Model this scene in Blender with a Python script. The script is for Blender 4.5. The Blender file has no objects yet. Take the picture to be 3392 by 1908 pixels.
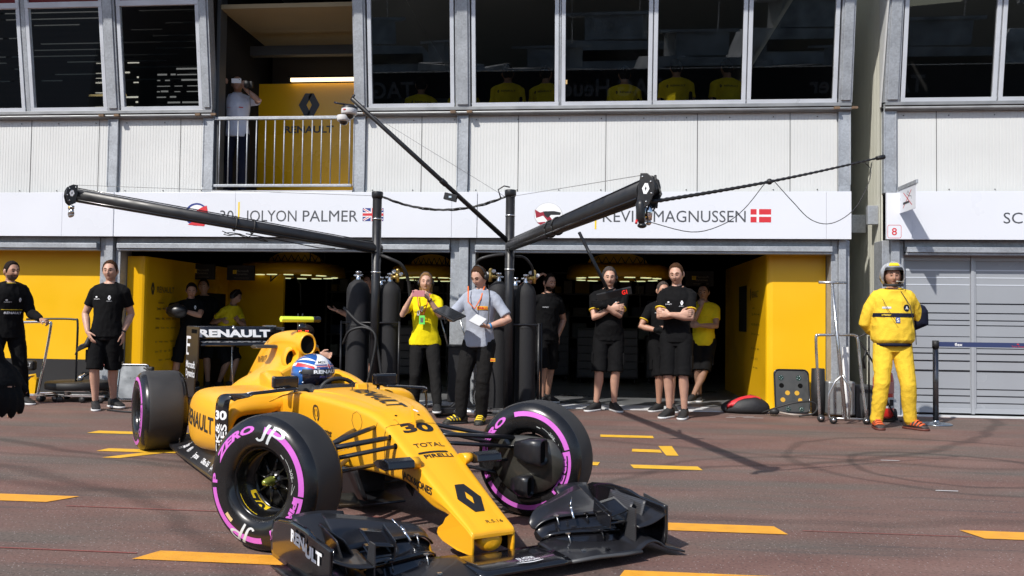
import bpy, bmesh, math, random
from mathutils import Vector, Matrix, Euler, noise
from mathutils.bvhtree import BVHTree
random.seed(7)
SC = bpy.context.scene
COL = SC.collection
R = math.radians
V = Vector
PI = math.pi

# ---------------------------------------------------------------- object helpers
def tag(o, label=None, cat=None, group=None, kind=None):
    if label: o['label'] = label
    if cat: o['category'] = cat
    if group: o['group'] = group
    if kind: o['kind'] = kind
    return o

def empty(name, loc=(0, 0, 0), rz=0, label=None, cat=None, group=None):
    o = bpy.data.objects.new(name, None)
    COL.objects.link(o)
    o.empty_display_size = 0.1
    o.location = loc
    o.rotation_euler = (0, 0, rz)
    return tag(o, label, cat, group)

def children(o):
    return [c for c in bpy.data.objects if c.parent == o]

def copy_tree(o, parent=None):
    c = o.copy()
    COL.objects.link(c)
    c.parent = parent
    for ch in children(o):
        copy_tree(ch, c)
    return c

class MB:
    """collects shapes and links them as one mesh object"""
    def __init__(s):
        s.v = []; s.f = []; s.sm = []; s.mi = []; s.cur = 0; s.M = None
    def add(s, vs, fs, smooth=False):
        n = len(s.v)
        for p in vs:
            p = V(p)
            s.v.append(s.M @ p if s.M else p)
        for f in fs:
            s.f.append([i + n for i in f]); s.sm.append(smooth); s.mi.append(s.cur)
        return s
    def box(s, a, b, rot=None, at=None):
        x0, y0, z0 = a; x1, y1, z1 = b
        vs = [V(p) for p in ((x0,y0,z0),(x1,y0,z0),(x1,y1,z0),(x0,y1,z0),(x0,y0,z1),(x1,y0,z1),(x1,y1,z1),(x0,y1,z1))]
        if rot is not None:
            vs = [rot @ p for p in vs]
        if at is not None:
            vs = [p + V(at) for p in vs]
        return s.add(vs, [(0,3,2,1),(4,5,6,7),(0,1,5,4),(1,2,6,5),(2,3,7,6),(3,0,4,7)])
    def cbox(s, c, sz, rot=None):
        h = V(sz) * .5
        return s.box(-h, h, rot, c)
    def loft(s, rings, smooth=True, cap=True, closed=True):
        n = len(rings[0]); vs = [p for r in rings for p in r]; fs = []
        m = n if closed else n - 1
        for i in range(len(rings) - 1):
            for j in range(m):
                k = (j + 1) % n
                fs.append((i*n+j, i*n+k, (i+1)*n+k, (i+1)*n+j))
        s.add(vs, fs, smooth)
        if cap and closed:
            s.add(rings[0], [tuple(reversed(range(n)))]); s.add(rings[-1], [tuple(range(n))])
        return s
    def tube(s, pts, r, n=10, cap=True, smooth=True, flat=1.0, up=None):
        """tube through pts; r radius or list; flat scales the second axis"""
        pts = [V(p) for p in pts]
        if not hasattr(r, '__len__'): r = [r] * len(pts)
        rings = []; pn = None
        for i, p in enumerate(pts):
            if i == 0: t = pts[1] - p
            elif i == len(pts) - 1: t = p - pts[i-1]
            else: t = (pts[i+1] - p).normalized() + (p - pts[i-1]).normalized()
            t.normalize()
            if pn is None:
                u = V(up) if up else (V((0, 0, 1)) if abs(t.z) < .9 else V((0, 1, 0)))
                a = t.cross(u).normalized()
            else:
                a = (pn - t * pn.dot(t)).normalized()
            pn = a; b = t.cross(a)
            rings.append([p + (a * math.cos(q) + b * math.sin(q) * flat) * r[i] for q in (2*PI*j/n for j in range(n))])
        return s.loft(rings, smooth, cap)
    def lathe(s, prof, n=32, axis='Y', at=(0, 0, 0), smooth=True, a0=0, a1=2*PI):
        """prof: (radius, along)"""
        full = abs(a1 - a0 - 2*PI) < 1e-6; m = n if full else n + 1
        rings = []
        for r, t in prof:
            ring = []
            for j in range(m):
                q = a0 + (a1 - a0) * j / n
                c, d = r * math.cos(q), r * math.sin(q)
                p = (c, t, d) if axis == 'Y' else ((c, d, t) if axis == 'Z' else (t, c, d))
                ring.append(V(p) + V(at))
            rings.append(ring)
        return s.loft(rings, smooth, False, full)
    def ball(s, c, r, n=12, m=8):
        if not hasattr(r, '__len__'): r = (r, r, r)
        vs = []; fs = []
        for i in range(m + 1):
            a = PI * i / m
            for j in range(n):
                b = 2 * PI * j / n
                vs.append(V((c[0]+r[0]*math.sin(a)*math.cos(b), c[1]+r[1]*math.sin(a)*math.sin(b), c[2]+r[2]*math.cos(a))))
        for i in range(m):
            for j in range(n):
                k = (j+1) % n
                fs.append((i*n+j, (i+1)*n+j, (i+1)*n+k, i*n+k))
        return s.add(vs, fs, True)
    def prism(s, poly, d, smooth=False):
        """poly of 3D points, extruded by vector d"""
        n = len(poly); d = V(d); poly = [V(p) for p in poly]
        vs = poly + [p + d for p in poly]
        fs = [tuple(range(n)), tuple(reversed(range(n, 2*n)))] + [(i, i+n, (i+1) % n + n, (i+1) % n) for i in range(n)]
        return s.add(vs, fs, smooth)
    def grid(s, fn, nu, nv, smooth=True):
        vs = [V(fn(i/nu, j/nv)) for i in range(nu+1) for j in range(nv+1)]
        fs = [(i*(nv+1)+j, (i+1)*(nv+1)+j, (i+1)*(nv+1)+j+1, i*(nv+1)+j+1) for i in range(nu) for j in range(nv)]
        return s.add(vs, fs, smooth)
    def mesh(s, name='m', recalc=True, weld=True):
        me = bpy.data.meshes.new(name)
        me.from_pydata([tuple(p) for p in s.v], [], s.f)
        me.polygons.foreach_set('use_smooth', s.sm)
        me.polygons.foreach_set('material_index', s.mi)
        bm = bmesh.new(); bm.from_mesh(me)
        if weld: bmesh.ops.remove_doubles(bm, verts=bm.verts, dist=1e-5)
        bmesh.ops.dissolve_degenerate(bm, dist=1e-6, edges=bm.edges)
        if recalc: bmesh.ops.recalc_face_normals(bm, faces=bm.faces)
        bm.to_mesh(me); bm.free()
        me.update()
        return me
    def build(s, name, mats, parent=None, bevel=0, seg=2, sub=0, solid=0, edge=None, recalc=True, ang=30):
        me = s.mesh(name, recalc)
        return put(name, me, mats, parent, bevel, seg, sub, solid, edge, ang)

def put(name, me, mats, parent=None, bevel=0, seg=2, sub=0, solid=0, edge=None, ang=30):
    if not isinstance(mats, (list, tuple)): mats = [mats]
    for m in mats: me.materials.append(m)
    o = bpy.data.objects.new(name, me)
    COL.objects.link(o)
    if parent: o.parent = parent
    if solid:
        m = o.modifiers.new('s', 'SOLIDIFY'); m.thickness = abs(solid); m.offset = 0 if solid > 0 else -1
    if bevel:
        m = o.modifiers.new('b', 'BEVEL'); m.width = bevel; m.segments = seg; m.limit_method = 'ANGLE'; m.angle_limit = R(ang)
    if sub:
        m = o.modifiers.new('u', 'SUBSURF'); m.levels = sub; m.render_levels = sub
    return o

def applied(o):
    """mesh of o with its modifiers applied"""
    dg = bpy.context.evaluated_depsgraph_get()
    return bpy.data.meshes.new_from_object(o.evaluated_get(dg))

def bake(o):
    me = applied(o)
    o.modifiers.clear(); o.data = me
    return o

def voxel(mb, size, smooth=2, name='v'):
    """union of closed shapes as one continuous surface"""
    o = put(name, mb.mesh(name, True, False), [])
    m = o.modifiers.new('r', 'REMESH'); m.mode = 'VOXEL'; m.voxel_size = size; m.use_smooth_shade = True
    if smooth:
        m = o.modifiers.new('s', 'SMOOTH'); m.factor = .5; m.iterations = smooth
    me = applied(o)
    bpy.data.objects.remove(o)
    me.polygons.foreach_set('use_smooth', [True] * len(me.polygons))
    return me

# ---------------------------------------------------------------- lettering
_tc = {}
def _cap():
    c = bpy.data.curves.new('t', 'FONT'); c.body = 'H'; o = bpy.data.objects.new('t', c); COL.objects.link(o)
    me = bpy.data.meshes.new_from_object(o); h = max(v.co.y for v in me.vertices)
    bpy.data.objects.remove(o); bpy.data.curves.remove(c); bpy.data.meshes.remove(me); return h
CAPH = _cap()
def text_geo(s, bold=.0, cut=0, shear=0):
    """flat outline of a word: verts with x in 0..aspect, y in 0..1 (cap height), faces"""
    key = (s, bold, cut, shear)
    if key in _tc: return _tc[key]
    c = bpy.data.curves.new('t', 'FONT'); c.body = s; c.size = 1; c.offset = bold; c.resolution_u = 3; c.shear = shear
    o = bpy.data.objects.new('t', c); COL.objects.link(o)
    me = bpy.data.meshes.new_from_object(o)
    bpy.data.objects.remove(o); bpy.data.curves.remove(c)
    bm = bmesh.new(); bm.from_mesh(me)
    xs = [v.co.x for v in bm.verts]; ys = [v.co.y for v in bm.verts]
    x0, x1, y0, y1 = min(xs), max(xs), min(ys), max(ys)
    k = 1 / CAPH
    for v in bm.verts: v.co = V(((v.co.x - x0) * k, v.co.y * k, 0))
    w = (x1 - x0) * k
    if cut:
        n = max(1, int(w * cut)); m = max(1, int(cut))
        for i in range(1, n):
            bmesh.ops.bisect_plane(bm, geom=bm.verts[:] + bm.edges[:] + bm.faces[:], plane_co=(w*i/n, 0, 0), plane_no=(1, 0, 0))
        for i in range(1, m):
            bmesh.ops.bisect_plane(bm, geom=bm.verts[:] + bm.edges[:] + bm.faces[:], plane_co=(0, i/m, 0), plane_no=(0, 1, 0))
    bm.verts.index_update()
    out = ([v.co.copy() for v in bm.verts], [[v.index for v in f.verts] for f in bm.faces], w)
    bm.free(); bpy.data.meshes.remove(me)
    _tc[key] = out
    return out

def words(mb, s, o, u, v, width, height, bold=.02, off=None, cut=0, fn=None, shear=0):
    """lay word s with lower-left corner o, along u (unit), up v (unit)"""
    vs, fs, w = text_geo(s, bold, cut, shear)
    o, u, v = V(o), V(u).normalized(), V(v).normalized()
    n = u.cross(v) * (off if off is not None else .0)
    pts = []
    for p in vs:
        a, b = p.x / w * width, p.y * height
        q = fn(a, b) if fn else o + u * a + v * b + n
        pts.append(q)
    mb.add(pts, fs)
    return mb

def poly_map(mb, poly, fn, cut=None):
    """2D polygon (u,v) laid on a surface through fn, gridded every cut"""
    bm = bmesh.new()
    bm.faces.new([bm.verts.new((a, b, 0)) for a, b in poly])
    if cut:
        xs = [p[0] for p in poly]; ys = [p[1] for p in poly]
        x = min(xs) + cut
        while x < max(xs):
            bmesh.ops.bisect_plane(bm, geom=bm.verts[:]+bm.edges[:]+bm.faces[:], plane_co=(x, 0, 0), plane_no=(1, 0, 0)); x += cut
        y = min(ys) + cut
        while y < max(ys):
            bmesh.ops.bisect_plane(bm, geom=bm.verts[:]+bm.edges[:]+bm.faces[:], plane_co=(0, y, 0), plane_no=(0, 1, 0)); y += cut
    bmesh.ops.triangulate(bm, faces=bm.faces)
    bm.verts.index_update()
    mb.add([fn(v.co.x, v.co.y) for v in bm.verts], [[v.index for v in f.verts] for f in bm.faces])
    bm.free()

def diamond(cx, cy, w, h, t=.3):
    """lozenge emblem as two interlocked bands (list of 2D polygons)"""
    W, H = w/2, h/2; iw, ih = W*.36, H*.62
    # left band: from top cap round the left to the bottom centre, right band mirrored through the centre
    a = [(-W*.34, H), (W*.30, H), (-iw, 0), (iw*.55, -ih*.75), (W*.12, -H), (-W*.34, -H), (-W, 0)]
    a = [(-W*.40, H), (W*.30, H), (-W*.26, 0), (W*.10, -H*.62), (-W*.08, -H), (-W*.40, -H), (-W, 0)]
    b = [(-x, -y) for x, y in a]
    return [[(cx+x, cy+y) for x, y in a], [(cx+x, cy+y) for x, y in b]]

# ---------------------------------------------------------------- materials
MATS = {}
def mat(name, col, rough=.6, metal=0, spec=.5, coat=0, coatr=.1, emit=None, es=1, bump=0, bscale=50, var=0, vscale=6, alpha=1, sheen=0, dirt=None, aniso=None):
    if name in MATS: return MATS[name]
    m = bpy.data.materials.new(name); m.use_nodes = True
    nt = m.node_tree; b = nt.nodes['Principled BSDF']
    def s(k, v): b.inputs[k].default_value = v
    s('Base Color', (*col, 1)); s('Roughness', rough); s('Metallic', metal); s('Specular IOR Level', spec)
    s('Coat Weight', coat); s('Coat Roughness', coatr); s('Alpha', alpha)
    if sheen: s('Sheen Weight', sheen); s('Sheen Roughness', .5)
    if emit: s('Emission Color', (*emit, 1)); s('Emission Strength', es)
    N = nt.nodes.new; L = nt.links.new
    if var or bump or dirt:
        tc = N('ShaderNodeTexCoord')
    if var:
        n = N('ShaderNodeTexNoise'); n.inputs['Scale'].default_value = vscale; n.inputs['Detail'].default_value = 5
        L(tc.outputs['Object'], n.inputs['Vector'])
        mr = N('ShaderNodeMapRange'); mr.inputs['From Min'].default_value = .3; mr.inputs['From Max'].default_value = .7
        mr.inputs['To Min'].default_value = 1 - var; mr.inputs['To Max'].default_value = 1 + var * .6
        L(n.outputs['Fac'], mr.inputs['Value'])
        mx = N('ShaderNodeVectorMath'); mx.operation = 'SCALE'; mx.inputs[0].default_value = col
        L(mr.outputs[0], mx.inputs['Scale']); L(mx.outputs[0], b.inputs['Base Color'])
        mr2 = N('ShaderNodeMapRange'); mr2.inputs['From Min'].default_value = .3; mr2.inputs['From Max'].default_value = .7
        mr2.inputs['To Min'].default_value = max(0, rough - .1); mr2.inputs['To Max'].default_value = min(1, rough + .1)
        L(n.outputs['Fac'], mr2.inputs['Value']); L(mr2.outputs[0], b.inputs['Roughness'])
    if bump:
        n = N('ShaderNodeTexNoise'); n.inputs['Scale'].default_value = bscale; n.inputs['Detail'].default_value = 4
        L(tc.outputs['Object'], n.inputs['Vector'])
        bp = N('ShaderNodeBump'); bp.inputs['Strength'].default_value = min(1, bump); bp.inputs['Distance'].default_value = .01
        L(n.outputs['Fac'], bp.inputs['Height']); L(bp.outputs[0], b.inputs['Normal'])
    MATS[name] = m
    return m

YEL = mat('yellow_board', (.86, .48, .006), .38, var=.06, vscale=1.2)
YELD = mat('yellow_laminate', (.80, .43, .008), .22, var=.05, vscale=1)
WHITE = mat('white_sign_board', (.72, .745, .80), .3, var=.015, vscale=1)
PANEL = mat('white_cladding', (.64, .65, .64), .45, var=.05, vscale=1.3)
PANELS = mat('cream_cladding', (.62, .62, .54), .5, var=.06, vscale=1.5)
ALU = mat('white_aluminium_frame', (.62, .65, .70), .35, metal=.2, var=.05, vscale=3)
STEEL = mat('bare_steel', (.55, .56, .57), .28, metal=.9, var=.08, vscale=9)
CHROME = mat('polished_steel', (.75, .76, .78), .15, metal=1)
BLACK = mat('black_board', (.012, .012, .013), .6)
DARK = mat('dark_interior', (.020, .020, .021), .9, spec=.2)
GREYT = mat('grey_lettering', (.07, .075, .085), .5)
BLKT = mat('black_lettering', (.012, .012, .014), .5)
WHT = mat('white_lettering', (.82, .83, .85), .45)
REDT = mat('red_lettering', (.62, .03, .04), .5)
BLUT = mat('blue_lettering', (.02, .04, .22), .5)
YELT = mat('yellow_lettering', (.85, .60, .02), .5)
RUB = mat('black_rubber', (.016, .016, .017), .55, bump=.15, bscale=120)
MATTE = mat('matte_black_paint', (.014, .014, .016), .4, var=.2, vscale=8)
BRASS = mat('brass', (.60, .40, .12), .3, metal=.9)
CEIL = mat('beige_ceiling', (.30, .24, .14), .8, var=.05)
REDB = mat('dark_red_mesh', (.16, .012, .015), .8)

def galv():
    m = bpy.data.materials.new('galvanised_steel'); m.use_nodes = True
    nt = m.node_tree; b = nt.nodes['Principled BSDF']; N = nt.nodes.new; L = nt.links.new
    tc = N('ShaderNodeTexCoord')
    vo = N('ShaderNodeTexVoronoi'); vo.inputs['Scale'].default_value = 48; L(tc.outputs['Object'], vo.inputs['Vector'])
    n = N('ShaderNodeTexNoise'); n.inputs['Scale'].default_value = 3.5; n.inputs['Detail'].default_value = 8; L(tc.outputs['Object'], n.inputs['Vector'])
    mx = N('ShaderNodeMix'); mx.data_type = 'FLOAT'; mx.inputs[0].default_value = .72
    L(vo.outputs['Color'], mx.inputs[2]); L(n.outputs['Fac'], mx.inputs[3])
    r = N('ShaderNodeValToRGB'); e = r.color_ramp.elements
    e[0].position = .25; e[0].color = (.27, .285, .305, 1); e[1].position = .72; e[1].color = (.46, .49, .525, 1)
    L(mx.outputs[0], r.inputs[0]); L(r.outputs[0], b.inputs['Base Color'])
    b.inputs['Metallic'].default_value = .35; b.inputs['Roughness'].default_value = .5
    return m
GALV = galv()

def asphalt():
    m = bpy.data.materials.new('red_brown_asphalt'); m.use_nodes = True
    nt = m.node_tree; b = nt.nodes['Principled BSDF']; N = nt.nodes.new; L = nt.links.new
    tc = N('ShaderNodeTexCoord')
    def noi(sc, det, stretch=None):
        n = N('ShaderNodeTexNoise'); n.inputs['Scale'].default_value = sc; n.inputs['Detail'].default_value = det
        if stretch:
            mp = N('ShaderNodeMapping'); mp.inputs['Scale'].default_value = stretch; mp.inputs['Rotation'].default_value = (0, 0, R(12))
            L(tc.outputs['Object'], mp.inputs[0]); L(mp.outputs[0], n.inputs['Vector'])
        else: L(tc.outputs['Object'], n.inputs['Vector'])
        return n
    def mul(a, bb):
        x = N('ShaderNodeMix'); x.data_type = 'RGBA'; x.blend_type = 'MULTIPLY'; x.inputs[0].default_value = 1
        L(a, x.inputs[6]); L(bb, x.inputs[7]); return x.outputs[2]
    def ramp(src, stops):
        r = N('ShaderNodeValToRGB'); e = r.color_ramp.elements
        while len(e) < len(stops): e.new(.5)
        for i, (p, c) in enumerate(stops): e[i].position = p; e[i].color = (*c, 1)
        L(src, r.inputs[0]); return r.outputs[0]
    base = ramp(noi(1.1, 9, (1, 1.6, 1)).outputs['Fac'], ((.30, (.142, .075, .062)), (.52, (.180, .098, .080)), (.72, (.212, .126, .104))))
    # dark rubber smears drawn along the lane
    def mixc(fac, a, col):
        x = N('ShaderNodeMix'); x.data_type = 'RGBA'; L(fac, x.inputs[0]); L(a, x.inputs[6]); x.inputs[7].default_value = (*col, 1); return x.outputs[2]
    sm = ramp(noi(.9, 9, (.45, 2.6, 1)).outputs['Fac'], ((.36, (.80, .80, .80)), (.50, (.22, .22, .22)), (.60, (0, 0, 0))))
    c = mixc(sm, base, (.115, .100, .085))
    sm2 = ramp(noi(2.3, 8, (.30, 3.4, 1)).outputs['Fac'], ((.30, (.55, .55, .55)), (.40, (.06, .06, .06)), (.47, (0, 0, 0))))
    c = mixc(sm2, c, (.070, .062, .058))
    spots = ramp(noi(1.7, 3).outputs['Fac'], ((.24, (.6, .6, .6)), (.30, (0, 0, 0)), (1, (0, 0, 0))))
    c = mixc(spots, c, (.055, .050, .048))
    grit = ramp(noi(62, 6).outputs['Fac'], ((.30, (.50, .50, .50)), (.48, (.97, .97, .97)), (.60, (1.0, 1.0, 1.0)), (.76, (1.35, 1.32, 1.3))))
    c = mul(c, grit)
    # pale stone flecks
    vo = N('ShaderNodeTexVoronoi'); vo.inputs['Scale'].default_value = 60; L(tc.outputs['Object'], vo.inputs['Vector'])
    fl = N('ShaderNodeMath'); fl.operation = 'LESS_THAN'; fl.inputs[1].default_value = .20; L(vo.outputs['Distance'], fl.inputs[0])
    wn = N('ShaderNodeMath'); wn.operation = 'GREATER_THAN'; wn.inputs[1].default_value = .66
    sp = N('ShaderNodeSeparateColor'); L(vo.outputs['Color'], sp.inputs[0]); L(sp.outputs[0], wn.inputs[0])
    ml = N('ShaderNodeMath'); ml.operation = 'MULTIPLY'; L(fl.outputs[0], ml.inputs[0]); L(wn.outputs[0], ml.inputs[1])
    mx = N('ShaderNodeMix'); mx.data_type = 'RGBA'; L(ml.outputs[0], mx.inputs[0]); L(c, mx.inputs[6]); mx.inputs[7].default_value = (.34, .30, .28, 1)
    # black tyre arcs: thin rings of a distorted radial distance
    out = mx.outputs[2]
    wn_ = noi(.8, 4); wv = N('ShaderNodeVectorMath'); wv.operation = 'SCALE'; wv.inputs['Scale'].default_value = .5; L(wn_.outputs['Color'], wv.inputs[0])
    wa = N('ShaderNodeVectorMath'); wa.operation = 'ADD'; L(tc.outputs['Object'], wa.inputs[0]); L(wv.outputs[0], wa.inputs[1]); sp_ = N('ShaderNodeSeparateXYZ'); L(wa.outputs[0], sp_.inputs[0]); cb_ = N('ShaderNodeCombineXYZ'); L(sp_.outputs[0], cb_.inputs[0]); L(sp_.outputs[1], cb_.inputs[1]); wob = cb_.outputs[0]
    for (cx, cy, rad, w, k) in ((-1.5, 13.5, 6.9, .05, .62), (3.1, 7.6, .80, .035, .60), (3.3, 7.9, 1.45, .04, .66), (2.9, 5.4, 2.75, .04, .72), (-6, 1.0, 5.6, .06, .70), (-5.5, -.4, 7.4, .05, .74), (4.0, 14.8, 7.2, .06, .72), (0, 21, 15.6, .07, .74)):
        vm = N('ShaderNodeVectorMath'); vm.operation = 'DISTANCE'; vm.inputs[1].default_value = (cx, cy, 0)
        L(wob, vm.inputs[0])
        sb = N('ShaderNodeMath'); sb.operation = 'SUBTRACT'; sb.inputs[1].default_value = rad; L(vm.outputs['Value'], sb.inputs[0])
        ab = N('ShaderNodeMath'); ab.operation = 'ABSOLUTE'; L(sb.outputs[0], ab.inputs[0])
        mr = N('ShaderNodeMapRange'); mr.inputs['From Min'].default_value = w * .5; mr.inputs['From Max'].default_value = w * 1.6
        mr.inputs['To Min'].default_value = k; mr.inputs['To Max'].default_value = 1; L(ab.outputs[0], mr.inputs['Value'])
        vs = N('ShaderNodeVectorMath'); vs.operation = 'SCALE'; L(out, vs.inputs[0]); L(mr.outputs[0], vs.inputs['Scale']); out = vs.outputs[0]
    L(out, b.inputs['Base Color'])
    b.inputs['Roughness'].default_value = .82
    bp = N('ShaderNodeBump'); bp.inputs['Strength'].default_value = .5; bp.inputs['Distance'].default_value = .006
    L(noi(90, 5).outputs['Fac'], bp.inputs['Height']); L(bp.outputs[0], b.inputs['Normal'])
    return m

def glass(name, tint, gloss=.06):
    m = bpy.data.materials.new(name); m.use_nodes = True
    nt = m.node_tree; N = nt.nodes.new; L = nt.links.new
    nt.nodes.remove(nt.nodes['Principled BSDF']); out = nt.nodes['Material Output']
    t = N('ShaderNodeBsdfTransparent'); t.inputs[0].default_value = (*tint, 1)
    g = N('ShaderNodeBsdfGlossy'); g.inputs['Roughness'].default_value = .01
    fr = N('ShaderNodeFresnel'); fr.inputs[0].default_value = 1.9
    mx = N('ShaderNodeMixShader'); L(fr.outputs[0], mx.inputs[0]); L(t.outputs[0], mx.inputs[1]); L(g.outputs[0], mx.inputs[2]); L(mx.outputs[0], out.inputs[0])
    return m
# ================================================================ SETTING
GX = dict(Y=11.3)
mb = MB(); mb.add([(-400,-400,0),(400,-400,0),(400,400,0),(-400,400,0)], [(0,1,2,3)])
tag(mb.build('pit_lane', asphalt()), kind='structure')
FLOOR = mat('grey_painted_floor', (.15, .155, .16), .35, var=.15, vscale=1.5)
THR = mat('pale_concrete_threshold', (.62, .63, .64), .6, var=.12, vscale=4)
mb = MB(); mb.add([(-14,11.72,.006),(3.2,11.72,.006),(3.2,24,.006),(-14,24,.006)], [(0,1,2,3)])
tag(mb.build('garage_floor', FLOOR), kind='structure')
mb = MB(); mb.box((-14,11.22,0),(3.2,11.715,.012)); mb.box((3.6,11.22,0),(12,11.45,.012))
tag(mb.build('door_threshold', THR), kind='structure')
LINE = mat('orange_yellow_road_paint', (.80, .36, .03), .6, bump=.3, bscale=90, var=.12, vscale=14)
LINEY = mat('yellow_road_paint', (.80, .45, .03), .6, bump=.3, bscale=90, var=.12, vscale=14)
def lines(name, rects, m, z=.004):
    mb = MB()
    for poly in rects:
        mb.add([(x, y, z) for x, y in poly], [tuple(range(len(poly)))])
    o = mb.build(name, m); tag(o, kind='structure'); return o
def bar(x0, x1, y, w, sk=0): return [(x0, y-w/2), (x1, y-w/2), (x1+sk, y+w/2), (x0+sk, y+w/2)]
lines('lane_line', [bar(-2.17,-.75,4.0,.155,.06), bar(-9,-3.33,5.1,.185,.10), bar(.36,1.05,4.96,.18,-.04), bar(2.1,7,5.03,.18,-.06), bar(.10,4,3.99,.16,.04)], LINE)
lines('parking_mark', [bar(-4.87,-3.9,8.0,.17,.02), bar(-1.62,-1.0,8.67,.17,.02), bar(.05,.57,8.67,.17,.0), bar(.30,.83,6.92,.165,-.02), bar(-.25,.02,7.0,.16,.02),
    bar(-4.16,-3.3,6.98,.15,.02), [(-3.93,6.6),(-3.78,6.6),(-3.55,6.93),(-3.72,6.93)],
    [(.32,7.69),(.58,7.67),(.575,7.84),(.33,7.85)], [(.605,7.52),(.71,7.53),(.70,8.09),(.576,8.07),(.590,7.80)]], LINEY)
CHALK = mat('thin_red_paint', (.27, .07, .06), .8)
lines('thin_red_line', [bar(-3.15,-1.2,4.93,.012), bar(-9,-2.2,4.02,.012), bar(1.15,2.05,4.97,.010)], CHALK)
lines('chalk_mark', [bar(1.55,1.66,10.6,.03,.02), bar(1.75,1.98,10.62,.025,.03), bar(1.60,1.9,10.75,.02,.02), bar(2.35,2.5,6.3,.02,.01), bar(2.4,2.55,7.6,.02,0)], mat('white_chalk', (.6,.6,.6), .8))

# ---- cladding: grooved panel in the XZ plane
def cladding(mb, x0, x1, z0, z1, y, pitch=.041, depth=.003, seams=()):
    xs = []; x = x0
    prof = []
    while x < x1 - 1e-6:
        e = min(x + pitch, x1)
        prof += [(x, y), (x + (e-x)*.80, y), (x + (e-x)*.86, y + depth), (x + (e-x)*.94, y + depth)]
        x = e
    prof.append((x1, y))
    a = [V((px, py, z0)) for px, py in prof]; b = [V((px, py, z1)) for px, py in prof]
    n = len(prof)
    mb.add(a + b, [(i, i+1, n+i+1, n+i) for i in range(n-1)])
    for s in seams: mb.cur = 1; mb.box((s-.004, y-.003, z0), (s+.004, y+.001, z1)); mb.cur = 0
    mb.box((x0, y+depth+.002, z0), (x1, y+.06, z1))

SEAM = mat('dark_seam', (.10, .10, .10), .8)
YF = 11.3
bld = empty('pit_building', (0, YF, 0), 0, 'long white clad pit building with open team garages below and leaning dark windows above', 'building')
bld2 = empty('pit_building', (0, YF, 0), 0, 'neighbouring pit building beyond the narrow gap, with closed grey striped garage doors', 'building')
def bp(mb): mb.M = Matrix.Translation((0, -YF, 0)); return mb
ZS0, ZS1 = 2.8, 3.84          # cladding band
for b, spans in ((bld, ((-12.0,-6.75,(-7.9,-6.9)), (-6.6,-5.38,(-5.72,)), (-3.11,-1.87,(-2.35,)), (-1.71,3.04,(-1.05,.10,1.28,2.45)))), (bld2, ((3.75, 12.0, (4.25,5.4,6.6)),))):
    for x0, x1, seams in spans:
        mb = bp(MB()); cladding(mb, x0, x1, ZS0, ZS1, YF, seams=seams)
        for k in range(int((x1-x0)/.55)+1):
            for z in (ZS0+.05, ZS1-.05):
                mb.cur = 1; mb.ball((x0+.1+k*.55, YF-.004, z), .008, 8, 4); mb.cur = 0
        mb.build('wall_panel', [PANEL, SEAM], b)
    # full-height posts (lower storey) 
PL = [(-6.745,-6.605,bld), (-5.375,-5.23,bld), (-3.27,-3.115,bld), (-1.862,-1.718,bld), (3.045,3.19,bld), (3.60,3.748,bld2)]
for x0, x1, b in PL:
    mb = bp(MB())
    mb.box((x0, YF-.04, ZS0), (x1, YF+.12, 3.93)); mb.box((x0-.004, YF-.048, 2.9), (x0+.012, YF-.04, 3.93)); mb.box((x1-.012, YF-.048, 2.9), (x1+.004, YF-.04, 3.93))
    mb.build('post', GALV, b, bevel=.006)
for x0, x1, b in ((-6.82,-6.54,bld), (-1.93,-1.60,bld), (2.955,3.19,bld), (3.58,3.85,bld2)):
    mb = bp(MB())
    w = x1 - x0
    mb.box((x0, YF-.02, 0), (x0+w*.36, YF+.3, 2.2)); mb.box((x0+w*.36, YF-.07, 0), (x0+w*.74, YF+.3, 2.2)); mb.box((x0+w*.76, YF-.0, 0), (x1, YF+.3, 2.2))
    mb.build('post', GALV, b, bevel=.006)
# lintels over the garage openings, with guide rail
for x0, x1, b in ((-14,-6.825,bld), (-6.535,-1.935,bld), (-1.595,2.95,bld), (3.855,12,bld2)):
    mb = bp(MB()); mb.box((x0, YF-.03, 2.06), (x1, YF+.16, 2.2)); mb.box((x0, YF-.115, 2.045), (x1, YF-.031, 2.112))
    mb.box((x0, YF-.09, 2.015), (x1, YF+.05, 2.042))
    mb.build('lintel', GALV, b, bevel=.004)
# sill beams and conduits under the windows
for x0, x1, b in ((-14,-5.235,bld), (-3.27,3.19,bld), (3.6,12,bld2)):
    mb = bp(MB()); mb.box((x0, YF-.10, 3.90), (x1, YF+.10, 3.945)); mb.box((x0, YF-.06, 3.842), (x1, YF+.06, 3.897))
    mb.tube([(x0, YF-.075, 3.87), (x1, YF-.075, 3.87)], .022, 8)
    mb.build('sill_beam', mat('weathered_grey_beam', (.26,.27,.28), .5, metal=.3, var=.2, vscale=5), b, bevel=.004)
for x in (-6.68,-5.3,-3.19,-1.79,3.12):
    for d in (-.12, .1): mb = bp(MB()); mb.cbox((x+d, YF-.12, 3.87), (.07, .04, .03)); mb.build('bracket', mat('rusty_bracket', (.20,.13,.08), .8, var=.4, vscale=20), bld)

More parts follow.
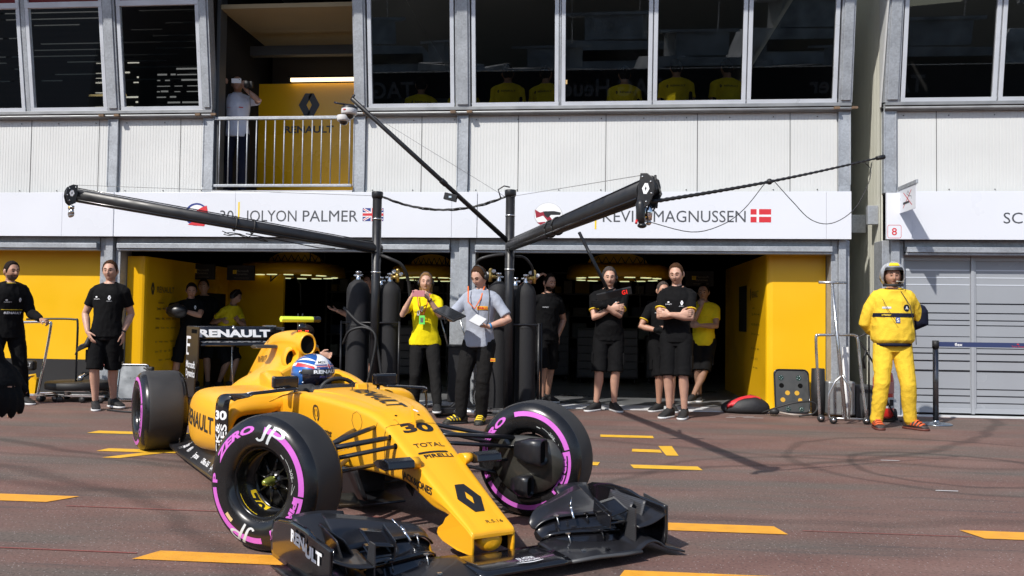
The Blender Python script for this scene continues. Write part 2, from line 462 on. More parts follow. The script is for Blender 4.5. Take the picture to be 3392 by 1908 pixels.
# ---- leaning upper storey: local frame (x, along slope s, outward)
LEAN = math.atan(.15)
def slope(x, s, out=0):      # s along slope from z=3.95, out towards the lane
    y = YF - .05 - s * math.sin(LEAN) - out * math.cos(LEAN); z = 3.945 + s * math.cos(LEAN) - out * math.sin(LEAN)
    return V((x, y - YF, z))
def sbox(mb, x0, x1, s0, s1, o0, o1):
    p = [slope(x, s, o) for s in (s0, s1) for o in (o0, o1) for x in (x0, x1)]
    mb.add(p, [(0,1,3,2),(4,6,7,5),(0,4,5,1),(2,3,7,6),(0,2,6,4),(1,5,7,3)])
TOPS = 2.55
WG = glass('tinted_window_glass', (.55, .55, .52))
wins = [(-9.0,-7.945,bld,1),(-7.865,-6.745,bld,1),(-6.545,-5.375,bld,1),(-3.06,-1.90,bld,0),(-1.665,-.52,bld,0),(-.485,.685,bld,0),(.70,1.875,bld,0),(1.89,3.01,bld,0),(3.79,4.94,bld2,0),(4.96,6.15,bld2,0),(6.2,7.4,bld2,0),(-10.2,-9.05,bld,1)]
for x0, x1, b, low in wins:
    t = 1.40 if low else 1.485
    fr = MB(); f = .052
    sbox(fr, x0, x1, .0, f, -.03, .03); sbox(fr, x0, x0+f, f, t, -.03, .03); sbox(fr, x1-f, x1, f, t, -.03, .03); sbox(fr, x0, x1, t, t+.075, -.032, .034)
    sbox(fr, x0, x0+f, t+.075, TOPS, -.03, .03); sbox(fr, x1-f, x1, t+.075, TOPS, -.03, .03)
    w = fr.build('window', ALU, b, bevel=.004)
    g = MB(); g.add([slope(x0+f*.8, f*.8), slope(x1-f*.8, f*.8), slope(x1-f*.8, t+.01), slope(x0+f*.8, t+.01)], [(0,1,2,3)])
    g.build('pane', WG, w)
    if low:
        g = MB(); sbox(g, x0+f, x1-f, t+.075, TOPS, -.01, 0)
        g.build('mesh_screen', REDB, w)
    else:
        g = MB(); g.add([slope(x0+f*.8, t+.07), slope(x1-f*.8, t+.07), slope(x1-f*.8, TOPS), slope(x0+f*.8, TOPS)], [(0,1,2,3)])
        g.build('upper_pane', WG, w)
for x0, x1, b in ((-7.94,-7.87,bld),(-6.735,-6.555,bld),(-5.37,-5.225,bld),(-3.255,-3.075,bld),(-1.885,-1.68,bld),(3.025,3.20,bld),(3.585,3.775,bld2),(-.518,-.487,bld),(.687,.698,bld),(1.877,1.888,bld),(4.942,4.958,bld2)):
    mb = MB(); th = .05 if x1-x0 > .1 else .02
    sbox(mb, x0+.004, x1-.004, 0, TOPS, -.12, th)
    if x1-x0 > .1: sbox(mb, x0+.03, x1-.03, .03, TOPS, th, th+.02)
    mb.build('window_post', GALV, b, bevel=.005)
# roof edges that shade the top of the windows
for x0, x1, b in ((-14,3.22,bld),(3.56,12,bld2)):
    mb = bp(MB()); mb.box((x0, 9.9, 6.45), (x1, 24, 6.6)); mb.box((x0, 10.5, 6.2), (x1, 10.62, 6.44))
    mb.build('roof', mat('grey_roof', (.3,.31,.32), .7), b)

# ---- interiors
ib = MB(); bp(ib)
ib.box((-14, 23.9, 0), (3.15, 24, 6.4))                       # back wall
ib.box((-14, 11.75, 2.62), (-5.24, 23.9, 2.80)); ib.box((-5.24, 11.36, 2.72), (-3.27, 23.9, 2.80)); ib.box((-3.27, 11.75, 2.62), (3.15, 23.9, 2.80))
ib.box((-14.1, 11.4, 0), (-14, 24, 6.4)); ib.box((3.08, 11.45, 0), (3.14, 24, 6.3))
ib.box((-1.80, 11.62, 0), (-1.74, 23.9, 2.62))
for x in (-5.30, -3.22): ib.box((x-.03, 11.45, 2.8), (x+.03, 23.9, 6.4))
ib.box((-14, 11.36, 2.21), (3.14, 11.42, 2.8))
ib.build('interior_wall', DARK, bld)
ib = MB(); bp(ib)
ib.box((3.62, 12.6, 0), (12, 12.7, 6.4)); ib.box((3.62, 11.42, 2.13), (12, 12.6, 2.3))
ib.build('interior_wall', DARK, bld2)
# side wall of the neighbour facing the gap + back of the gap
def sidewall(mb, x, y0, y1, z0, z1, pitch=.06):
    y = y0; prof = []
    while y < y1: prof += [(x, y), (x, y+pitch*.8), (x+.006, y+pitch*.86), (x+.006, y+pitch*.94)]; y += pitch
    n = len(prof)
    mb.add([V((a, b, z0)) for a, b in prof] + [V((a, b, z1)) for a, b in prof], [(i, i+1, n+i+1, n+i) for i in range(n-1)])
    mb.box((x+.01, y0, z0), (x+.03, y1, z1))
mb = bp(MB()); sidewall(mb, 3.585, 11.36, 24, 0, 6.4)
mb.build('side_wall', PANELS, bld2)
mb = bp(MB()); mb.box((3.145, 11.36, 0), (3.175, 24, 6.4)); mb.build('side_wall', PANELS, bld)
mb = bp(MB()); mb.box((3.19, 11.9, 2.36), (3.57, 12.0, 2.60)); mb.build('tie_beam', GALV, bld2, bevel=.004)
mb = bp(MB()); mb.box((3.45, 11.42, 2.42), (3.58, 11.5, 2.66)); mb.build('tie_plate', GALV, bld2, bevel=.004)
mb = bp(MB()); mb.prism([(3.56,11.30,3.9),(3.585,11.36,3.9),(3.585,11.36,6.3),(3.56,10.7,6.3)], (.02,0,0)); mb.build('end_panel', PANEL, bld2)

# ---- balcony bay
mb = bp(MB()); mb.box((-5.235, 11.24, 2.80), (-3.27, 11.50, 2.84)); mb.box((-5.23, 11.5, 2.80), (-3.27, 13.0, 2.835))
mb.build('balcony_floor', THR, bld)
mb = bp(MB()); mb.box((-5.20, 11.3, 5.36), (-3.27, 13.2, 5.42)); mb.build('balcony_ceiling', CEIL, bld)
mb = bp(MB()); mb.box((-5.18, 12.3, 5.02), (-3.27, 12.42, 5.16)); mb.box((-5.18, 13.2, 4.7), (-3.27, 13.4, 5.36)); mb.build('ceiling_beam', mat('dark_grey_beam', (.04,.042,.045), .6), bld)
mb = bp(MB()); mb.box((-5.235, 11.30, 2.84), (-5.185, 11.5, 6.3)); mb.build('reveal', mat('dark_grey_steel', (.06,.065,.07), .5), bld)
mb = bp(MB()); mb.box((-5.45, 12.90, 2.84), (-3.27, 12.95, 4.755)); mb.build('yellow_partition', YELD, bld)
mb = bp(MB())
def balc(a, b): return V((a, 12.896, b))
for pl in diamond(-4.46, 4.415, .335, .365): poly_map(mb, pl, balc)
words(mb, 'RENAULT', (-4.845, 12.896, 3.985), (1,0,0), (0,0,1), .78, .10, .03)
mb.build('emblem_lettering', mat('slate_lettering', (.05,.055,.07), .5), bld)
lt = empty('tube_light', (-4.0, 12.84, 4.79), 0, 'lit fluorescent tube above the yellow balcony partition', 'light')
mb = MB(); mb.box((-.74,-.02,-.022),(.74,.02,.03)); mb.build('tube', mat('lit_tube', (1,.85,.55), .5, emit=(1,.74,.42), es=2.2), lt)
mb = MB(); mb.box((-.78,-.03,.031),(.78,.03,.06)); mb.build('housing', DARK, lt)
rl = empty('balcony_railing', (0, 11.22, 0), 0, 'galvanised steel balcony railing with thin vertical bars in front of the yellow partition', 'railing')
mb = MB(); mb.box((-5.19,-.02,3.80),(-3.275,.02,3.84)); mb.build('top_rail', GALV, rl, bevel=.004)
mb = MB(); mb.box((-5.19,-.015,2.885),(-3.275,.015,2.92)); mb.build('bottom_rail', GALV, rl, bevel=.004)
for k in range(15):
    x = -5.125 + k * .1295
    mb = MB(); mb.tube([(x,0,2.915),(x,0,3.805)], .0085, 8); mb.build('bar', GALV, rl)

# ---- fascia signs
def sign(name, x0, x1, label, seams, z0=2.2, z1=2.80):
    r = empty(name, ((x0+x1)/2, 11.15, z0), 0, label, 'sign')
    cx = (x0+x1)/2; mb = MB(); a = x0 - cx
    cuts = [x0] + list(seams) + [x1]
    for i in range(len(cuts)-1):
        mb.box((cuts[i]-cx+.0015, -.02, 0), (cuts[i+1]-cx-.0015, .02, z1-z0))
    mb.build('board', WHITE, r, bevel=.002)
    return r, cx
mb = MB()
sg0, c0 = sign('fascia_sign', -12.0, -6.56, 'blank white fascia board above the closed yellow garage bay at the far left', (-9.6,-7.3))
sg1, c1_ = sign('fascia_sign', -6.55, -1.565, 'white fascia board reading 30 JOLYON PALMER with a British flag', (-4.84,-1.90))
sg2, c2_ = sign('fascia_sign', -1.56, 3.165, 'white fascia board reading KEVIN MAGNUSSEN with a Danish flag', (2.86,))
sg3, c3_ = sign('fascia_sign', 3.885, 12, 'white fascia board starting SC above the grey glass doors', (8,))
def line_word(par, cx, s, x0, x1, z0, z1, m, bold=.0, name='lettering'):
    mb = MB(); words(mb, s, (x0-cx, -.0215, z0-2.2), (1,0,0), (0,0,1), x1-x0, z1-z0, bold); return mb.build(name, m, par)
def rects(par, name, m, rs, y=-.0215):
    mb = MB()
    for p in rs: mb.add([(a, y, b) for a, b in p], [tuple(range(len(p)))])
    return mb.build(name, m, par)
def rc(x0, x1, z0, z1): return [(x0,z0),(x1,z0),(x1,z1),(x0,z1)]
# lettering on the fascia
line_word(sg1, c1_, '30', -5.05, -4.86, 2.405, 2.553, GREYT)
line_word(sg1, c1_, 'JOLYON', -4.70, -3.99, 2.407, 2.554, GREYT)
line_word(sg1, c1_, 'PALMER', -3.905, -3.155, 2.407, 2.554, GREYT)
def R0(cx, l): return [[(a-cx, b-2.2) for a, b in p] for p in l]
rects(sg1, 'yellow_bar', YELT, R0(c1_, [rc(-4.80,-4.778,2.33,2.668)]))
# british flag
fx0, fx1, fz0, fz1 = -3.09, -2.81, 2.415, 2.587
rects(sg1, 'flag', BLUT, R0(c1_, [rc(fx0,fx1,fz0,fz1)]))
def diag(p, q, w):
    d = V((q[0]-p[0], q[1]-p[1])).normalized(); n = V((-d.y, d.x))*w/2
    return [(p[0]+n.x,p[1]+n.y),(p[0]-n.x,p[1]-n.y),(q[0]-n.x,q[1]-n.y),(q[0]+n.x,q[1]+n.y)]
e=.012
rects(sg1, 'flag_white_cross', WHT, R0(c1_, [diag((fx0+e,fz0+e),(fx1-e,fz1-e),.03), diag((fx0+e,fz1-e),(fx1-e,fz0+e),.03)]), -.0222)
rects(sg1, 'flag_red_diagonals', REDT, R0(c1_, [diag((fx0+e,fz0+e),(fx1-e,fz1-e),.010), diag((fx0+e,fz1-e),(fx1-e,fz0+e),.010)]), -.0226)
xm, zm = (fx0+fx1)/2, (fz0+fz1)/2
rects(sg1, 'flag_white_cross', WHT, R0(c1_, [rc(xm-.03,xm+.03,fz0,fz1), rc(fx0,fx1,zm-.03,zm+.03)][:1]), -.0230)
rects(sg1, 'flag_white_cross', WHT, R0(c1_, [rc(fx0,fx1,zm-.03,zm+.03)]), -.0234)
rects(sg1, 'flag_red_cross', REDT, R0(c1_, [rc(xm-.017,xm+.017,fz0,fz1)]), -.0238)
rects(sg1, 'flag_red_cross', REDT, R0(c1_, [rc(fx0,fx1,zm-.017,zm+.017)]), -.0242)
# printed crash helmet, blue white red
def blob(cx, cz, w, h, n=28, a0=0, a1=2*PI): return [(cx+w*math.cos(a0+(a1-a0)*i/n), cz+h*math.sin(a0+(a1-a0)*i/n)) for i in range(n + (0 if a1-a0 > 6.2 else 1))]
rects(sg1, 'printed_helmet', BLUT, R0(c1_, [blob(-5.38,2.50,.165,.155)]))
rects(sg1, 'printed_helmet_white', WHT, R0(c1_, [blob(-5.375,2.505,.135,.125)]), -.0222)
rects(sg1, 'printed_helmet_red', REDT, R0(c1_, [[(-5.52,2.47),(-5.30,2.60),(-5.24,2.62),(-5.22,2.53),(-5.36,2.50),(-5.47,2.42)], [(-5.50,2.36),(-5.27,2.34),(-5.24,2.40),(-5.40,2.42)]]), -.0228)
line_word(sg2, c2_, 'KEVIN', .07, .622, 2.41, 2.555, GREYT)
line_word(sg2, c2_, 'MAGNUSSEN', .715, 1.868, 2.41, 2.555, GREYT)
line_word(sg2, c2_, '20', -.29, -.11, 2.41, 2.555, GREYT)
rects(sg2, 'yellow_bar', YELT, R0(c2_, [rc(-.034,-.012,2.315,2.655)]))
rects(sg2, 'flag', REDT, R0(c2_, [rc(1.928,2.182,2.408,2.577)]))
rects(sg2, 'flag_white_cross', WHT, R0(c2_, [rc(2.003,2.033,2.408,2.577)]), -.0222)
rects(sg2, 'flag_white_cross', WHT, R0(c2_, [rc(1.928,2.182,2.479,2.506)]), -.0226)
PG = mat('printed_pale_grey', (.50,.52,.54), .4)
rects(sg2, 'printed_helmet', PG, R0(c2_, [blob(-.635,2.50,.185,.16)]))
rects(sg2, 'printed_helmet_white', WHT, R0(c2_, [blob(-.635,2.505,.176,.150)]), -.0220)
rects(sg2, 'printed_helmet_red', mat('dark_red_lettering',(.30,.01,.03),.5), R0(c2_, [[(-.81,2.57),(-.79,2.46),(-.70,2.49),(-.60,2.37),(-.55,2.40),(-.64,2.51),(-.66,2.55),(-.74,2.53)], [(-.78,2.40),(-.70,2.35),(-.60,2.37),(-.68,2.41)]]), -.0228)
rects(sg2, 'printed_helmet_visor', BLKT, R0(c2_, [[(-.70,2.545),(-.56,2.55),(-.47,2.53),(-.48,2.50),(-.60,2.50),(-.64,2.46),(-.68,2.49)]]), -.0234)
line_word(sg3, c3_, 'SCUDERIA', 4.975, 5.93, 2.402, 2.535, GREYT)
# number plate board and no-smoking sign at the gap
nb = empty('number_board', (3.735, 11.13, 2.2), 0, 'small white board with a red framed 8 at the corner of the gap', 'sign')
mb = MB(); mb.box((-.155,-.02,0),(.148,.02,.44)); mb.box((-.155,-.0195,.44),(.148,.02,.58)); mb.build('board', WHITE, nb, bevel=.002)
mb = MB()
def rrect(x0,x1,z0,z1,r,n=5):
    p=[]
    for cx,cz,a in ((x1-r,z1-r,0),(x0+r,z1-r,90),(x0+r,z0+r,180),(x1-r,z0+r,270)):
        p += [(cx+r*math.cos(R(a+90*i/n)), cz+r*math.sin(R(a+90*i/n))) for i in range(n+1)]
    return p
o_ = rrect(-.143,.023,.013,.178,.025); i_ = rrect(-.138,.018,.018,.173,.021)
mb.add([(x,-.0215,z) for x,z in o_]+[(x,-.0215,z) for x,z in i_], [(k,(k+1)%len(o_),len(o_)+(k+1)%len(o_),len(o_)+k) for k in range(len(o_))])
words(mb, '8', (-.092,-.0215,.052), (1,0,0),(0,0,1), .062,.086,.012); mb.build('number', REDT, nb)
ns = empty('no_smoking_sign', (3.74, 11.12, 2.52), 0, 'white no smoking sign hanging from a grey bracket above the red framed 8', 'sign')
def nsp(u, z, off=.003): return V((-.0+u*.01-off, -.02-u*.55+.0, z))     # u 0 at wall, 1 outer
mb = MB(); mb.box((-.004,-.56,.0),(.004,.0,.285)); mb.build('board', WHITE, ns)
mb = MB(); mb.box((-.012,-.60,.287),(.012,.06,.335)); mb.box((-.03,0,.2),(.03,.05,.29)); mb.build('bracket', GALV, ns, bevel=.004)
mb = MB()
def nq(pts): mb.add([(-.0055, -.56*u, z) for u, z in pts], [tuple(range(len(pts)))])
def nl(a, b, w=.012):
    d = V((b[0]-a[0], (b[1]-a[1])/.56)).normalized(); n = (-d.y*w/.56*.5, d.x*w*.5)
    nq([(a[0]+n[0],a[1]+n[1]),(b[0]+n[0],b[1]+n[1]),(b[0]-n[0],b[1]-n[1]),(a[0]-n[0],a[1]-n[1])])
mb.cur = 0; nl((.28,.235),(.78,.055)); nl((.25,.05),(.75,.24))
mb.cur = 1; nq([(.25,.09),(.62,.09),(.62,.118),(.25,.118)])
for a, b in (((.55,.24),(.48,.205)),((.48,.205),(.60,.175)),((.60,.175),(.62,.20)),((.62,.20),(.55,.24)),((.60,.175),(.74,.165)),((.74,.165),(.76,.13))): nl(a, b, .006)
mb.build('pictogram', [REDT, BLKT], ns, recalc=False)

# ---------------------------------------------------------------- team garage fittings
gb = empty('garage_partition', (-6.3, 11.45, 0), 0, 'tall yellow rounded partition with black sponsor lettering at the left of the left garage', 'partition')
mb = MB(); M_ = Matrix.Translation((6.3, -11.45, 0)); mb.M = M_
prof = [(-6.53,11.47),(-6.35,11.47),(-6.31,11.475),(-6.285,11.49),(-6.27,11.52),(-6.265,11.56),(-6.27,14.2),(-6.53,14.2)]
mb.prism([(a,b,0) for a,b in prof], (0,0,1.955)); mb.build('board', YELD, gb)
mb = MB(); mb.M = M_; mb.box((-6.9,14.22,0),(-5.3,14.3,1.95)); mb.build('return_board', YELD, gb)
mb = MB(); mb.M = M_; mb.box((-6.266,13.35,0),(-6.262,14.1,1.5)); mb.build('doorway', DARK, gb)
def side_words(mb, X, sgn, items):
    for s, y0, z, w, h in items:
        words(mb, s, (X, y0, z), (0, sgn, 0), (0, 0, 1), w, h, .01)
spons = [('RENAULT', 0, 1.46, .50, .085), ('INFINITI', .05,1.30,.17,.02), ('Total', -.0,1.21,.12,.035), ('Microsoft', .18,1.215,.18,.028), ('eurodatacar', .42,1.215,.16,.022), ('PIRELLI',-.02,1.07,.13,.028),('EMC',.16,1.07,.08,.03),('JACK JONES',.28,1.07,.14,.024),('Bell & Ross',.46,1.07,.13,.022),('GENII',-.02,.94,.10,.025),('Devialet',.14,.94,.10,.022),('Hexis',.30,.94,.07,.022),('Alpinestars',.42,.94,.15,.02),('ASX',-.02,.74,.06,.025),('Perkin',.10,.74,.09,.022),('boeing',.26,.74,.08,.022),('SIEMENS',.42,.74,.12,.02),('Carbon',-.02,.60,.09,.025),('OZ',.12,.60,.06,.03),('Sodi',.24,.60,.07,.025),('3D',.38,.60,.06,.03),('Symantec',.1,.48,.11,.02),('Laboratorios',.28,.48,.16,.02)]
mb = MB(); mb.M = M_
side_words(mb, -6.262, 1, [(s, 11.80+y, z, w, h) for s, y, z, w, h in spons])
for pl in diamond(11.68, 1.51, .10, .17): mb.add([(-6.262, a, b) for a, b in pl], [tuple(range(len(pl)))])
mb.build('sponsor_lettering', mat('dark_print', (.05,.04,.02), .5), gb)
gb2 = empty('garage_partition', (2.55, 11.47, 0), 0, 'sunlit yellow box partition with sponsor lettering on its shaded side at the right of the right garage', 'partition')
mb = MB(); M2 = Matrix.Translation((-2.55, -11.47, 0)); mb.M = M2
prof = [(2.945,11.50),(2.28,11.50),(2.235,11.51),(2.21,11.53),(2.20,11.56),(2.17,14.9),(2.945,14.9)]
mb.prism([(a,b,0) for a,b in prof], (0,0,2.03)); mb.build('board', YEL, gb2)
mb = MB(); mb.M = M2; mb.box((2.178,12.9,1.0),(2.182,13.55,1.68)); mb.build('screen', BLACK, gb2)
mb = MB(); mb.M = M2
side_words(mb, 2.190, -1, [(s, 12.52-y, z+.03, w, h) for s, y, z, w, h in spons])
for pl in diamond(12.62, 1.54, .10, .17): mb.add([(2.190, a, b) for a, b in pl], [tuple(range(len(pl)))])
mb.build('sponsor_lettering', mat('dark_print', (.05,.04,.02), .5), gb2)
# closed yellow bay at far left
gl = empty('garage_partition', (-9, 11.5, 0), 0, 'plain yellow wall with black skirting in the closed garage bay at far left', 'partition')
mb = MB(); mb.box((-4,0,.50),(2.2,.05,2.06)); mb.build('board', YEL, gl)
mb = MB(); mb.box((-4,-.012,0),(2.2,.05,.498)); mb.build('skirting', BLACK, gl)
# lighting rigs over the cars
DIFF = mat('lit_diffuser', (.8,.85,.6), .5, emit=(.80,.90,.50), es=.75)
def rig(x, y, label, w=1.65):
    r = empty('lighting_rig', (x, y, 1.83), 0, label, 'lighting rig', 'yellow lighting rigs in the garages')
    h = w/2
    mb = MB(); n = 30
    out = [(h*math.copysign(abs(math.cos(a))**.6, math.cos(a)), .95*math.copysign(abs(math.sin(a))**.7, math.sin(a))) for a in (2*PI*i/n for i in range(n))]
    inn = [(a*.72, b*.70) for a, b in out]
    mb.loft([[V((a*1.0,b*1.0,.02)) for a,b in out],[V((a*.97,b*.97,.20)) for a,b in out],[V((a*.86,b*.86,.24)) for a,b in out],[V((a,b,.22)) for a,b in inn],[V((a,b,.02)) for a,b in inn],[V((a*1.0,b*1.0,.02)) for a,b in out]], True, False)
    mb.build('canopy', YEL, r)
    mb = MB()
    arc = [(h*.62*math.cos(a), .0, .25+.22*math.sin(a)) for a in (PI*i/12 for i in range(13))]
    mb.prism(arc + [(-h*.62,0,.25)], (0,.03,0)); mb.build('arch', YEL, r)
    mb = MB()
    for k in range(8):
        x0 = -h*.6 + k*h*1.2/8
        mb.tube([(x0,-.02,.28),(x0+h*.075,-.02,.40),(x0+h*.15,-.02,.28)], .008, 6)
    mb.tube([(-h*.62,-.02,.26),(h*.62,-.02,.26)], .014, 6); mb.build('truss', BLACK, r)
    for k in range(6):
        a = -2.55 + k*.39*1.05; cx, cy = h*.84*math.cos(a), .80*math.sin(a)
        mb = MB(); mb.cbox((0,0,0),(.16,.09,.012)); o = mb.build('lamp', DIFF, r)
        o.location = (cx, cy, .012); o.rotation_euler = (0, 0, a+PI/2)
    for k in range(6):
        a = .55 + k*.39*1.05; cx, cy = h*.84*math.cos(a), .80*math.sin(a)
        mb = MB(); mb.cbox((0,0,0),(.16,.09,.012)); o = mb.build('lamp', DIFF, r)
        o.location = (cx, cy, .012); o.rotation_euler = (0, 0, a+PI/2)
    mb = MB()
    for a, b in ((-h*.5,.4),(h*.5,.4),(-h*.5,-.4),(h*.5,-.4)): mb = MB(); mb.tube([(a,b,.23),(a,b,.8)], .01, 6); mb.build('hanger', BLACK, r)
    mb = MB(); mb.tube([(-.2,-.6,.1),(-.15,-.75,-.1),(.15,-.8,.16),(.35,-.7,-.15),(.36,-.68,-.5)], .014, 6); mb.build('air_hose', BLACK, r)
rig(-5.35, 14.9, 'yellow oval lighting rig with truss over the empty left garage')
rig(.35, 14.9, 'yellow oval lighting rig with truss over the right garage behind the folded-arms men', 1.75)
rig(-3.0, 15.5, 'yellow lighting rig partly hidden behind the gas cylinders', 1.3)
# dark screens, shelving and tool chests deep inside
for x, y, s, lb in ((-6.18,13.0,1,'black overhead screen with small white text nearer the yellow partition'),(-5.62,13.2,1,'black overhead screen with small white text left of the lighting rig'),(1.62,13.9,1,'black overhead screen with small white text above the right-hand yellow box')):
    sc = empty('overhead_screen', (x, y, 1.70), 0, lb, 'screen')
    mb = MB(); mb.box((-.22,-.03,0),(.22,.03,.24)); mb.build('housing', BLACK, sc, bevel=.005)
    mb = MB(); words(mb, 'Microsoft', (-.06,-.032,.13),(1,0,0),(0,0,1),.20,.035,.0); words(mb, 'Dynamics', (-.06,-.032,.085),(1,0,0),(0,0,1),.18,.03,.0); words(mb, 'www.dynamics.com', (-.10,-.032,.03),(1,0,0),(0,0,1),.24,.018,.0)
    mb.build('lettering', mat('dim_print', (.25,.25,.22), .6), sc)
    mb = MB()
    for a, b in ((-.12,.10),(-.088,.10),(-.12,.132),(-.088,.132)): mb.add([(a,-.032,b),(a+.028,-.032,b),(a+.028,-.032,b+.028),(a,-.032,b+.028)], [(0,1,2,3)])
    mb.build('emblem', YELT, sc)
def chest(x, y, w, h, lb, m=None, yaw=0):
    t = empty('tool_cabinet', (x, y, 0), yaw, lb, 'cabinet')
    mb = MB(); mb.box((-w/2,0,.10),(w/2,.5,h)); mb.build('carcass', m or BLACK, t, bevel=.01)
    n = int((h-.15)/.14)
    for k in range(n):
        mb = MB(); mb.box((-w/2+.02,-.012,.13+k*.14),(w/2-.02,-.001,.13+k*.14+.125)); d = mb.build('drawer', mat('satin_black',(.02,.02,.022),.3), t, bevel=.003)
    for a in (-w/2+.06, w/2-.06):
        mb = MB(); mb.lathe([(.0,-.02),(.05,-.02),(.05,.02),(0,.02)], 14, 'X', (a,.08,.05)); mb.build('wheel', RUB, t)
chest(.2, 15.6, 1.1, 1.0, 'black drawer cabinet in the depth of the right garage')
chest(1.35, 15.9, .9, .85, 'low black drawer cabinet beside the yellow-shirted man')
chest(-3.9, 15.4, 1.3, 1.0, 'black drawer cabinet behind the rear wing in the left garage')
chest(-.9, 16.2, .8, 1.3, 'tall black drawer cabinet behind the gas cylinders of the right garage')
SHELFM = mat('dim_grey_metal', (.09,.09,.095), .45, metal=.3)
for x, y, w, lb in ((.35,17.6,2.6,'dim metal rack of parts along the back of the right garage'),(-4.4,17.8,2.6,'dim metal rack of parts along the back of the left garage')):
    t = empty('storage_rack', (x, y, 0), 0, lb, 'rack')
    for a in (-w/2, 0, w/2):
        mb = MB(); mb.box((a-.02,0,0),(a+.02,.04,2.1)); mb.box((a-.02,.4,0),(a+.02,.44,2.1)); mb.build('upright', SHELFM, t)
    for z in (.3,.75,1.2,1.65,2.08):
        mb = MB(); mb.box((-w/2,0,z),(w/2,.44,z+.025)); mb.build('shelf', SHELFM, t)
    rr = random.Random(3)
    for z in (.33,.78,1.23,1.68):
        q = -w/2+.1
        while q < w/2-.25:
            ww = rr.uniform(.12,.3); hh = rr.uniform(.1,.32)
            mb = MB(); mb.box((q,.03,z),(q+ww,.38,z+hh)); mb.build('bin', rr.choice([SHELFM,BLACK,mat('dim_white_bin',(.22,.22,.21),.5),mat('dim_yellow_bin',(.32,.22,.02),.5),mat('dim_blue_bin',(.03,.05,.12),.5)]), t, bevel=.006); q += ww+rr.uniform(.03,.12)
# overhead cable trays
for x0, x1, y, lb in ((-6.4,-2.0,12.6,'black overhead cable tray in the left garage'),(-1.5,2.9,12.6,'black overhead cable tray in the right garage')):
    mb = MB()
    mb.box((x0,y,2.30),(x1,y+.03,2.34)); mb.box((x0,y+.5,2.30),(x1,y+.53,2.34))
    for k in range(16): q = x0+.1+k*(x1-x0-.2)/15; mb.box((q,y,2.31),(q+.02,y+.5,2.33))
    mb.tube([(x0,y+.2,2.37),(x1,y+.25,2.36)], .025, 6)
    tag(mb.build('cable_tray', SHELFM), lb, 'cable tray')
# grey striped glass doors of bay 8
gd = empty('garage_door', (7.9, 11.40, 0), 0, 'grey frosted folding garage door with thin dark and bright stripes', 'door')
FROST = mat('frosted_grey_glass', (.325,.345,.375), .22, spec=.6, var=.05, vscale=1.2)
DFR = mat('grey_door_frame', (.40,.42,.45), .35, metal=.2)
SLOT = mat('dark_slot', (.015,.016,.02), .15)
SLOTB = mat('bright_slot', (.62,.66,.72), .2)
for k, (x0, x1) in enumerate(((3.875,4.69),(4.73,5.66),(5.70,6.63),(6.67,7.6),(7.64,8.6),(8.64,9.6))):
    cx = 7.9
    mb = MB(); mb.box((x0-cx,-.0,.04),(x1-cx,.04,2.03)); lf = mb.build('leaf', FROST, gd)
    mb = MB(); mb.box((x0-cx,-.02,1.955),(x1-cx,-.002,2.03)); mb.box((x0-cx,-.02,.04),(x1-cx,-.002,.10)); mb.box((x1-cx+.002,-.03,.03),(x1-cx+.038,.04,2.03)); mb.box((x0-cx,-.02,.102),(x0-cx+.02,-.002,1.953)); mb.build('frame', DFR, lf, bevel=.003)
    mb = MB()
    for z, h, m in ((1.84,.016,1),(1.745,.012,1),(1.655,.012,1),(1.418,.014,0),(1.299,.012,0),(1.207,.010,0),(1.144,.009,0),(1.001,.006,0),(.855,.008,0),(.79,.014,0),(.697,.016,0),(.574,.022,0),(.343,.010,0),(.259,.012,0),(.171,.010,0)):
        mb.cur = m; mb.box((x0-cx+.03,-.0035,z-h*.8),(x1-cx-.01,-.0008,z+h*.2)); 
    mb.build('stripe', [SLOT, SLOTB], lf)

# daylight through half-closed blinds in the rooms behind the left windows
DAY = mat('daylight_slit', (.9,.9,.85), .8, emit=(1,.97,.88), es=.95); DAYD = mat('dim_daylight_slit', (.6,.6,.58), .8, emit=(.9,.92,.95), es=.30)
def blind(x0, x1, z0, z1, n, m, label, seed, dens, y=13.2):
    r = empty('window_blind', ((x0+x1)/2, y, z0), 0, label, 'blind'); rr = random.Random(seed); w = x1-x0
    mb = MB()
    for k in range(n+1): mb.box((-w/2-.3, .02, (z1-z0)*k/n-.045), (w/2+.3, .03, (z1-z0)*k/n+.04))
    mb.build('slats', DARK, r)
    mb = MB()
    for k in range(n):
        x = -w/2
        while x < w/2:
            L = rr.uniform(.04, .35)
            if rr.random() < dens: mb.box((x, 0, (z1-z0)*(k+.5)/n), (min(w/2, x+L), .01, (z1-z0)*(k+.5)/n + rr.choice((.010,.016,.024))))
            x += L + rr.uniform(.02, .12)
    mb.build('daylight', m, r)
blind(-8.15, -7.42, 4.36, 5.25, 11, DAY, 'half closed blind with bright daylight streaks behind the far left window', 3, .55)
blind(-7.10, -6.02, 4.32, 5.14, 9, DAYD, 'half closed blind with dim grey streaks behind the window left of the balcony', 8, .8)
lt = empty('tube_light', (-7.95, 12.9, 4.60), 0, 'dim warm strip light inside the far left window', 'light')
mb = MB(); mb.box((-.55,-.02,0),(.5,.02,.022)); mb.build('tube', mat('dim_warm_tube', (1,.85,.5), .5, emit=(1,.78,.35), es=.7), lt)
lt = empty('ceiling_lamp', (-.62, 14.2, 5.08), 0, 'small warm lamp glowing inside the window above the right garage', 'light')
mb = MB(); mb.box((-.10,-.02,-.03),(.10,.02,.03)); mb.build('lamp', mat('dim_warm_lamp', (1,.8,.5), .5, emit=(1,.70,.35), es=1.3), lt)
mb = MB(); mb.box((-.13,-.03,.031),(.13,.03,.05)); mb.build('housing', DARK, lt)
